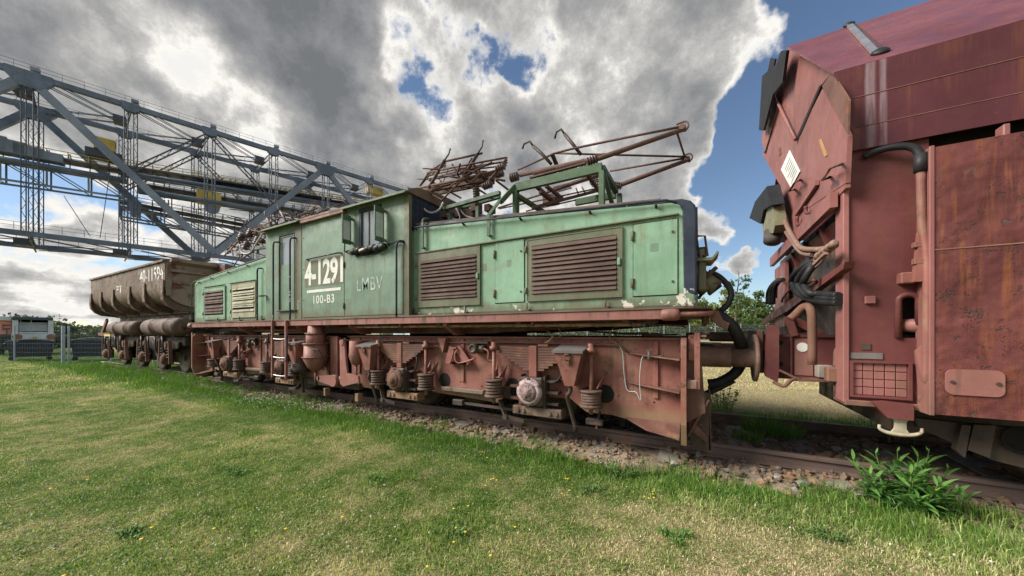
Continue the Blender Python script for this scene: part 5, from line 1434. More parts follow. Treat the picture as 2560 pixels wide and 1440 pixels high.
def folded_panto(m, dx, label):
    """compact folded pantograph beside the cab end"""
    def Q(u, v, Y):
        p = PY(u, v, Y)
        return Vector((mx(p.x, m) + dx, p.y, p.z))
    mb = MB()
    for k, Y in enumerate((4.2, 4.62, 5.0)):
        mb.tube([Q(1068, 432 + 8 * k, Y), Q(1150, 415 + 6 * k, Y), Q(1266, 394 + 10 * k, Y)], 0.014, 7)
        mb.tube([Q(1045, 470 + 6 * k, Y), Q(1140, 452 + 6 * k, Y), Q(1238, 428 + 6 * k, Y)], 0.020, 7)
        mb.tube([Q(1268, 393 + 6 * k, Y), Q(1240, 430 + 6 * k, Y), Q(1205, 470, Y)], 0.013, 6)
        mb.tube([Q(1045, 472, Y), Q(1072, 430 + 5 * k, Y), Q(1115, 402 + 5 * k, Y)], 0.012, 6)
        mb.tube([Q(1060, 475, Y), Q(1105, 500, Y), Q(1160, 444, Y)], 0.013, 6)
        mb.tube([Q(1120, 470, Y), Q(1160, 440 + 3 * k, Y), Q(1230, 405, Y)], 0.010, 6)
    for (a, b) in (((1115, 403), (1206, 383)), ((1150, 430), (1235, 408)), ((1080, 448), (1200, 425)), ((1075, 470), (1250, 432)), ((1100, 455), (1180, 470)), ((1130, 410), (1155, 455)), ((1180, 405), (1215, 455)), ((1090, 440), (1130, 480)), ((1200, 440), (1262, 452)), ((1150, 470), (1240, 450))):
        for Y in (4.25, 4.8):
            mb.tube([Q(*a, Y), Q(*b, Y + RND.uniform(-.05, .2))], RND.choice((0.009, 0.012, 0.016)), 6)
    r2 = random.Random(9)
    for _ in range(26):
        a = Q(r2.uniform(1070, 1225), r2.uniform(415, 475), r2.uniform(4.15, 4.9)); mb.tube([a, a + Vector((r2.uniform(-0.35, 0.35), r2.uniform(-0.25, 0.25), r2.uniform(-0.13, 0.13)))], r2.choice((0.008, 0.011, 0.015)), 5)
    for x_ in (1072, 1160, 1238):
        mb.tube([Q(x_, 450, 4.2), Q(x_, 450, 4.2) + Vector((0, 0.85, 0))], 0.016, 7)
    po = mb.build('pantograph', M_PANTO, loco, label)
    hn = MB()
    for (pp, Y) in (([(1126, 371), (1122, 385), (1112, 400), (1072, 470)], 4.2), ([(1208, 350), (1205, 367), (1194, 385), (1158, 442)], 4.22)):
        hn.tube([Q(a, b, Y) for a, b in pp[:3]], 0.012, 7).tube([Q(a, b, Y) for a, b in pp[2:]], 0.026, 6)
    hn.build('collector_horn', M_GRIME, po)
    br = MB().beam(Q(1060, 478, 4.3), Q(1235, 445, 4.3), 0.05, 0.06).beam(Q(1060, 490, 4.9), Q(1235, 455, 4.9), 0.05, 0.06)
    for k in range(5):
        br.box(Q(1120 + 25 * k, 460, 4.5).x - .04, Q(1120 + 25 * k, 460, 4.5).x + .05, 4.35 + 0.1 * (k % 3), 4.55 + 0.1 * (k % 3), 3.32, 3.42 + 0.05 * (k % 2))
    br.build('base_frame', M_PANTO, po)
    for (u_, v_, Y, d) in ((1240, 425, 4.2, (1, 0, 0.2)), (1208, 467, 4.2, (1, 0, 0.1)), (1190, 470, 4.3, (0.1, 0, -1)), (1060, 480, 4.2, (0, 0, -1)), (1050, 500, 4.6, (0, 0, -1)), (1240, 440, 4.9, (1, 0, 0.1))):
        q = Q(u_, v_, Y); insulator(po, q, (d[0] * m, d[1], d[2]), 0.15, 0.055)
    gb_ = MB().beam(Q(1110, 522, 4.2), Q(1250, 482, 4.2), 0.06, 0.05).beam(Q(1110, 532, 5.0), Q(1250, 492, 5.0), 0.06, 0.05)
    for u_ in (1125, 1195):
        q = Q(u_, 505, 4.25)
        gb_.beam((q.x, 4.25, hood_top(mx(q.x, m)) + 0.02), (q.x, 4.25, 3.32), 0.06, 0.05, (1, 0, 0))
        gb_.beam((q.x, 4.95, hood_top(mx(q.x, m)) + 0.02), (q.x, 4.95, 3.32), 0.06, 0.05, (1, 0, 0))
    gb_.build('support_beam', M_DKGREEN, po)
    cb_ = MB().tube([Q(1055, 478, 4.15), Q(1052, 500, 4.1), Q(1060, 522, 4.1), Q(1078, 532, 4.1), Q(1098, 524, 4.12), Q(1108, 506, 4.15)], 0.016, 8, 5)
    cb_.tube([Q(1140, 520, 4.4), Q(1150, 545, 4.4), Q(1135, 548, 4.4), Q(1118, 535, 4.4)], 0.012, 7, 4).tube([Q(1150, 525, 4.5), Q(1165, 540, 4.5), Q(1185, 545, 4.5)], 0.012, 7, 4)
    cb_.build('pale_cable', M_CABLE, po)
    dk_ = MB()
    for k in range(4):
        q = Q(1042 + 6 * k, 530, 4.25 + 0.2 * k)
        dk_.lathe((q.x, q.y, 3.10), (0, 0, 1), [(0.05, 0), (0.05, 0.2), (0.03, 0.22), (0.03, 0.3)], 10)
    dk_.tube([Q(1150, 552, 4.6), Q(1165, 560, 4.7), Q(1200, 548, 4.8)], 0.03, 7, 3)
    dk_.build('roof_resistor', M_GRIME, po)
folded_panto(1, 0.0, 'tangled folded rusty pantograph right beside the cab')
folded_panto(-1, 0.05, 'tangled folded rusty pantograph on the shorter seen hood behind the cab door')
r3 = random.Random(21)
tang = MB()
for _ in range(46):
    a = PY(r3.uniform(575, 655), r3.uniform(575, 640), r3.uniform(4.1, 4.8)); tang.tube([a, a + Vector((r3.uniform(-0.7, 0.7), r3.uniform(-0.2, 0.2), r3.uniform(-0.22, 0.22)))], r3.choice((0.010, 0.014, 0.02)), 5)
tag(tang.build('tangled_bars', M_PANTO, loco, None, True), kind='stuff')
for (u_, v_) in ((600, 600), (622, 590), (640, 610), (612, 622)):
    q = PY(u_, v_, 4.3); insulator(loco, q, (0.6, 0, 0.5), 0.22, 0.08)
MB().tube([PY(585, 625, 4.3), PY(600, 640, 4.3), PY(570, 690, 4.4)], 0.014, 6).tube([PY(650, 575, 4.4), PY(600, 600, 4.4), PY(560, 640, 4.5)], 0.02, 6).build('collapsed_arm', M_PANTO, loco)
MB().tube([PY(655, 585, 4.1), PY(640, 610, 4.1), PY(625, 632, 4.1), PY(605, 632, 4.1), PY(600, 612, 4.1)], 0.018, 8, 4).build('pale_cable', M_CABLE, loco)

# ------------------------------------------------------------------ tipper wagon behind the locomotive
TX0, TX1 = -21.04, -13.58
tip = thing('tipper_wagon', ((TX0 + TX1) / 2, TRY, RT), 'grey-beige side-tipping dump wagon with rust patches coupled behind the locomotive', 'wagon')
TY = 3.8
sec = [(TY, 3.50), (TY, 2.78), (TY + 0.03, 2.62), (TY + 0.11, 2.47), (TY + 0.24, 2.34), (TY + 0.42, 2.25), (TY + 0.62, 2.20)]
full = sec + [(BY2 - y, z) for y, z in sec[::-1]]
tb = MB()
n = len(full)
for (xa, xb) in ((TX0, TX1),):
    vs = [(xa, y, z) for y, z in full] + [(xb, y, z) for y, z in full]
    tb.add(vs, [(i, i + 1, n + i + 1, n + i) for i in range(n - 1)], True)
    inn = [(y + (0.05 if y < TRY else -0.05), z + (0.0 if i in (0, n - 1) else 0.05)) for i, (y, z) in enumerate(full)]
    tb.add([(xa, y, z) for y, z in inn] + [(xb, y, z) for y, z in inn], [(i, i + 1, n + i + 1, n + i) for i in range(n - 1)], True)
tbo = tb.build('dump_body', M_TIP, tip, 'long trough-shaped dump body with curved lower sides')
rim = MB().box(TX0 - 0.05, TX1 + 0.05, TY - 0.045, TY + 0.06, 3.47, 3.545, 0.012)
rim.box(TX0 - 0.05, TX1 + 0.05, BY2 - TY - 0.06, BY2 - TY + 0.045, 3.47, 3.545, 0.012)
rim.build('top_rim', M_TIP, tip)
for xe, s in ((TX1, 1), (TX0, -1)):
    e = MB().prism([(xe, y, z) for y, z in full], (s * 0.05, 0, 0))
    e.prism([(xe + s * 0.05, TY + 0.10, 3.52), (xe + s * 0.22, TY + 0.10, 3.60), (xe + s * 0.22, TY + 0.10, 3.50), (xe + s * 0.05, TY + 0.10, 3.42)], (0, BY2 - 2 * TY - 0.2, 0))
    e.box(xe + s * 0.05, xe + s * 0.13, TY + 0.12, BY2 - TY - 0.12, 3.20, 3.28, 0.01)
    e.box(xe + s * 0.05, xe + s * 0.10, TY + 0.02, TY + 0.14, 2.5, 3.45, 0.02).box(xe + s * 0.05, xe + s * 0.10, BY2 - TY - 0.14, BY2 - TY - 0.02, 2.5, 3.45, 0.02)
    e.box(xe + s * 0.05, xe + s * 0.12, TY + 0.15, BY2 - TY - 0.15, 2.86, 2.92, 0.01)
    e.build('end_wall', M_TIPEND, tip, 'end wall eaten by dark red rust')
MB().box(TX1 + 0.1, TX1 + 0.65, 5.0, 6.7, 3.22, 3.56, 0.02).build('end_hood', M_RUST, tip)
ribx = [UX(u_, TY) for u_ in (229, 254, 284, 325, 362, 408)]
for x in ribx:
    rb = MB()
    prof = [(TY - 0.02, 2.95), (TY - 0.03, 2.55), (TY - 0.01, 2.38), (TY + 0.09, 2.22), (TY + 0.26, 2.11), (TY + 0.7, 2.06), (TY + 0.7, 2.19), (TY + 0.42, 2.23), (TY + 0.24, 2.32), (TY + 0.11, 2.45), (TY + 0.03, 2.60), (TY + 0.0, 2.78)]
    rb.prism([(x - 0.02, y, z) for y, z in prof], (0.04, 0, 0))
    for a, b in zip(prof[:5], prof[1:6]):
        rb.beam((x, a[0], a[1]), (x, b[0], b[1]), 0.20, 0.03, (0, 1, 0.3))
    rb.build('side_rib', M_TIP, tip)
kl = MB()
for i in range(5):
    a, b = ribx[i], ribx[i + 1]
    kl.box(a + 0.05, b - 0.05, TY + 0.62, BY2 - TY - 0.62, 2.02, 2.19, 0.02)
kl.build('keel_plate', M_TIP, tip)
zt = 3.42
x0, x1 = UX(350, TY), UX(412, TY) - 0.1
M_STENCIL = None
def stencil():
    m, N, b, out = new_mat('flaking_white_number')
    pos = N.node('ShaderNodeNewGeometry').outputs['Position']
    n = N.mrange(N.noise(pos, 3.2, 8, 0.65), 0.47, 0.50)
    N.put(b.inputs['Base Color'], (0.70, 0.69, 0.66))
    b.inputs['Roughness'].default_value = 0.7
    tr = N.node('ShaderNodeBsdfTransparent'); mxs = N.node('ShaderNodeMixShader')
    N.put(mxs.inputs[0], N.mrange(N.noise(pos, 4.5, 6, 0.65), 0.43, 0.46)); N.link(tr.outputs[0], mxs.inputs[1]); N.link(b.outputs[0], mxs.inputs[2]); N.link(mxs.outputs[0], out.inputs['Surface'])
    return m
M_STENCIL = stencil()
t = MB(); text_mb(t, '40-11594', lambda a, b, c: (x0 + a, TY - 0.003 - c, 2.98 + b), 0.40, x1 - x0, 1.0, 0.012); t.build('wagon_number', M_STENCIL, tbo, None, True)
x0 = UX(291, TY); t = MB(); text_mb(t, 'FT', lambda a, b, c: (x0 + a, TY - 0.003 - c, 2.80 + b), 0.24, UX(307, TY) - x0, 1.0, 0.012); t.build('wagon_number', M_STENCIL, tbo, None, True)
# underframe: tanks, bogies
ub = MB().box(TX0 + 0.1, TX1 + 0.9, 5.0, 5.75, 1.30, 1.72, 0.02).box(TX0 + 0.3, TX1 - 0.2, 4.5, 6.2, 1.80, 2.03, 0.02)
for k in range(5):
    x = TX0 + 0.8 + k * 1.5
    ub.box(x - 0.1, x + 0.1, 4.15, 6.6, 1.45, 1.6).box(x - 0.12, x + 0.12, 4.6, 6.1, 1.6, 1.9)
ub.build('underframe', M_GRIME, tip)
for (ua, ub_, z, rr) in ((286, 355, 1.58, 0.26), (373, 466, 1.60, 0.27)):
    xa, xb = UX(ua, 4.1), UX(ub_, 4.1) - 0.2
    L = xb - xa
    tk = MB().lathe((xa, 4.12, z), (1, 0, 0), [(0.06, 0.0), (rr * 0.75, 0.03), (rr * 0.97, 0.12), (rr, 0.2), (rr, L * 0.3), (rr + 0.012, L * 0.3 + 0.01), (rr + 0.012, L * 0.3 + 0.07), (rr, L * 0.3 + 0.08), (rr, L * 0.72), (rr + 0.012, L * 0.72 + 0.01), (rr + 0.012, L * 0.72 + 0.07), (rr, L * 0.72 + 0.08), (rr, L - 0.2), (rr * 0.95, L - 0.1), (rr * 0.7, L - 0.02), (0.07, L)], 22)
    to = tk.build('tipping_cylinder', M_SPRING, tip, 'dark horizontal tipping cylinder under the dump body')
    MB().lathe((xb, 4.12, z), (1, 0, 0), [(0.07, 0), (0.07, 0.05), (0.02, 0.06)], 12).box(xa + L * 0.32, xa + L * 0.38, 4.05, 4.3, 1.3, z - rr + 0.03).box(xa + L * 0.74, xa + L * 0.8, 4.05, 4.3, 1.3, z - rr + 0.03).build('cylinder_mount', M_GRIME, to)
lever = MB().beam(PY(256, 832, 4.0), PY(268, 800, 4.0), 0.06, 0.14).beam(PY(250, 835, 4.0), PY(290, 838, 4.0), 0.1, 0.12)
lever.build('tipping_lever', M_RUST, tip)
for (xc, wb) in ((-19.0, 0.95), (-15.1, 0.95)):
    bg = MB()
    for Y in (4.12, BY2 - 4.16):
        bg.plate([(xc - 1.5, 1.15), (xc + 1.5, 1.15), (xc + 1.45, 0.95), (xc + 0.5, 0.85), (xc + 0.3, 0.65), (xc - 0.3, 0.65), (xc - 0.5, 0.85), (xc - 1.45, 0.95)], Y, Y + 0.04)
    bg.box(xc - 0.2, xc + 0.2, 4.12, 6.6, 0.8, 1.3)
    bo = bg.build('wagon_bogie', M_GRIME, tip)
    MB().box(xc - 1.55, xc + 1.55, 4.62, 6.1, 0.42, 1.28, 0.03).box(xc - 1.7, xc + 1.7, 4.2, 4.32, 1.02, 1.30, 0.02).build('light_blocking_mass', M_GRIME, bo)  # added dark boxes that block light showing through between the wheels
    for dx in (-wb, wb):
        wheel(bo, xc + dx)
        ab = MB().box(xc + dx - 0.14, xc + dx + 0.14, 3.96, 4.15, 0.46, 0.80, 0.02).lathe((xc + dx, 3.96, 0.62), (0, -1, 0), [(0.15, 0), (0.15, 0.03), (0.10, 0.07), (0.03, 0.08)], 16)
        ab.build('axle_box', M_RUST, bo)
        cs = MB()
        for q in (-0.24, 0.24):
            cs.helix((xc + dx + q, 4.02), 0.07, 0.62, 0.95, 4, 0.018, 6, 12)
            cs
        cs.build('coil_spring', M_GRIME, bo)
        lev = MB().beam((xc + dx - 0.42, 3.98, 0.55), (xc + dx - 0.34, 3.98, 1.22), 0.04, 0.08, (0, 1, 0)).beam((xc + dx + 0.42, 3.98, 0.50), (xc + dx + 0.36, 3.98, 1.18), 0.04, 0.08, (0, 1, 0)).plate([(xc + dx - 0.2, 1.12), (xc + dx + 0.2, 1.12), (xc + dx, 0.82)], 3.96, 4.0)
        lev.build('brake_lever', M_DIRTRED, bo)
    hs = MB()
    for k in range(4):
        a = Vector((xc - 1.1 + 0.6 * k, 3.98, 1.3)); b = a + Vector((0.35, 0.02, -0.55))
        hs.tube([a, a + Vector((0.28, -0.06, -0.1)), a + Vector((0.36, -0.06, -0.4)), b], 0.025, 7, 4)
    hs.build('air_hose', M_BLACK, bo)
yl = MB().box(UX(262, 3.95), UX(277, 3.95), 3.93, 3.97, 1.29, 1.36)
yl.build('yellow_handle', plain('yellow_paint', (0.62, 0.50, 0.10), 0.5), tip)
bfx = MB().lathe((TX1 + 0.6, 4.45, 1.12), (1, 0, 0), [(0.12, 0), (0.11, 0.35), (0.24, 0.36), (0.24, 0.40)], 20)
bfx.build('buffer', M_GRIME, tip)

# ------------------------------------------------------------------ red hopper wagon at the right
hop = thing('hopper_wagon', (3.5, TRY, RT), 'large red-brown hopper wagon with slanted upper sides, nearest vehicle at the right edge', 'wagon')
SY, MYF, CYF = 3.74, 3.62, 3.78           # upper side, big lower panel, column panel
XE = 1.05; XR = 6.5
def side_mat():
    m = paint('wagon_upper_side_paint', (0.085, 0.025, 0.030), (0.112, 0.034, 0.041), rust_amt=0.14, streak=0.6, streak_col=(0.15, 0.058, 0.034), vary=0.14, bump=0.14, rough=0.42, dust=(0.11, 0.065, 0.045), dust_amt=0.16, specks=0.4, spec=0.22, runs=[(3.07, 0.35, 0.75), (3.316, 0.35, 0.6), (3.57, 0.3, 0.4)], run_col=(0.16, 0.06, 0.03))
    N = NT(m.node_tree)
    b = [n for n in m.node_tree.nodes if n.type == 'BSDF_PRINCIPLED'][0]
    src = b.inputs['Base Color'].links[0].from_socket
    pos = N.node('ShaderNodeNewGeometry').outputs['Position']
    sx = N.node('ShaderNodeSeparateXYZ'); N.link(pos, sx.inputs[0])
    n = N.noise(N.mapping(pos, (9, 9, 0.9)), 2.0, 4, 0.6)
    xx = N.math('ADD', sx.outputs['X'], N.math('MULTIPLY', N.math('SUBTRACT', n, 0.5), 0.04))
    xa, xb = UX(2178, SY), UX(2208, SY)
    m1 = N.mrange(N.math('ABSOLUTE', N.math('SUBTRACT', xx, xa)), 0.016, 0.034, 1.0, 0.0)
    m2 = N.mrange(N.math('ABSOLUTE', N.math('SUBTRACT', xx, xb)), 0.012, 0.030, 1.0, 0.0)
    mk = N.math('MULTIPLY', N.math('MAXIMUM', m1, m2), N.mrange(n, 0.3, 0.65, 0.15, 0.8))
    N.put(b.inputs['Base Color'], N.mix(mk, src, (0.28, 0.21, 0.23)))
    return m
M_WSIDE = side_mat()
kx = XE - 0.01
up = MB()
z0, z1 = 2.89, 3.31
def strip(mb, pa, pb, x0a, x0b, thick=0.02):
    """sheet between two long edges pa, pb = (y, z)"""
    d = Vector((0, pb[0] - pa[0], pb[1] - pa[1])); nrm = Vector((0, d.z, -d.y)).normalized() * thick
    mb.prism([(x0a, pa[0], pa[1]), (XR, pa[0], pa[1]), (XR, pb[0], pb[1]), (x0b, pb[0], pb[1])], nrm)
K1, K2 = (SY + 0.012, 3.572), (5.06, 4.78)
zs1, zs2 = 3.07, 3.316
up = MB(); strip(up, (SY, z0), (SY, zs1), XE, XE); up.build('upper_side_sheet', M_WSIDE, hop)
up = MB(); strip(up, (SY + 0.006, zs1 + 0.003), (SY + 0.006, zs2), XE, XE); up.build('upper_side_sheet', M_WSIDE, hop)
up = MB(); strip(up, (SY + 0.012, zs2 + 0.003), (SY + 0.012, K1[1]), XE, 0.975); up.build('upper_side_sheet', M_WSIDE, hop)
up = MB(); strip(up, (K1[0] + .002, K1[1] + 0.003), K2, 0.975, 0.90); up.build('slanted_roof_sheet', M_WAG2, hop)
# seams / welds
wm = MB()
wm.tube([(XE, SY - 0.001, zs1), (XR, SY - 0.001, zs1)], 0.003, 5).tube([(XE, SY + 0.004, zs2), (XR, SY + 0.004, zs2)], 0.003, 5)
wm.build('weld_seam', M_RUST, hop)
MB().box(XE - 0.004, XE + 0.02, SY - 0.012, SY + 0.02, z0 - 0.02, z0 + 0.13, 0.004).build('corner_lug', M_RUST, hop)
far = MB()
for (pa, pb) in (((BY2 - SY, z0), (BY2 - SY, K1[1])), ((BY2 - K1[0], K1[1] + .003), (BY2 - 4.9, 4.7))):
    far.prism([(XE, pa[0], pa[1]), (XR, pa[0], pa[1]), (XR, pb[0], pb[1]), (XE, pb[0], pb[1])], (0, -0.02, 0.001))
far.build('far_side_sheet', M_WAG2, hop)
# roof strap and stain pad
sa, sb = PY(2122, 66, 4.9), PY(2187, 132, 4.2)
def roofpt(u_, v_):
    # point where the sight line meets the slanted roof sheet
    a, b = (u_ - 1280) / FPX, (HOR - v_) / FPX
    d = Vector((a * CA - SA, a * SA + CA, b))
    nrm = Vector((0, K2[1] - K1[1], -(K2[0] - K1[0]))).normalized()
    tt = (Vector((0, K1[0], K1[1])) - Vector((0, 0, CZ))).dot(nrm) / d.dot(nrm)
    return Vector((0, 0, CZ)) + d * tt, nrm
a, nn = roofpt(2122, 66); b, nn = roofpt(2186, 136)
nn = -nn if nn.y > 0 else nn
MB().beam(a + nn * 0.015, b + nn * 0.015, 0.045, 0.02, tuple(nn)).build('roof_strap', M_BRIGHT, hop, 'bright silver strap across the slanted roof sheet')
MB().tube([a + nn * .02 + Vector((.035, 0, 0)), b + nn * .02 + Vector((.05, 0, 0))], 0.004, 5).build('strap_wire', M_GRIME, hop)
pd = MB().lathe(b + nn * 0.005 + Vector((0.03, -0.01, -0.01)), nn, [(0.06, 0), (0.055, 0.015), (0.03, 0.03), (0.01, 0.032)], 12).lathe(a + nn * 0.005, nn, [(0.05, 0), (0.05, 0.02), (0.02, 0.035)], 12)
pd.build('strap_foot', M_BLACK, hop)

# end wall seen in sharp perspective
def E(u_, v_, X=1.02): return PX(u_, v_, X)
def epoly(name, pts, mat, X=1.02, th=0.03, label=None):
    return MB().prism([E(a, b, X) for a, b in pts], (th, 0, 0)).build(name, mat, hop, label)
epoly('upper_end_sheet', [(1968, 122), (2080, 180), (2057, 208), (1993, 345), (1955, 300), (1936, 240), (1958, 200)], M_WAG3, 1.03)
epoly('end_sheet', [(2056, 222), (2119, 341), (2114, 458), (1989, 540), (1949, 462), (1906, 386), (1921, 330), (1949, 265), (1990, 353)], M_WAG3, 1.02, 0.03, 'dusty pink-red end sheet of the hopper with its sunlight painted in')
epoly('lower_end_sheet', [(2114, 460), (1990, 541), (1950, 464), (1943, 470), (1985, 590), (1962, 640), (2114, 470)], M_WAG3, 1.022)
epoly('corner_gusset', [(2079, 181), (2122, 250), (2119, 338), (2055, 215)], M_DIRTRED, 0.995, 0.012)
epoly('flap_slit', [(2054, 211), (2048, 214), (1987, 352), (1993, 350), (2002, 332)], M_DARK, 1.012, 0.008)
epoly('flap_slit', [(1947, 263), (1943, 262), (1909, 382), (1914, 384)], M_DARK, 1.010, 0.008)
rd = MB().tube([E(1932, 231, 0.99), E(1989, 349, 0.99)], 0.018, 8)
rd.build('flap_ridge', M_WAG3, hop)
MB().prism([E(1930, 236, 1.0), E(1947, 262, 1.0), E(1912, 380, 1.0), E(1903, 350, 1.0)], (0.02, 0, 0)).build('side_flap', M_WAG3, hop)
M_TARP = plain('black_rubber_sheet', (0.008, 0.009, 0.013), 0.7, vary=0.5, scale=5, bump=0.3)
tp = MB()
tp.prism([E(1966, 127, 0.9), E(1952, 128, 0.9), E(1940, 160, 0.9), E(1905, 190, 0.9), E(1897, 325, 0.9), E(1908, 327, 0.9), E(1932, 236, 0.9), E(1956, 205, 0.9)], (0.03, 0, 0))
tp.prism([E(1926, 146, 0.93), E(1938, 148, 0.93), E(1930, 180, 0.93), E(1918, 182, 0.93)], (0.02, 0, 0))
tp.build('rubber_sheet', M_TARP, hop, 'torn black rubber sheet on the far top corner')
epoly('warning_board', [(1973, 376), (1999, 429), (1977, 470), (1952, 424)], M_WHITE, 1.008, 0.008, 'white notice board with faint grey lines of print')
tx = MB()
for k in range(7):
    f = 0.20 + 0.105 * k
    A = Vector((1973, 376, 0)).lerp(Vector((1952, 424, 0)), 0.15); B = Vector((1999, 429, 0)).lerp(Vector((1977, 470, 0)), 0.15)
    p = A.lerp(B, f); q = p + (Vector((1952, 424, 0)) - Vector((1973, 376, 0))) * RND.uniform(0.45, 0.7)
    tx.beam(E(p.x, p.y, 1.0055), E(q.x, q.y, 1.0055), 0.002, 0.016, (0, 0, 1))
tx.build('board_print', plain('faded_print', (0.42, 0.42, 0.40), 0.8), hop, None, True)
epoly('yellow_mark', [(2046, 350), (2052, 347), (2068, 388), (2061, 393)], plain('faded_ochre', (0.40, 0.22, 0.10), 0.8), 1.014, 0.004)
epoly('paint_scar', [(1946, 372), (1951, 368), (1953, 385), (1947, 391)], M_RUST, 1.014, 0.004)
hd = MB()
for pts in ([(2103, 410), (2076, 420), (2055, 452), (2075, 443)], [(2001, 450), (1986, 457), (1973, 479), (1987, 474)]):
    hd.tube([E(*pts[0], 1.015), E(*pts[0], 0.95), E(*pts[1], 0.95), E(*pts[2], 0.95), E(*pts[3], 0.95), E(*pts[3], 1.015)], 0.012, 6)
hd.build('end_grab_rail', M_RUST, hop)
for pts in ([(2015, 515), (2016, 532), (2035, 530), (2052, 542)], [(1993, 543), (1994, 562), (2010, 558), (2022, 568)]):
    MB().tube([E(a, b, 0.98) for a, b in pts], 0.018, 7, 4).build('cable_hook', M_WAG, hop)
eb = MB()
pa, pb = E(2114, 475, 1.0), E(1966, 632, 1.0)
eb.beam((0.985, 3.80, pa.z), (0.985, 6.6, pa.z - 0.02), 0.05, 0.13)
eb.build('end_beam', M_WAG3, hop)
MB().beam(E(2043, 456, 1.0), E(1990, 535, 1.0), 0.05, 0.03, (1, 0, 0)).build('end_rib', M_WAG3, hop)
# lamp
lb = MB().box(0.80, 0.98, 5.55, 5.85, 2.62, 2.98, 0.02).build('lamp_box', M_OLIVE, hop, 'olive metal lamp box under a black hood')
lamp = [E(1930, 515, 0.95), E(1962, 512, 0.95), E(1968, 560, 0.95), E(1962, 580, 0.95), E(1932, 577, 0.95)]
lb.data = MB().prism(lamp, (-0.12, 0, 0)).mesh('lamp_box'); lb.data.materials.append(M_CREAM if False else paint('lamp_olive_cream', (0.19, 0.18, 0.105), (0.26, 0.245, 0.155), rust_amt=0.4, streak=0.4, scale=3))
MB().prism([E(1950, 460, 0.93), E(1914, 500, 0.93), E(1897, 542, 0.93), E(1930, 556, 0.93), E(1940, 520, 0.93), E(1962, 508, 0.93)], (-0.14, 0, 0)).build('lamp_hood', M_TARP, hop)
ct = E(1945, 580, 0.92); ce = E(1941, 604, 0.92)
MB().cyl((0.88, ct.y, ct.z), (0.87, ce.y, ce.z), 0.12, 0.10, 14).build('lamp_glass', M_STEEL, hop)
pp = MB()
pp.tube([E(1962, 552, 0.9), E(1975, 580, 0.92), E(1995, 612, 0.95), E(2010, 622, 0.95), E(2040, 624, 0.97), E(2062, 622, 0.97)], 0.026, 8, 4)
pp.tube([E(1965, 580, 0.93), E(1985, 610, 0.95), E(2005, 632, 0.96), E(2030, 637, 0.97)], 0.022, 8, 4)
pp.build('conduit_pipe', M_BUFF, hop)
vb = MB()
for k in range(5):
    p = E(2045 + 9 * k, 640 - 7 * k, 0.93)
    vb.lathe(p, (0.2, -1, 0.25), [(0.02, -0.04), (0.03, 0.0), (0.03, 0.03), (0.015, 0.045)], 9)
vb.beam(E(2032, 665, 0.92), E(2066, 632, 0.92), 0.03, 0.025).beam(E(2040, 650, 0.95), E(2090, 612, 0.95), 0.035, 0.03).tube([E(2035, 672, 0.93), E(2058, 650, 0.93), E(2060, 635, 0.93)], 0.012, 6, 3)
vb.build('hose_valve', M_BUFF, hop)
for k in range(3):
    o = 14 * k
    MB().tube([E(2046 - 4 * k, 650 + 3 * k, 0.95), E(2014 + o * 0.5, 664 + 3 * k, 0.90), E(1984 + o, 690 + 3 * k, 0.86), E(1981 + o, 712, 0.86), E(2002 + o * 0.8, 738 - 3 * k, 0.88), E(2050, 753 - 9 * k, 0.94), E(2096, 757 - 9 * k, 1.0)], 0.030, 10, 6).build('brake_hose', M_BLACK, hop)
    MB().lathe(E(2046 - 4 * k, 650 + 3 * k, 0.95), E(2062 - 4 * k, 640 + 3 * k, 0.96) - E(2046 - 4 * k, 650 + 3 * k, 0.95), [(0.036, -0.02), (0.038, 0.03), (0.026, 0.035), (0.026, 0.08)], 10).build('hose_clamp', M_BUFF, hop)
for k in range(3):
    MB().tube([E(1958, 700, 0.9), E(1938 + 4 * k, 705, 0.88), E(1921 + 7 * k, 728, 0.86), E(1919 + 7 * k, 760, 0.86)], 0.026, 8, 5).build('brake_hose', M_BLACK, hop)
MB().tube([E(1963, 692, .95), E(1943, 694, .95), E(1941, 745, .95)], 0.012, 6).build('end_grab_rail', M_WRAP, hop)
fp = MB().prism([E(2112, 655, 0.98), E(2108, 672, 0.98), E(1968, 778, 0.98), E(1905, 812, 0.98), E(1905, 800, 0.98), E(1985, 742, 0.98)], (0.06, 0, 0))
fp.build('walkway_plate', M_WAG, hop)
gl = MB()
for (a, b) in (((1955, 745), (1978, 722)), ((2013, 712), (2035, 700))):
    gl.tube([E(a[0], a[1] + 10, 0.98), E(a[0] + 2, a[1], 0.95), E(b[0], b[1], 0.95), E(b[0] + 6, b[1] + 6, 0.98)], 0.012, 6, 3)
gl.build('walkway_loop', M_WAG, hop)
dp = MB()
dp.box(1.12, 4.0, 3.95, 6.8, 1.4, 2.55).box(1.3, 4.0, 3.86, 6.8, 0.9, 1.4)
dp.build('hopper_cavity_shade', M_GRIME, hop)  # dark blocks paint the shade of the cavity under the hopper
ic = MB().prism([(1.06, 4.0, 2.42), (1.06, 6.7, 2.42), (1.5, 6.7, 1.7), (1.5, 4.0, 1.7)], (0.03, 0, 0)).build('hopper_slope', M_WAG, hop)
fc = MB()
for y in (4.4, 5.0, 5.6): fc.prism([(1.03, y, 2.45), (1.12, y, 2.45), (1.5, y, 1.72), (1.25, y, 1.72)], (0, 0.025, 0))
fc.build('slope_stiffener', M_WAG, hop)
MB().box(1.02, 1.07, 5.9, 6.6, 1.5, 2.4, 0.005).build('far_post', M_WAG3, hop)

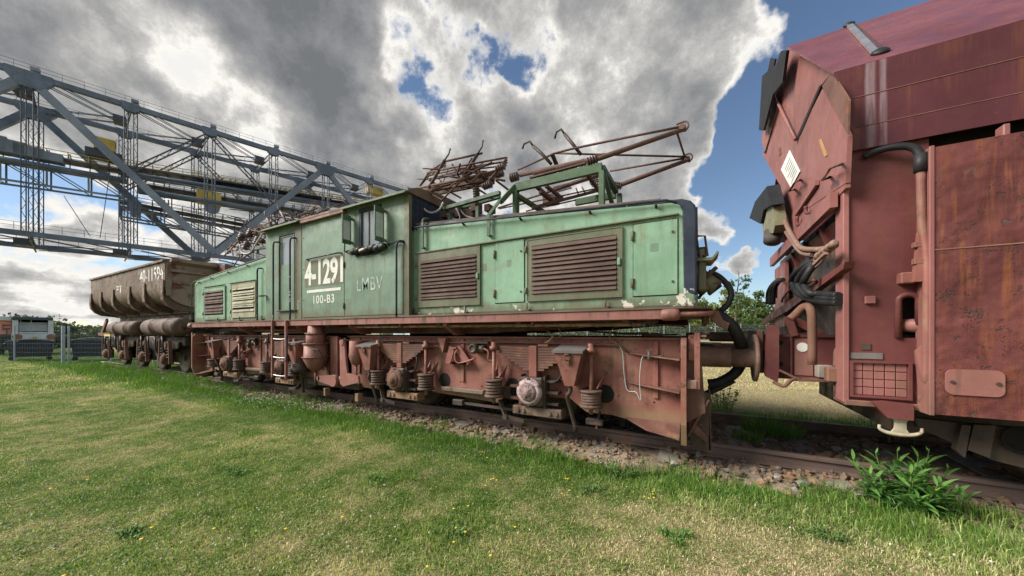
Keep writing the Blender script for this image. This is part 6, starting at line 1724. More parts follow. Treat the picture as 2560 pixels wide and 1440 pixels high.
# centre sill with coupling pad
cs = MB()
Yc = 4.32
zt_, zb_ = PY(1990, 843, Yc).z, PY(1990, 940, Yc).z
cs.box(UX(1944, Yc), 1.35, Yc, Yc + 0.03, zb_, zt_).box(UX(1944, Yc), 1.35, BY2 - Yc - 0.03, BY2 - Yc, zb_, zt_).box(UX(1944, Yc), 1.35, Yc - 0.02, BY2 - Yc + 0.02, zt_, zt_ + 0.025).box(UX(1944, Yc), 1.35, Yc - 0.02, BY2 - Yc + 0.02, zb_ - 0.03, zb_)
cs.build('centre_sill', M_WAG, hop)
epx = MB().box(UX(1985, Yc), UX(2032, Yc), Yc - 0.008, Yc - 0.001, zb_ + 0.01, zt_ - 0.01)
epx.build('sill_patch', M_SILL, hop)
wp = PY(2006, 868, Yc - 0.01)
MB().lathe(wp, (0, -1, 0), [(0.045, 0), (0.045, 0.004)], 20).build('white_disc', M_WHITE, hop)
for v in (857, 910):
    p = PY(1951, v, Yc); MB().lathe(p, (0, -1, 0), [(0.024, -0.002), (0.024, 0.001)], 14).build('bolt_hole', M_DARK, hop)
vb = MB().box(UX(1974, Yc), UX(1980, Yc), Yc - 0.03, Yc, zb_, zt_, 0.003).build('sill_rib', M_WAG, hop)
pad = MB()
xa, xb = UX(1908, 4.25), UX(1942, 4.25)
pad.prism([(xa, 4.2, 1.05), (xa + 0.02, 4.2, 0.98), (xb, 4.2, 0.93), (xb + 0.01, 4.2, 1.05), (xb + 0.01, 4.2, 1.46), (xb - 0.04, 4.2, 1.50), (xa + 0.03, 4.2, 1.49)], (0, 0.10, 0))
pad.build('coupling_pad', M_WAG, hop)
MB().box(xa - 0.04, xa + 0.02, 4.35, 6.4, 1.0, 1.45, 0.01).build('headstock', M_DIRTRED, hop)
MB().cyl((0.52, 4.4, 1.16), (xa, 4.4, 1.16), 0.03, n=8).build('coupling_rod', M_GRIME, hop)
bt = MB().tube([PY(1935, 955, 4.2), PY(1948, 962, 4.15), PY(1962, 965, 4.1), PY(1980, 950, 4.15), PY(2000, 948, 4.2)], 0.016, 7, 3).beam(PY(1948, 925, 4.2), PY(2000, 950, 4.2), 0.08, 0.02).beam(PY(1990, 948, 4.25), PY(2090, 950, 4.25), 0.2, 0.02)
bt.build('shunter_step', M_DIRTRED, hop)
bpz = MB().tube([PY(1975, 798, 4.1), PY(1990, 785, 4.1), PY(2008, 768, 4.08), PY(2024, 770, 4.05), PY(2030, 800, 4.02), PY(2031, 912, 4.0)], 0.034, 10, 4)
bpz.build('bent_pipe', M_RUST, hop)
br = MB().beam(PY(1970, 790, 4.3), PY(1985, 840, 4.3), 0.04, 0.06).beam(PY(1985, 800, 4.35), PY(2050, 835, 4.35), 0.05, 0.07).prism([PY(1985, 790, 4.4), PY(2025, 830, 4.4), PY(1985, 835, 4.4)], (0, 0.03, 0))
br.build('brake_linkage', M_WAG, hop)
ps = MB().tube([PY(2102, 868, 3.95), PY(2092, 878, 3.95), PY(2090, 920, 3.95)], 0.022, 7, 3).box(PY(2090, 920, 3.95).x - 0.07, PY(2090, 920, 3.95).x + 0.03, 3.9, 4.0, PY(2090, 955, 3.95).z, PY(2090, 918, 3.95).z, 0.01)
ps.tube([PY(2086, 955, 3.95), PY(2085, 992, 3.95), PY(2093, 993, 3.95), PY(2102, 935, 3.95)], 0.005, 5)
ps.build('side_lamp_bracket', M_DIRTRED, hop)
MB().box(UX(2038, 4.3) , UX(2075, 4.3), 4.2, 4.34, PY(2050, 942, 4.3).z, PY(2050, 912, 4.3).z, 0.006).build('grey_wood_block', M_SLEEPER, hop)
MB().box(UX(2036, 4.4), 1.3, 4.36, 4.4, zb_, zt_).build('recess_shade_sheet', M_DARK, hop)  # dark sheet paints the shade behind the centre sill side

# column panel
cx0, cx1 = XE + 0.01, UX(2322, CYF)
cz0, cz1 = 0.87, 2.90
slx0, slx1 = UX(2245, CYF), UX(2296, CYF); slz0, slz1 = PY(2245, 845, CYF).z, PY(2245, 745, CYF).z
col = MB(); wall_grid(col, cx0, cx1, cz0, cz1, CYF, CYF + 0.03, [(slx0, slx1, slz0, slz1)])
colo = col.build('column_panel', M_WAG, hop)
MB().box(XE - 0.02, XE + 0.02, CYF - 0.025, CYF + 0.16, 0.85, z0 - 0.01, 0.006).build('column_edge', M_WAG3, hop)
MB().box(slx0 - 0.1, slx1 + 0.1, CYF + 0.25, CYF + 0.3, slz0 - 0.1, slz1 + 0.1).build('recess_shade_sheet', M_DARK, hop)  # dark sheet paints the shade inside the slot
sr = MB()
cxm = (slx0 + slx1) / 2; w2 = (slx1 - slx0) / 2
pts = [(slx0, CYF - 0.004, slz0)] + [(cxm - w2 * math.cos(t), CYF - 0.004, slz1 - 0.02 + w2 * 0.8 * math.sin(t)) for t in [i * math.pi / 8 for i in range(9)]] + [(slx1, CYF - 0.004, slz0 + 0.1)]
sr.tube(pts, 0.022, 6)
sr.build('slot_rim', M_WAG, colo)
ro = MB().lathe((slx0 + 0.02, CYF + 0.06, slz0 + 0.10), (1, -0.25, -0.05), [(0.05, 0), (0.055, 0.12), (0.058, 0.13), (0.058, 0.24), (0.02, 0.25)], 14)
ro.build('roller', M_SILL, colo)
vl = MB().box(UX(2250, 3.72), UX(2290, 3.72), 3.70, 3.78, PY(2250, 710, 3.72).z, PY(2250, 682, 3.72).z, 0.008).cyl((UX(2280, 3.7), 3.70, PY(2280, 695, 3.7).z), (UX(2322, 3.7), 3.70, PY(2280, 695, 3.7).z), 0.022, n=8)
vl.beam(PY(2292, 705, 3.68), PY(2305, 580, 3.68), 0.04, 0.055, (0, 1, 0)).box(UX(2285, 3.66), UX(2312, 3.66), 3.65, 3.70, PY(2300, 618, 3.66).z, PY(2300, 604, 3.66).z, .004).box(UX(2285, 3.66), UX(2316, 3.66), 3.65, 3.70, PY(2300, 660, 3.66).z, PY(2300, 645, 3.66).z, .004)
vl.build('shut_off_valve', M_RED, colo)
pi = MB().tube([PY(2302, 430, 3.66), PY(2306, 560, 3.66), PY(2318, 660, 3.66), PY(2318, 930, 3.66), PY(2322, 950, 3.66), PY(2332, 960, 3.64)], 0.026, 9, 4)
pi.build('brake_pipe', M_RED, colo)
ho = MB().tube([PY(2160, 393, 3.76), PY(2185, 380, 3.74), PY(2230, 368, 3.70), PY(2275, 367, 3.68), PY(2298, 385, 3.67), PY(2302, 428, 3.66)], 0.026, 9, 5).lathe(PY(2302, 385, 3.66), (0, 0, -1), [(0.036, 0), (0.038, 0.13)], 12)
ho.build('rubber_hose', M_BLACK, colo)
x0, x1, zz0, zz1 = rect_px(2130, 906, 985, 2267, CYF)
gp = MB()
for i in range(5):
    for j in range(4):
        a = x0 + (x1 - x0) * i / 5; b = zz0 + (zz1 - zz0) * j / 4
        gp.box(a + 0.003, a + (x1 - x0) / 5 - 0.003, CYF - 0.009, CYF - 0.001, b + 0.003, b + (zz1 - zz0) / 4 - 0.003, 0.003)
gp.build('grid_tile', M_WAG3, colo)
fr = MB()
for (a, b, c, d) in ((x0 - 0.02, x1 + 0.02, zz1, zz1 + 0.018), (x0 - 0.02, x1 + 0.02, zz0 - 0.018, zz0), (x0 - 0.02, x0, zz0, zz1), (x1, x1 + 0.02, zz0, zz1)): fr.box(a, b, CYF - 0.03, CYF, c, d)
fr.build('grid_frame', M_WAG, colo)
x0, x1, zz0, zz1 = rect_px(2125, 881, 896, 2206, CYF)
MB().box(x0, x1, CYF - 0.008, CYF - 0.001, zz0, zz1).build('name_plate', M_STEEL, colo)
x0, x1, zz0, zz1 = rect_px(2152, 859, 874, 2176, CYF)
MB().box(x0, x1, CYF - 0.008, CYF - 0.001, zz0, zz1).build('name_plate', M_GRIME, colo)
x0, x1, zz0, zz1 = rect_px(2160, 741, 760, 2186, CYF)
MB().box(x0, x1, CYF - 0.03, CYF - 0.001, zz0, zz1, 0.004).build('lug', M_WAG3, colo)
bs = MB().box(cx0 - 0.02, cx1 + 0.02, CYF - 0.03, CYF + 0.25, 0.83, 0.875, 0.005)
bs.build('column_foot', M_DIRTRED, colo)
jk = MB().prism([PY(2180, 1005, 3.72), PY(2212, 1003, 3.72), PY(2285, 1012, 3.72), PY(2285, 1052, 3.72), PY(2220, 1045, 3.72)], (0, 0.22, 0))
jk.build('jacking_block', M_WAG, hop)
hk = MB()
zc_ = PY(2250, 1050, 3.76).z
xh = UX(2252, 3.76)
hk.prism([(xh - 0.055, 3.76, zc_ + 0.03), (xh + 0.055, 3.76, zc_ + 0.03), (xh + 0.03, 3.76, zc_ - 0.02), (xh + 0.032, 3.76, zc_ - 0.07), (xh + 0.06, 3.76, zc_ - 0.115), (xh - 0.06, 3.76, zc_ - 0.115), (xh - 0.032, 3.76, zc_ - 0.07), (xh - 0.03, 3.76, zc_ - 0.02)], (0, 0.022, 0))
hk.tube([(xh - 0.115, 3.77, zc_ - 0.052), (xh - 0.112, 3.77, zc_ - 0.085), (xh - 0.07, 3.77, zc_ - 0.108), (xh, 3.77, zc_ - 0.115), (xh + 0.07, 3.77, zc_ - 0.108), (xh + 0.112, 3.77, zc_ - 0.085), (xh + 0.115, 3.77, zc_ - 0.052)], [0.009, 0.012, 0.015, 0.017, 0.015, 0.012, 0.009], 8, 4)
hk.build('anchor_hook', paint('hook_dirty_cream', (0.40, 0.34, 0.24), (0.50, 0.45, 0.34), rust_amt=0.45, streak=0.4, scale=4, specks=0.6), hop, 'cream painted anchor-shaped rope hook')
# big blistered panel
mx0 = UX(2330, MYF); mz0, mz1 = PY(2340, 1036, MYF).z, PY(2330, 369, MYF).z
MB().box(mx0, XR, MYF, MYF + 0.03, mz0, mz1).build('lower_side_panel', M_BLIST, hop, 'big blistered and rust-streaked lower side panel')
MB().box(mx0 - 0.015, mx0 + 0.012, MYF - 0.008, CYF + 0.02, mz0 - 0.01, mz1 + 0.012, 0.004).build('panel_edge', M_WAG3, hop)
zz = PY(2340, 625, MYF).z
MB().tube([(mx0 + 0.01, MYF - 0.001, zz), (XR, MYF - 0.001, zz)], 0.005, 5).build('weld_seam', M_RUST, hop)
fl = MB().prism([(mx0, MYF + 0.004, mz0), (mx0 - 0.0, CYF - 0.02, mz0 + 0.02), (cx1 - 0.06, CYF - 0.02, mz0 + 0.10), (cx1 - 0.08, CYF - 0.02, mz0 + 0.45), (mx0, MYF + 0.004, mz0 + 0.55)], (0, 0.012, 0))
fl.build('corner_sheet', M_WAG3, hop)
p = PY(2314, 1000, 3.72); MB().lathe((p.x, 3.735, p.z), (0, -1, 0), [(0.036, 0), (0.036, 0.006), (0.028, 0.008)], 16).build('round_plug', M_RUST, hop)
x0, x1, zz0, zz1 = rect_px(2362, 922, 985, 2510, MYF)
cp = MB()
rr = 0.04
cr = []
for (cx_, cz_, a0) in ((x1 - rr, zz0 + rr, -90), (x1 - rr, zz1 - rr, 0), (x0 + rr, zz1 - rr, 90), (x0 + rr, zz0 + rr, 180)):
    cr += [(cx_ + rr * math.cos(math.radians(a0 + 22.5 * i)), cz_ + rr * math.sin(math.radians(a0 + 22.5 * i))) for i in range(5)]
cp.plate(cr, MYF - 0.012, MYF - 0.001)
cpo = cp.build('cover_plate', M_SILL, hop, 'rounded cover plate bolted low on the side panel')
MB().cyl((x0 + 0.03, MYF - 0.02, (zz0 + zz1) / 2), (x0 + 0.03, MYF - 0.01, (zz0 + zz1) / 2), 0.012, n=8).build('bolt', M_GRIME, hop)
MB().cyl((x1 - 0.03, MYF - 0.02, (zz0 + zz1) / 2), (x1 - 0.03, MYF - 0.01, (zz0 + zz1) / 2), 0.012, n=8).build('bolt', M_GRIME, hop)
MB().box(cx0 + 0.05, XR, CYF + 0.10, CYF + 0.14, mz1 - 0.3, z0 + 0.05).build('recess_shade_sheet', M_DARK, hop)  # dark strip paints the shade in the gap above the lower panel
MB().box(UX(2503, 3.68), UX(2522, 3.68), 3.66, 3.74, mz1 - 0.02, mz1 + 0.09, 0.006).build('panel_stop', M_WAG3, hop)
# bogie under the right side
bz = MB()
Yb = 3.95
bz.prism([PY(2288, 1045, Yb), PY(2420, 1060, Yb), PY(2600, 1075, Yb), PY(2700, 1240, Yb), PY(2560, 1170, Yb), PY(2480, 1150, Yb), PY(2295, 1070, Yb)], (0, 0.06, 0))
bzo = bz.build('wagon_bogie', M_GRIME, hop)
for (a, b) in ((2395, 2418), (2425, 2480)):
    MB().prism([PY(a + 10, 1062, Yb - 0.05), PY(b + 10, 1064, Yb - 0.05), PY(b - 5, 1145, Yb - 0.05), PY(a - 5, 1125, Yb - 0.05)], (0, 0.06, 0)).build('frame_rib', M_GRIME, bzo)
p = PY(2545, 1097, Yb)
MB().lathe((p.x, Yb - 0.005, p.z), (0, -1, 0), [(0.085, 0.0), (0.10, 0.03), (0.085, 0.035), (0.08, 0.0)], 20, False).lathe((p.x, Yb - 0.004, p.z), (0, -1, 0), [(0.082, 0.0), (0.082, 0.003)], 20).build('axle_opening', M_DARK, bzo)
wheel(bzo, 2.6); wheel(bzo, 4.4)
MB().box(1.5, 5.0, 4.3, 6.4, 0.55, 0.85).build('bogie_bolster', M_GRIME, bzo)

# ------------------------------------------------------------------ overburden conveyor bridge far behind
M_BRG = paint('bridge_blue_grey_paint', (0.10, 0.145, 0.215), (0.145, 0.195, 0.28), rust_amt=0.3, rust=(0.10, 0.075, 0.06), streak=0.5, scale=0.3, bump=0.0, rough=0.5)
M_BRG2 = paint('bridge_pale_blue_paint', (0.17, 0.22, 0.30), (0.23, 0.29, 0.38), rust_amt=0.12, streak=0.3, scale=0.12, bump=0.0)
M_BDK = paint('bridge_dark_steel', (0.055, 0.072, 0.105), (0.09, 0.115, 0.155), rust_amt=0.2, streak=0.2, scale=0.15, bump=0.0)
M_YEL = paint('bridge_yellow_paint', (0.50, 0.38, 0.06), (0.55, 0.44, 0.12), rust_amt=0.15, rust=(0.2, 0.14, 0.06), streak=0.4, scale=0.3, bump=0.0)
BA = math.radians(45.6)
AXW = Vector((CA, SA, 0)) * math.sin(BA) + Vector((-SA, CA, 0)) * math.cos(BA)
NRW = -Vector((CA, SA, 0)) * math.cos(BA) + Vector((-SA, CA, 0)) * math.sin(BA)
BO = GD(0, 50)
def B(t, s, z): return BO + AXW * t + NRW * s + Vector((0, 0, z))
def BS(u_, v_, s):
    """where the sight line of (u, v) meets the upright plane s = const along the bridge"""
    a, b = (u_ - 1280) / FPX, (HOR - v_) / FPX
    d = Vector((a * CA - SA, a * SA + CA, b)); o = Vector((0, 0, CZ))
    k = ((BO + NRW * s) - o).dot(NRW) / d.dot(NRW)
    return o + d * k
ZT, ZB, WB = 40.5, 16.4, 12.35
bridge = thing('conveyor_bridge', B(20, 6, 0), 'huge blue-grey steel truss conveyor bridge towering behind the train', 'bridge')
STEP = 10.25; T0 = 2.56
nodes = [T0 + STEP * k for k in range(-4, 14)]
TA, TB = nodes[0], nodes[-1]
def lattice(mb, p0, p1, w, side, r=0.07, pitch=1.0):
    """narrow lattice strip between p0 and p1, w wide along side"""
    p0, p1, side = Vector(p0), Vector(p1), Vector(side).normalized() * (w / 2)
    mb.beam(p0 - side, p1 - side, r * 2.2, r * 2.2); mb.beam(p0 + side, p1 + side, r * 2.2, r * 2.2)
    n = max(2, int((p1 - p0).length / pitch))
    for i in range(n):
        a, b = p0.lerp(p1, i / n), p0.lerp(p1, (i + 1) / n)
        s = side if i % 2 else -side
        mb.beam(a - s, b + s, r, r)
NODES0 = list(nodes)
for (s, nm) in ((0.0, 'near'), (WB, 'far')):
    nodes = [q - (1.6 if s else 0.0) for q in NODES0]
    T0 = 2.56 - (1.6 if s else 0.0)
    for i in range(len(nodes) - 1):
        MB().beam(B(nodes[i], s, ZT), B(nodes[i + 1], s, ZT), 0.7, 0.82, b=0.02).build('top_chord', M_BRG, bridge)
        MB().beam(B(nodes[i], s, ZB), B(nodes[i + 1], s, ZB), 0.7, 0.75, b=0.02).build('bottom_chord', M_BRG, bridge)
    for k, t in enumerate(nodes):
        if (k - 4) % 2 == 0 or True:
            g = MB()
            big = (k - 4) % 4 == 0
            w = 2.2 if big else 1.1
            g.prism([B(t - w, s - 0.45, ZT + 0.5), B(t + w, s - 0.45, ZT + 0.5), B(t + w, s - 0.45, ZT - 0.5), B(t + w * 0.45, s - 0.45, ZT - (2.0 if big else 1.0)), B(t - w * 0.45, s - 0.45, ZT - (2.0 if big else 1.0)), B(t - w, s - 0.45, ZT - 0.5)], NRW * 0.9)
            g.build('gusset_plate', M_BRG, bridge)
        ps = MB()
        for off in (-0.55, 0.55):
            lattice(ps, B(t + off, s, ZB), B(t + off, s, ZT), 0.45, AXW + NRW * 0.3, 0.06, 1.1)
        ps.build('lattice_post', M_BDK, bridge)
    # heavy diagonals every second pair of bays
    for k in range(-4, 13, 4):
        t = T0 + STEP * k
        for (ta, tb) in ((t, t + 2 * STEP + 0.8), (t + 4 * STEP - 0.4, t + 2 * STEP + 0.8)):
            if tb > TB + 1 or ta > TB + 1: continue
            MB().beam(B(ta, s, ZT - 0.6), B(tb, s, ZB + 0.5), 0.8, 1.1, b=0.02).build('main_diagonal', M_BRG2 if s == 0 else M_BRG, bridge)
    # lighter lattice diagonals
    for k in range(-2, 12, 4):
        t = T0 + STEP * k
        zm = (ZT + ZB) / 2
        for (ta, za, tb, zb) in ((t, ZT - 0.6, t - STEP, zm + 1), (t, ZT - 0.6, t + STEP, zm + 1)):
            m = MB(); lattice(m, B(ta, s, za), B(tb, s, zb), 0.9, Vector((0, 0, 1)), 0.09, 1.2); m.build('lattice_diagonal', M_BDK, bridge)
    # hand rail on the chords
    for (z, nmz) in ((ZT + 0.55, 't'), (ZB + 0.55, 'b')):
        h = MB()
        for zz in (0.55, 1.1):
            h.beam(B(TA, s, z + zz), B(TB, s, z + zz), 0.04, 0.04)
        t = TA
        while t < TB:
            h.beam(B(t, s, z), B(t, s, z + 1.1), 0.05, 0.05); t += 2.2
        h.build('chord_hand_rail', M_BDK, bridge)
nodes = NODES0
# plan bracing of top and bottom
for (z, nm) in ((ZT - 0.1, 'top'), (ZB - 0.1, 'bottom')):
    for i in range(len(nodes) - 1):
        hub = B(nodes[i + 1] - 1.7, WB / 2, z - 0.3)
        for s in (0.0, WB):
            m = MB()
            a = B(nodes[i] + 0.8 - (1.6 if s else 0.0), s, z)
            for (da, dz) in ((0.45, 0.45), (-0.45, 0.45), (0.45, -0.45), (-0.45, -0.45)):
                m.beam(a + AXW * da + Vector((0, 0, dz)), hub + AXW * da * 0.6 + Vector((0, 0, dz)), 0.10, 0.10)
            m.build('plan_brace', M_BDK, bridge)
        MB().frame(hub, AXW, NRW, Vector((0, 0, 1)), 0.8, 1.0, 0.55).build('brace_hub', M_BDK, bridge)
        m = MB(); lattice(m, B(nodes[i + 1], 0, z - 0.3), B(nodes[i + 1] - 1.6, WB, z - 0.3), 1.0, Vector((0, 0, 1)), 0.08, 1.2); m.build('cross_girder', M_BDK, bridge)
# flood lights on the chords
for k, t in enumerate(nodes):
    MB().frame(B(t + 0.5, 0, ZT + 1.1), AXW, NRW, Vector((0, 0, 1)), 0.45, 0.3, 0.25).beam(B(t + .5, 0, ZT + .5), B(t + .5, 0, ZT + 1.0), 0.1, 0.1).build('flood_light', M_BRG2, bridge)

def conveyor(p0, p1, s, depth, mat, yellow, tube, lat):
    """belt gallery from pixel p0 to pixel p1 in the plane s"""
    a, b = BS(*p0, s), BS(*p1, s)
    L = (b - a).length; n = int(L / 2.0)
    Z = Vector((0, 0, 1))
    dk = MB().beam(a, b, 2.6, 0.22).beam(a - Z * depth, b - Z * depth, 2.2, 0.3)
    dk.build('conveyor_deck', M_BDK, bridge)
    if tube:
        MB().tube([a - Z * (depth + 0.2) - NRW * 1.6, b - Z * (depth + 0.2) - NRW * 1.6], 0.42, 10).build('conveyor_pipe', M_BRG, bridge)
    rl = MB(); br = MB()
    for sd in (-1.5, 1.5):
        for h in (0.55, 1.1):
            rl.beam(a + NRW * sd + Z * h, b + NRW * sd + Z * h, 0.09, 0.10)
        for i in range(n + 1):
            p = a.lerp(b, i / n)
            rl.beam(p + NRW * sd, p + NRW * sd + Z * 1.1, 0.09, 0.09)
    rl.build('gallery_rail', M_YEL if yellow else M_BRG2, bridge)
    for i in range(0, n + 1, 1):
        p = a.lerp(b, i / n)
        br.beam(p - NRW * 0.9, p - NRW * 0.9 + Z * 1.0, 0.12, 0.12).beam(p - NRW * 0.9 + Z * 1.0, p + NRW * 0.2 + Z * 1.35, 0.12, 0.12).beam(p + NRW * 0.2 + Z * 1.35, p + NRW * 0.9 + Z * 0.8, 0.12, 0.12)
        br.beam(p - Z * depth, p, 0.12, 0.12)
    br.build('belt_hoops', M_BDK, bridge)
    if lat:
        m = MB()
        for sd in (-1.3, 1.3):
            m.beam(a + NRW * sd - Z * (depth + lat), b + NRW * sd - Z * (depth + lat), 0.28, 0.28)
            for i in range(0, n, 2):
                p = a.lerp(b, i / n); q = a.lerp(b, min(1, (i + 2) / n))
                m.beam(p + NRW * sd - Z * depth, p + NRW * sd - Z * (depth + lat), 0.22, 0.22)
                m.beam(p + NRW * sd - Z * depth, q + NRW * sd - Z * (depth + lat), 0.15, 0.15)
        m.build('gallery_truss', M_BRG2, bridge)
conveyor((-120, 352), (318, 432), 5.5, 1.7, M_BDK, True, True, 3.2)
conveyor((300, 418), (905, 512), 6.5, 1.3, M_BDK, True, True, 0)
conveyor((345, 462), (890, 552), 3.5, 1.2, M_BDK, False, True, 0)
conveyor((300, 505), (700, 580), 8.5, 1.0, M_BDK, False, False, 2.0)
conveyor((480, 450), (960, 520), 9.5, 1.3, M_BDK, False, True, 0)
def block(px, s, w, h, dpt, mat, name):
    p = BS(*px, s)
    return MB().frame(p + Vector((0, 0, h / 2)), AXW, NRW, Vector((0, 0, 1)), w / 2, dpt / 2, h / 2, 0.05).build(name, mat, bridge)
for k in range(4):
    block((-20 + 48 * k, 378 + 9 * k), 4.4, 2.9, 2.4 - 0.35 * k, 2.0, M_BRG2, 'belt_housing')
yc_ = block((263, 379), 4.2, 2.4, 2.0, 2.0, M_YEL, 'yellow_drive_cabin')
for u_ in (238, 290):
    p = BS(u_, 372, 4.0)
    MB().tube([p, p + Vector((0, 0, 1.6)), p + AXW * (-0.6 if u_ < 260 else 0.6) + Vector((0, 0, 1.7))], 0.05, 5).build('lamp_post', M_BDK, bridge)
block((262, 400), 4.8, 4.2, 1.3, 2.4, M_BDK, 'drive_platform')
block((522, 512), 2.8, 3.7, 2.6, 1.6, M_YEL, 'yellow_cabin')
block((936, 487), 5.0, 4.0, 1.9, 2.0, M_YEL, 'yellow_cabin')
p = BS(530, 520, 2.6)
MB().lathe(p - NRW * 0.5, NRW, [(1.2, 0), (1.2, 0.6), (0.6, 0.8)], 16).build('pivot_joint', M_BRG2, bridge)
jl = MB()
r_ = random.Random(3)
for k in range(60):
    u_ = r_.uniform(400, 880); f = (u_ - 400) / 480; v_ = 520 + 45 * f + r_.uniform(-30, 55)
    a = BS(u_, v_, r_.uniform(2, 10)); d = AXW * r_.uniform(1.5, 6) + Vector((0, 0, r_.uniform(-1.6, 1.2))) if r_.random() < 0.7 else Vector((0, 0, r_.uniform(2, 6)))
    jl.beam(a, a + d, 0.16, 0.16)
tag(jl.build('fine_steelwork', M_BRG, bridge, None, True), kind='stuff')
for (a, b) in (((330, 470, 1.0), (336, 425, 1.0)), ((160, 490, 3), (225, 590, 3)), ((275, 430, 3), (250, 595, 3))):
    MB().tube([BS(*a), BS(*b)], 0.05, 5).build('stay_cable', M_BDK, bridge)
MB().prism([BS(318, 500, 3), BS(352, 505, 3), BS(350, 540, 3), BS(326, 535, 3)], NRW * 2).build('transfer_chute', M_BRG, bridge)

# ------------------------------------------------------------------ fences, bins, truck
M_FENCE = plain('galvanised_wire', (0.22, 0.25, 0.27), 0.45, 0.3, vary=0.1)
M_FPOST = plain('galvanised_post', (0.36, 0.41, 0.47), 0.45, 0.3, vary=0.15)
def mesh_panel(mb, a, b, z0, z1, nv, nh, r=0.004):
    for i in range(nv + 1):
        p = a.lerp(b, i / nv)
        mb.beam((p.x, p.y, z0 + (p.z)), (p.x, p.y, z1 + p.z), r * 2, r * 2)
    for j in range(nh + 1):
        z = z0 + (z1 - z0) * j / nh
        mb.beam((a.x, a.y, z + a.z), (b.x, b.y, z + b.z), r * 3.2, r * 3.2)
DF = 16.6
lf = thing('mesh_fence', GD(140, DF), 'double-wire mesh fence with grey posts in front of the bins at the left', 'fence')
us = [-70, 36, 160, 172, 278, 384]
for i in range(len(us) - 1):
    a, b = GD(us[i], DF, 0.03), GD(us[i + 1], DF, 0.03)
    if us[i] == 160: continue
    m = MB(); mesh_panel(m, a, b, 0.02, 1.70, 30, 8, 0.0022)
    m.build('mesh_panel', M_FENCE, lf)
for u_, w in ((-70, .05), (36, 0.05), (158, 0.11), (172, 0.07), (278, 0.06), (384, 0.06)):
    p = GD(u_, DF - 0.02)
    MB().box(p.x - w / 2, p.x + w / 2, p.y - w / 2, p.y + w / 2, -0.05, 1.76, 0.008).build('fence_post', M_FPOST, lf)
M_BIN = plain('dark_navy_plastic', (0.018, 0.026, 0.05), 0.45, vary=0.25)
def bin_(u0, u1, d, label, vt):
    um = (u0 + u1) / 2; c = GD(um, d); ax = Vector((-c.y, c.x, 0)).normalized() * -1.0
    kk = FPX * math.hypot(c.x, c.y) / (d * math.hypot(FPX, um - 1280)); w = (u1 - u0) * d / FPX * (FPX / math.hypot(FPX, um - 1280))
    h = CZ + (HOR - vt) * d / FPX
    root = thing('waste_container', c, label, 'bin', 'waste containers by the fence')
    ay = Vector((-ax.y, ax.x, 0)); Z = Vector((0, 0, 1))
    bod = MB()
    pts = [(-w * 0.44, 0.18), (w * 0.44, 0.18), (w * 0.5, h * 0.92), (-w * 0.5, h * 0.92)]
    bod.prism([c + ax * x + Z * z for x, z in pts], ay * 1.1)
    bod.build('container_body', M_BIN, root)
    for k in range(5):
        x = -w * 0.38 + w * 0.19 * k
        MB().beam(c + ax * x - ay * 0.02 + Z * 0.25, c + ax * x * 1.1 - ay * 0.02 + Z * h * 0.86, 0.05, 0.06, tuple(ay)).build('body_rib', M_BIN, root)
    lid = MB()
    n = 8; arc = [(-w * 0.53 + w * 1.06 * i / n, h * 0.92 + 0.12 * math.sin(math.pi * i / n)) for i in range(n + 1)]
    lid.prism([c - ay * 0.06 + ax * x + Z * (z + 0.03) for x, z in arc] + [c - ay * 0.06 + ax * x + Z * (z - 0.04) for x, z in arc[::-1]], ay * 1.2)
    lid.build('lid', plain('navy_lid', (0.05, 0.07, 0.12), 0.25, vary=0.1, spec=0.6), root)
    for s in (-1, 1):
        MB().cyl(c + ax * (s * w * 0.4) + Z * 0.1 + ay * 0.1, c + ax * (s * w * 0.4) + Z * 0.1 + ay * 0.18, 0.1, n=12).build('caster', M_BLACK, root)
        MB().cyl(c + ax * (s * w * 0.5) + Z * h * 0.8 + ay * 0.3, c + ax * (s * w * 0.56) + Z * h * 0.8 + ay * 0.3, 0.06, n=10).build('lifting_pin', M_BLACK, root)
bin_(18, 137, 17.6, 'dark navy waste container behind the fence in front of the grey truck', 850)
bin_(178, 286, 17.8, 'dark navy waste container behind the fence beside the tipper wagon', 847)
# truck
M_TRK = plain('truck_grey_paint', (0.52, 0.58, 0.62), 0.5, vary=0.12, scale=2)
M_TRED = plain('truck_faded_red_paint', (0.68, 0.28, 0.23), 0.55, vary=0.12, scale=2)
D2 = 23.0
tc = GD(82, D2)
trk = thing('box_truck', tc, 'old grey and faded red truck body parked behind the fence', 'truck')
axf = Vector((tc.x, tc.y, 0)).normalized(); axr = Vector((axf.y, -axf.x, 0)); Z = Vector((0, 0, 1))
def TP(u_, v_, dd=0.0):
    """point on the upright plane of the truck's rear, square to the sight line"""
    a, b = (u_ - 1280) / FPX, (HOR - v_) / FPX
    d = Vector((a * CA - SA, a * SA + CA, b))
    return Vector((0, 0, CZ)) + d * (tc.dot(axf) / d.dot(axf)) + axf * dd
def tbox(u0, v0, u1, v1, d0, d1, mat, name, bev=0.02):
    a, b = TP(u0, v1), TP(u1, v0)
    c = (a + b) / 2 + axf * ((d0 + d1) / 2)
    return MB().frame(c, axr, axf, Z, (b - a).dot(axr) / 2, (d1 - d0) / 2, abs(b.z - a.z) / 2, bev).build(name, mat, trk)
tbox(30, 794, 133, 799, -0.1, 3.5, M_BDK, 'roof_edge')
tbox(30, 799.5, 46, 868, 0, 3.4, M_TRK, 'rear_post'); tbox(120, 799.5, 134, 868, 0, 3.4, M_TRK, 'rear_post')
tbox(46.5, 830, 119.5, 833.5, 0.05, 0.12, M_TRK, 'load_rail')
tbox(46.5, 806, 119.5, 828, 0.5, 0.55, M_TRK, 'load_panel'); tbox(46.5, 799.5, 119.5, 868, 0.9, 3.4, M_DARK, 'load_bay')
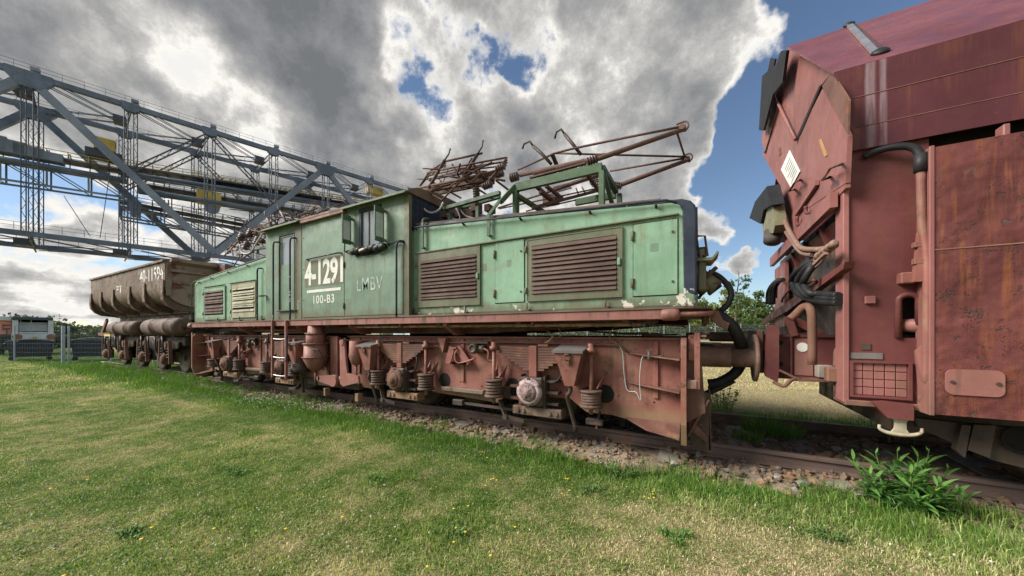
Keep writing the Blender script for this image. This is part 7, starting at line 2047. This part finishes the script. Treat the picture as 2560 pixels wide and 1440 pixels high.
for u_ in (52, 78): tbox(u_ - 1, 800, u_ + 1, 832, 0.1, 0.2, M_FPOST, 'load_bar')
tbox(28, 834, 138, 849, -0.05, 0.5, M_TRK, 'rear_beam')
for u_ in (43, 128): 
    p = TP(u_, 842, -0.1)
    MB().lathe(p + axf * 0.05, -axf, [(0.20, 0), (0.20, 0.04), (0.14, 0.06)], 16).build('tail_lamp', plain('amber_lamp', (0.22, 0.10, 0.05), 0.5), trk)
tbox(82, 842, 92, 846, -0.12, -0.06, M_YEL, 'number_plate', 0.005)
tbox(-60, 791, 29.5, 800, 0.1, 3.6, M_TRK, 'side_roof'); tbox(-60, 801, 28.5, 836, 0.3, 3.6, M_TRED, 'red_side_box')
tbox(-60, 837, 28, 846, 0.5, 3.0, M_BDK, 'chassis')
for (u0, v0, u1, v1) in ((6, 810, 8, 826), (8, 812, 28, 814), (10, 820, 26, 822), (15, 822, 18, 834)):
    tbox(u0, v0, u1, v1, 0.2, 0.29, M_RUST, 'side_fitting', 0.0)
for u_ in (50, 115, -10, -45):
    p = TP(u_, 860, 0.6)
    MB().lathe(Vector((p.x, p.y, 0.5)), axr, [(0.2, 0), (0.42, 0.02), (0.5, 0.06), (0.5, 0.26), (0.42, 0.3)], 20).build('wheel', M_BLACK, trk)

# far fence behind the field
DFF = 33.0
ff = thing('field_fence', GD(1500, DFF, 0.7), 'pale wire mesh fence along the far side of the dry field', 'fence')
prev = None
u_ = 700
while u_ < 2250:
    p = GD(u_, DFF); p.z = ground_z(p.x, p.y)
    MB().box(p.x - 0.03, p.x + 0.03, p.y - 0.03, p.y + 0.03, p.z - 0.1, 2.32).build('fence_post', M_FPOST, ff)
    if prev is not None:
        m = MB(); mesh_panel(m, prev, p, 0.05, 1.58, 24, 8, 0.005); m.build('mesh_panel', M_FENCE, ff)
    prev = p; u_ += 64
gate = MB().box(*(lambda p: (p.x - 0.5, p.x + 4.2, p.y + 0.6, p.y + 0.7))(GD(980, DFF)), 0.6, 2.1)
tag(gate.build('grey_panel', M_TRK), 'pale grey sheet panel standing behind the far fence', 'panel')

# ------------------------------------------------------------------ trees and bushes
def leaf_mat(name, c0, c1, c2):
    m, N, b, out = new_mat(name)
    at = N.node('ShaderNodeAttribute', attribute_name='tint').outputs['Color']
    sp = N.node('ShaderNodeSeparateColor'); N.link(at, sp.inputs[0])
    col = N.ramp(sp.outputs[0], [(0.0, c0), (0.5, c1), (1.0, c2)])
    N.put(b.inputs['Base Color'], col); b.inputs['Roughness'].default_value = 0.5; b.inputs['Specular IOR Level'].default_value = 0.3
    tr = N.node('ShaderNodeBsdfTranslucent'); N.put(tr.inputs['Color'], N.mix(1.0, col, (1.2, 1.3, 0.6), 'MULTIPLY'))
    mxs = N.node('ShaderNodeMixShader'); mxs.inputs[0].default_value = 0.35
    N.link(b.outputs[0], mxs.inputs[1]); N.link(tr.outputs[0], mxs.inputs[2]); N.link(mxs.outputs[0], out.inputs['Surface'])
    return m
M_LEAF = leaf_mat('tree_leaves', (0.035, 0.075, 0.02), (0.075, 0.13, 0.035), (0.16, 0.21, 0.06))
M_LEAFY = leaf_mat('yellow_green_leaves', (0.07, 0.11, 0.025), (0.16, 0.20, 0.045), (0.30, 0.30, 0.08))
M_LEAFD = leaf_mat('dark_grey_leaves', (0.028, 0.05, 0.025), (0.06, 0.09, 0.045), (0.12, 0.155, 0.09))
M_BARK = plain('grey_bark', (0.10, 0.085, 0.07), 0.9, vary=0.4, scale=6, bump=0.5)
def leaves_mesh(name, C, size, tint, mat, rs, elong=1.6):
    n = len(C)
    d = rs.normal(size=(n, 3)); d /= np.linalg.norm(d, axis=1)[:, None]
    e = np.cross(d, rs.normal(size=(n, 3))); e /= np.linalg.norm(e, axis=1)[:, None] + 1e-9
    s = (size * rs.uniform(0.6, 1.35, n))[:, None]
    V = np.stack([C - d * s * elong * 0.5, C + e * s * 0.5, C + d * s * elong * 0.5, C - e * s * 0.5], 1)
    T = np.ones((n, 4, 4)); T[..., 0] = tint[:, None]
    F = np.arange(n * 4).reshape(n, 4)
    return np_mesh(name, V.reshape(-1, 3), F, T.reshape(-1, 4), mat)
def tree(base, h, rad, n, size, mat, label, seed, low=0.15, lobes=9, lean=0.0, group=None, cat='tree', name='tree', pointed=False):
    rs = np.random.RandomState(seed)
    root = thing(name, base, label, cat, group)
    base = Vector(base)
    tk = MB()
    top = base + Vector((lean, rs.uniform(-.2, .2), h * 0.93))
    pts = [base - Vector((0, 0, 0.1))] + [base.lerp(top, f) + Vector((rs.normal() * 0.04 * h * f, rs.normal() * 0.04 * h * f, 0)) for f in (0.25, 0.5, 0.75)] + [top]
    r0 = 0.016 * h + 0.03
    tk.tube(pts, [r0, r0 * 0.8, r0 * 0.6, r0 * 0.35, r0 * 0.1], 7, 3)
    cl = []
    for k in range(lobes):
        f = low + (1 - low) * (k + 0.5) / lobes
        wd = rad * (math.sin(math.pi * min(1, (f - low) / (1 - low) * 0.75 + 0.22)) if not pointed else (1.05 - (f - low) / (1 - low)))
        for q in range(2 if f < 0.85 else 1):
            a = rs.uniform(0, 6.283)
            c = base.lerp(top, f) + Vector((math.cos(a) * wd * 0.55, math.sin(a) * wd * 0.55, rs.uniform(-.04, .04) * h))
            cl.append((c, max(0.25 * rad, wd * rs.uniform(0.42, 0.66))))
            tk.tube([base.lerp(top, max(0.05, f - 0.14)), base.lerp(top, f - 0.04).lerp(c, 0.5), c], [r0 * 0.35, r0 * 0.22, r0 * 0.08], 5)
    tk.build('trunk', M_BARK, root)
    tot = sum(r ** 2 for _, r in cl)
    C = []; T = []
    for (c, r) in cl:
        m = int(n * r * r / tot)
        d = rs.normal(size=(m, 3)); d /= np.linalg.norm(d, axis=1)[:, None]
        rr = r * rs.uniform(0.25, 1.08, m) ** 0.6
        p = np.array(c) + d * rr[:, None] * np.array([1, 1, 0.8])
        keep = np.array([mnoise.noise(Vector(q) * (2.2 / rad)) > -0.25 for q in p])
        C.append(p[keep]); T.append(np.clip(rs.uniform(0.0, 1.0, keep.sum()) * 0.7 + rs.uniform(0, 0.3), 0, 1))
    C = np.concatenate(C); T = np.concatenate(T)
    C[:, 2] = np.maximum(C[:, 2], base.z + 0.05)
    link('crown', leaves_mesh('crown', C, size, T, mat, rs), root)
    return root
def gz(p): return Vector((p.x, p.y, ground_z(p.x, p.y)))
k = 0
for (u_, d, vt, rad, lab) in ((-20, 30, 772, 3.2, 'dark bush rising behind the truck at the left edge'), (70, 34, 777, 3.4, 'dark bush directly above the grey truck roof'), (128, 33, 790, 2.2, 'small tree right of the truck roof behind the fence'),
                         (170, 33, 806, 2.6, 'low round bush above the fence post at the left'), (215, 35, 815, 2.6, 'low bush behind the second waste container'), (265, 34, 818, 2.4, 'low bush left of the tipper wagon end'), (320, 36, 816, 2.6, 'bush seen below the dump body of the tipper wagon'), (420, 38, 812, 3, 'bush half hidden behind the tipper wagon bogie')):
    p = gz(GD(u_, d)); h = (CZ + (HOR - vt) * d / FPX) * 0.86
    tree(p, h, rad, 2600, 0.20, M_LEAFD, lab, 20 + k, low=0.12, lobes=8, group='bushes behind the left fence', name='bush', cat='bush'); k += 1
rt = [(1720, 37, 735, 2.3, M_LEAF, 'leafy tree just right of the hood end behind the field'), (1765, 36, 742, 2.0, M_LEAFY, 'yellow-green tree behind the curved black jumper hose'), (1815, 38, 715, 2.2, M_LEAFY, 'yellowish tree with thin leader in the gap between loco and hopper'),
      (1852, 39, 722, 1.9, M_LEAF, 'green tree in the middle of the gap between loco and hopper'), (1893, 36, 716, 2.0, M_LEAF, 'pointed dark green tree in front of the hopper hoses'), (1935, 38, 735, 2.4, M_LEAF, 'green tree half hidden by the hopper end'),
      (1975, 37, 745, 2.2, M_LEAFY, 'small tree behind the hopper coupling'), (1650, 40, 780, 3.0, M_LEAF, 'low tree glimpsed under the deck near the hood end'), (1560, 41, 790, 3.2, M_LEAF, 'low tree glimpsed under the middle of the deck'), (1460, 42, 795, 3.2, M_LEAF, 'low tree seen through the gap above the bogie'), (1350, 42, 795, 3.2, M_LEAF, 'low tree behind the main girder gap'),
      (2050, 40, 740, 3.0, M_LEAF, 'tree behind the hopper centre sill'), (1200, 44, 795, 3.0, M_LEAF, 'low tree far behind the bogie pivot'), (1000, 46, 800, 3.2, M_LEAF, 'low tree far behind the cab')]
for (u_, d, vt, rad, mt, lab) in rt:
    p = gz(GD(u_, d)); h = CZ + (HOR - vt) * d / FPX - p.z
    tree(p, h, rad, 4200, 0.16, mt, lab, 60 + k, low=0.05, lobes=10, group='trees behind the far fence', pointed=(u_ in (1893, 1815))); k += 1
# thin sapling with a bare leader
p = gz(GD(1846, 33.5)); rs = np.random.RandomState(5)
sap = thing('sapling', p, 'thin sapling with a nearly bare crooked leader above the other trees', 'tree', 'trees behind the far fence')
tops = PD(1846, 680, 33.5)
MB().tube([p, PD(1840, 800, 33.5), PD(1842, 740, 33.5), PD(1847, 700, 33.5), tops, PD(1842, 676, 33.5)], [0.12, 0.09, 0.06, 0.04, 0.025, 0.01], 6, 3).tube([PD(1845, 715, 33.5), PD(1858, 700, 33.5), PD(1868, 698, 33.5)], 0.025, 5).tube([PD(1843, 735, 33.5), PD(1830, 718, 33.5), PD(1824, 706, 33.5)], 0.025, 5).tube([PD(1845, 725, 33.5), PD(1862, 718, 33.5)], 0.02, 5).build('trunk', M_BARK, sap)
C = []
for (u_, v_, n_, r_) in ((1866, 699, 40, 0.35), (1826, 710, 60, 0.4), (1862, 717, 40, 0.3), (1840, 745, 160, 0.9), (1846, 765, 220, 1.2), (1846, 700, 14, 0.3)):
    c = np.array(PD(u_, v_, 33.5)); C.append(c + rs.normal(size=(n_, 3)) * r_ * 0.5)
C = np.concatenate(C)
link('crown', leaves_mesh('crown', C, 0.17, rs.uniform(0, 1, len(C)), M_LEAF, rs), sap)
pl_ = GD(1838, 32.5); MB_ = MB().cyl((pl_.x, pl_.y, 0.6), (pl_.x, pl_.y, 2.9), 0.09, 0.07, 10)
tag(MB_.build('wooden_pole', M_BARK), 'slim grey wooden pole standing at the far fence', 'pole')

# ------------------------------------------------------------------ grass, weeds and flowers
rs = np.random.RandomState(42)
def lush_at(x, y):
    return np.array([mnoise.noise(Vector((a * 0.9, b * 0.9, 7.7))) for a, b in zip(x, y)])
def ground_z_np(x, y):
    return np.array([ground_z(a, b) for a, b in zip(x, y)])
def blades(name, x, y, hgt, wid, label, z=None, lean=0.55, mat=None):
    n = len(x)
    z = ground_z_np(x, y) if z is None else z
    a = rs.uniform(0, 6.283, n); la = rs.uniform(0, 6.283, n); ln = np.abs(rs.normal(0, lean, n)) * hgt
    dx, dy = np.cos(a) * wid / 2, np.sin(a) * wid / 2
    lx, ly = np.cos(la) * ln, np.sin(la) * ln
    base = np.stack([x, y, z - 0.01], 1)
    side = np.stack([dx, dy, np.zeros(n)], 1)
    mid = base + np.stack([lx * 0.35, ly * 0.35, hgt * 0.62], 1)
    hz = hgt * np.clip(1.05 - 0.35 * (ln / np.maximum(hgt, 1e-4)), 0.4, 1)
    tip = base + np.stack([lx, ly, hz], 1)
    V = np.stack([base - side, base + side, mid + side * 0.75, mid - side * 0.75, tip], 1)
    i0 = (np.arange(n) * 5)[:, None]
    F3 = np.concatenate([i0 + np.array([[0, 1, 2]]), i0 + np.array([[0, 2, 3]]), i0 + np.array([[3, 2, 4]])], 0)
    T = np.ones((n, 5, 4)); T[..., 0] = rs.uniform(0, 1, n)[:, None]; T[..., 1] = rs.uniform(0, 1, n)[:, None]
    me = np_mesh(name, V.reshape(-1, 3), F3, T.reshape(-1, 4), mat or M_BLADE)
    return tag(link(name, me), label, None, None, 'stuff')
def scatter(n, d0, d1, pw, u0=-60, u1=2620):
    """points on the lawn in front of the track, denser near the camera"""
    q = rs.uniform(0, 1, n)
    d = (d0 ** pw + (d1 ** pw - d0 ** pw) * q) ** (1 / pw)
    u_ = rs.uniform(u0, u1, n); r = (u_ - 1280) / FPX * d
    return r * CA - d * SA, r * SA + d * CA
def lawn_mask(x, y):
    edge = np.array([0.16 * mnoise.noise(Vector((a * 0.8, 5.0, 1.0))) + 0.10 * mnoise.noise(Vector((a * 2.7, 1.0, 4.0))) for a in x])
    near = y < TRY - 1.50 + edge
    far = y > TRY + 1.50
    return near | far | (x < -12.4)
x, y = scatter(330000, 1.85, 9.0, 0.55)
k = lawn_mask(x, y); x, y = x[k], y[k]
nz = lush_at(x, y)
nearT = np.exp(-((y - (TRY - 1.85)) / 0.42) ** 2)
h = (0.014 + 0.020 * rs.uniform(0, 1, len(x)) + 0.022 * np.clip(nz + 0.2, 0, 1)) + nearT * rs.uniform(0.005, 0.075, len(x)) * (0.5 + np.clip(nz + 0.4, 0, 1.2))
blades('grass', x, y, h, 0.0028 + 0.0036 * rs.uniform(0, 1, len(x)), 'short green and straw-coloured lawn grass in front of the track', None, 0.85)
x, y = scatter(120000, 8.5, 26.0, 0.6, -80, 2300)
k = lawn_mask(x, y); x, y = x[k], y[k]
h = 0.03 + 0.05 * rs.uniform(0, 1, len(x)) + 0.10 * np.exp(-((np.abs(y - TRY) - 1.8) / 0.5) ** 2) * rs.uniform(0, 1, len(x))
blades('distant_grass', x, y, h, 0.008 + 0.008 * rs.uniform(0, 1, len(x)), 'distant lawn and dry field grass')
# clover and other small broad leaves between the blades
x, y = scatter(60000, 1.85, 6.5, 0.5, -60, 2620)
k = lawn_mask(x, y) & (np.array([mnoise.noise(Vector((a * 1.3, b * 1.3, 31.0))) for a, b in zip(x, y)]) - 0.16 * np.clip(x + 1.2, -2, 3) > -0.05); x, y = x[k], y[k]
C = np.stack([x, y, ground_z_np(x, y) + rs.uniform(0.012, 0.042, len(x))], 1)
nv = len(C); a_ = rs.uniform(0, 6.283, nv); s_ = rs.uniform(0.004, 0.0085, nv)
e1 = np.stack([np.cos(a_), np.sin(a_), rs.normal(0, 0.3, nv)], 1) * s_[:, None]; e2 = np.stack([-np.sin(a_), np.cos(a_), rs.normal(0, 0.3, nv)], 1) * s_[:, None]
V = np.stack([C - e1, C - e2 * 0.8, C + e1, C + e2 * 0.8], 1)
T = np.ones((nv, 4, 4)); T[..., 0] = rs.uniform(0, 1, nv)[:, None]
M_CLEAF = leaf_mat('clover_leaf', (0.055, 0.12, 0.022), (0.10, 0.20, 0.035), (0.20, 0.31, 0.07))
tag(link('clover_leaves', np_mesh('clover_leaves', V.reshape(-1, 3), np.arange(nv * 4).reshape(nv, 4), T.reshape(-1, 4), M_CLEAF)), 'small clover leaves spread through the lawn', None, None, 'stuff')
# taller tufts: along the ballast edge, between the rails, in the lawn
tx_, ty_, th_, tz_ = [], [], [], []
def tuft(cx, cy, n, r, h0, h1):
    a = rs.uniform(0, 6.283, n); q = r * np.sqrt(rs.uniform(0, 1, n))
    tx_.append(cx + np.cos(a) * q); ty_.append(cy + np.sin(a) * q * 0.7); th_.append(rs.uniform(h0, h1, n))
for _ in range(150):
    cx = rs.uniform(-9, 3.2); tuft(cx, TRY - 1.62 + rs.normal() * 0.14, 42, 0.16, 0.06, 0.20)
for _ in range(150):
    cx = rs.uniform(-22.5, -12.0); tuft(cx, TRY - 1.35 + rs.normal() * 0.35, 45, 0.3, 0.08, 0.34)
for _ in range(60):
    cx = rs.uniform(-14, -7); tuft(cx, TRY - 1.5 + rs.normal() * 0.2, 40, 0.25, 0.08, 0.25)
for _ in range(40):
    cx = rs.uniform(0.2, 3.5); tuft(cx, TRY + 1.45 + rs.normal() * 0.2, 60, 0.22, 0.08, 0.26)
for (u_, v_, n_, r_, hh) in ((1905, 1075, 500, 0.24, 0.30), (1960, 1085, 420, 0.22, 0.27), (1870, 1095, 260, 0.18, 0.2), (2010, 1068, 160, 0.14, 0.22), (1310, 1065, 40, 0.05, 0.22), (1800, 1010, 100, .2, .2)):
    p = PZ(u_, v_, 0.05); tuft(p.x, p.y, n_, r_, 0.08, hh)
for (u_, v_) in ((620, 1085), (950, 1205), (1010, 1190), (1110, 1330), (1060, 1340), (1160, 1310), (2250, 1290), (2330, 1300), (2180, 1260), (2450, 1330), (2420, 1290), (2520, 1310), (2060, 1235), (1900, 1220), (980, 1080), (880, 1060), (1720, 1180), (1350, 1100)):
    p = PZ(u_, v_); tuft(p.x, p.y, 300, 0.18, 0.03, 0.15 if (u_ > 2050 and v_ > 1150) else 0.075)
X_ = np.concatenate(tx_); Y_ = np.concatenate(ty_); H_ = np.concatenate(th_)
Zt = np.array([max(ground_z(a, b), bal_z(a, b)) for a, b in zip(X_, Y_)])
blades('tall_grass_tufts', X_, Y_, H_, 0.004 + 0.004 * rs.uniform(0, 1, len(X_)), 'longer grass tufts along the ballast and between the rails', Zt, 0.5, M_TUFT)
# flattened dry thatch in the worn parts of the lawn
x, y = scatter(70000, 1.85, 7.0, 0.5)
k = lawn_mask(x, y) & (np.array([mnoise.noise(Vector((a * 1.0, b * 1.0, 12.0))) + 0.45 * mnoise.noise(Vector((a * 3.1, b * 3.1, 2.0))) for a, b in zip(x, y)]) + 0.13 * np.clip(x + 1.0, -3, 3) > 0.12); x, y = x[k], y[k]
M_STRAW = plain('dry_straw', (0.46, 0.37, 0.23), 0.8, vary=0.35, scale=30)
blades('dry_thatch', x, y, rs.uniform(0.010, 0.026, len(x)), rs.uniform(0.002, 0.0045, len(x)), 'flattened dead straw thatch in the worn parts of the lawn', ground_z_np(x, y) + rs.uniform(0.004, 0.022, len(x)), 1.9, M_STRAW)
# dry stalks lying on the ballast
n = 900
x = rs.uniform(-8, 3.5, n); y = TRY - 1.45 + rs.normal(size=n) * 0.14
blades('dry_straw', x, y, rs.uniform(0.02, 0.05, n), np.full(n, 0.004), 'dry straw stalks lying on the ballast edge', np.array([max(bal_z(a, b), ground_z(a, b)) for a, b in zip(x, y)]) + 0.02, 2.2, M_STRAW)

# clover heads and small white flowers (uncountable specks)
def specks(name, P, size, mat, label):
    n = len(P); nv = len(iv)
    V = (iv[None] * (size * rs.uniform(0.6, 1.3, n))[:, None, None] + P[:, None, :])
    F = (ifc[None] + (np.arange(n) * nv)[:, None, None]).reshape(-1, 3)
    return tag(link(name, np_mesh(name, V.reshape(-1, 3), F, None, mat, True)), label, None, None, 'stuff')
M_CLOV = plain('white_clover', (0.52, 0.50, 0.42), 0.8, vary=0.15)
P = []
while len(P) < 170:
    u_, v_ = rs.uniform(0, 1000), rs.uniform(1190, 1440)
    p = PZ(u_, v_); P.append((p.x, p.y, ground_z(p.x, p.y) + 0.045))
for _ in range(40):
    p = PZ(rs.uniform(900, 2560), rs.uniform(1180, 1440)); P.append((p.x, p.y, ground_z(p.x, p.y) + 0.05))
specks('clover_heads', np.array(P), 0.006, M_CLOV, 'white clover heads dotted through the lawn')
P = []
for _ in range(240):
    p = PZ(rs.normal(690, 55), rs.normal(1004, 9)); P.append((p.x, p.y, ground_z(p.x, p.y) + rs.uniform(0.04, 0.16)))
for _ in range(130):
    p = PZ(rs.normal(830, 70), rs.normal(1020, 6)); P.append((p.x, p.y, ground_z(p.x, p.y) + rs.uniform(0.04, 0.14)))
specks('white_meadow_flowers', np.array(P), 0.010, M_CLOV, 'patch of small white meadow flowers beside the rail')
M_YFLOW = plain('yellow_petals', (0.70, 0.48, 0.03), 0.6, vary=0.1)
M_STEM = plain('green_stem', (0.08, 0.14, 0.03), 0.6, vary=0.2)
fm = MB().lathe((0, 0, 0.055), (0, 0, 1), [(0.003, 0), (0.012, 0.006), (0.014, 0.010), (0.006, 0.012)], 8).mesh('flower_head'); fm.materials.append(M_YFLOW)
sm = MB().cyl((0, 0, -0.01), (0, 0, 0.056), 0.0015, n=5).mesh('stem'); sm.materials.append(M_STEM)
ylist = [(220, 1198), (128, 1221), (380, 1316), (354, 1345), (536, 1318), (715, 1318), (160, 1437), (586, 1438), (857, 1290), (1206, 1125), (1218, 1139), (1312, 1112), (1300, 1120), (1322, 1115), (1228, 1192), (1234, 1190), (1242, 1194), (1214, 1207), (1414, 1189), (1420, 1190), (1405, 1226), (1424, 1218), (1632, 1225), (1633, 1231), (1612, 1236), (1623, 1241), (1635, 1240), (1784, 1193), (1135, 1264), (1171, 1258), (1140, 1311), (1164, 1321), (1288, 1312), (1135, 1347), (1227, 1385), (1069, 1411), (640, 958), (598, 952), (810, 990), (850, 985), (917, 1080), (890, 1133)]
for (u_, v_) in ylist:
    p = PZ(u_, v_, 0.05)
    o = thing('yellow_flower', (p.x, p.y, max(ground_z(p.x, p.y), -0.02)), 'tiny yellow dandelion-like flower in the lawn', 'flower', 'yellow flowers in the lawn')
    for nm, me in (('flower_head', fm), ('stem', sm)):
        c = bpy.data.objects.new(nm, me); COL.objects.link(c); c.parent = o
    sc_ = 0.62 + max(0, -p.x) * 0.07
    o.scale = (sc_, sc_, sc_)

# leafy weeds
def weed_leaf_mesh(L, w):
    prof = [(0, 0.0, 0), (0.18, 0.55, 0.02), (0.45, 1.0, 0.02), (0.75, 0.6, -0.04), (1.0, 0.0, -0.14)]
    vs = []; fs = []
    for (t, q, dz) in prof:
        vs += [(t * L, -q * w / 2, dz * L + abs(q) * w * 0.12), (t * L, 0, dz * L), (t * L, q * w / 2, dz * L + abs(q) * w * 0.12)]
    for i in range(4):
        fs += [(3 * i, 3 * i + 1, 3 * i + 4, 3 * i + 3), (3 * i + 1, 3 * i + 2, 3 * i + 5, 3 * i + 4)]
    return vs, fs
def flat_leaf_mat(name, c0, c1):
    m, N, b, out = new_mat(name)
    rnd = N.node('ShaderNodeObjectInfo').outputs['Random']
    col = N.mix(rnd, c0, c1)
    N.put(b.inputs['Base Color'], col); b.inputs['Roughness'].default_value = 0.7; b.inputs['Specular IOR Level'].default_value = 0.2
    tr = N.node('ShaderNodeBsdfTranslucent'); N.put(tr.inputs['Color'], N.mix(1.0, col, (1.3, 1.3, 0.5), 'MULTIPLY'))
    mxs = N.node('ShaderNodeMixShader'); mxs.inputs[0].default_value = 0.3
    N.link(b.outputs[0], mxs.inputs[1]); N.link(tr.outputs[0], mxs.inputs[2]); N.link(mxs.outputs[0], out.inputs['Surface'])
    return m
M_WEED = flat_leaf_mat('goldenrod_leaf', (0.07, 0.18, 0.035), (0.16, 0.32, 0.075))
M_WEED2 = flat_leaf_mat('pale_weed_leaf', (0.09, 0.17, 0.05), (0.17, 0.25, 0.09))
def weed(name, base, label, cat, stems, h0, h1, spread, L, w, per, mat, seed, up=0.35):
    r = random.Random(seed)
    root = thing(name, base, label, cat)
    vs, fs = weed_leaf_mesh(L, w)
    lm = MB().add(vs, fs, True).mesh('leaf'); lm.materials.append(mat)
    base = Vector(base)
    for s in range(stems):
        a = r.uniform(0, 6.283); q = spread * math.sqrt(r.random())
        b0 = base + Vector((math.cos(a) * q * 0.55, math.sin(a) * q * 0.4, 0)); hh = r.uniform(h0, h1)
        tp_ = base + Vector((math.cos(a) * q * 1.1, math.sin(a) * q * 0.8, hh * (1.15 - 0.45 * q / spread)))
        MB().tube([b0, b0.lerp(tp_, 0.5) + Vector((0, 0, 0.03)), tp_], [0.005, 0.004, 0.002], 5).build('stem', M_STEM, root)
        for k in range(per):
            f = 0.25 + 0.75 * (k + r.random() * 0.5) / per
            p = b0.lerp(tp_, min(1.0, f)); yaw = k * 2.4 + r.uniform(-.4, .4)
            o = bpy.data.objects.new('leaf', lm); COL.objects.link(o)
            o.parent = root
            sc = r.uniform(0.55, 1.35) * (1.0 if f < 0.8 else 0.6)
            o.matrix_parent_inverse = Matrix.Translation(-root.location)
            o.location = p; o.rotation_euler = (r.uniform(-.3, .3), -(up + (f - 0.4) * 0.9) + r.uniform(-.25, .25), yaw); o.scale = (sc, sc, sc)
    return root
p = PZ(2262, 1265); weed('goldenrod_plant', (p.x, p.y, ground_z(p.x, p.y)), 'bushy bright green goldenrod plant with long pointed leaves below the right wagon', 'plant', 24, 0.22, 0.58, 0.30, 0.150, 0.033, 12, M_WEED, 3)
gold = [o for o in bpy.data.objects if o.name == 'goldenrod_plant'][0]
fol = MB(); r4 = random.Random(77); vs0, fs0 = weed_leaf_mesh(0.115, 0.024)
for _ in range(420):
    a = r4.uniform(0, 6.283); q_ = 0.27 * math.sqrt(r4.random()); zz = r4.uniform(0.05, 0.40) * (1.15 - q_ / 0.35)
    mt = Matrix.Translation(Vector((p.x + math.cos(a) * q_, p.y + math.sin(a) * q_ * 0.75, ground_z(p.x, p.y) + zz))) @ Matrix.Rotation(r4.uniform(0, 6.283), 4, 'Z') @ Matrix.Rotation(r4.uniform(-0.9, 0.35), 4, 'Y') @ Matrix.Rotation(r4.uniform(-0.6, 0.6), 4, 'X') @ Matrix.Scale(r4.uniform(0.5, 1.25), 4)
    fol.add([mt @ Vector(v) for v in vs0], fs0, True)
M_WEEDI = leaf_mat('goldenrod_inner_leaf', (0.05, 0.13, 0.03), (0.05, 0.13, 0.03), (0.05, 0.13, 0.03))
tag(fol.build('inner_foliage', M_WEEDI, gold, None, True), kind='stuff')
p = PZ(1555, 1180); weed('white_flowering_weed', (p.x, p.y, ground_z(p.x, p.y)), 'low leafy weed with small white flowers at the ballast edge', 'plant', 16, 0.06, 0.15, 0.17, 0.035, 0.016, 12, M_WEED2, 5)
P = []
for _ in range(45):
    q = PZ(rs.normal(1535, 28), rs.normal(1160, 9)); P.append((q.x, q.y, ground_z(q.x, q.y) + rs.uniform(0.08, 0.17)))
specks('small_white_blossoms', np.array(P), 0.0045, M_CLOV, 'small white blossoms on the weed at the ballast edge')
p = PZ(1805, 1022, 0.0); weed('track_shrub', (p.x, p.y, 0.0), 'young light green shrub growing beside the far rail behind the bogie end', 'plant', 14, 0.30, 0.72, 0.28, 0.075, 0.05, 11, M_WEED2, 8)
p = PZ(2530, 1330); weed('clover_patch', (p.x, p.y, ground_z(p.x, p.y)), 'low clover-like weed in the right front corner of the lawn', 'plant', 12, 0.03, 0.10, 0.16, 0.03, 0.02, 8, M_WEED2, 12)
for (u_, v_, sd, lab) in ((590, 1180, 31, 'small rosette weed in the middle of the left lawn'), (1130, 1330, 32, 'dark leafy weed patch in the centre foreground'), (940, 1200, 33, 'bluish leafy weed patch left of the centre foreground'), (1480, 1225, 34, 'flat leafy weed in front of the ballast'), (1690, 1345, 35, 'leafy rosette weed at the right foreground'), (2080, 1350, 36, 'leafy rosette weed left of the goldenrod'), (330, 1330, 37, 'leafy rosette weed in the left foreground')):
    p = PZ(u_, v_); weed('lawn_weed', (p.x, p.y, ground_z(p.x, p.y)), lab, 'plant', 14, 0.02, 0.06, 0.14, 0.045, 0.017, 5, M_WEED if sd % 2 else M_WEED2, sd, 0.2)
# plank lying in the grass near the tipper wagon
a, b = PZ(257, 907), PZ(298, 915)
tag(MB().beam(a + Vector((0, 0, 0.05)), b + Vector((0, 0, 0.05)), 0.12, 0.03).build('plank', M_OFFW), 'pale plank lying in the grass beside the tipper wagon', 'plank')
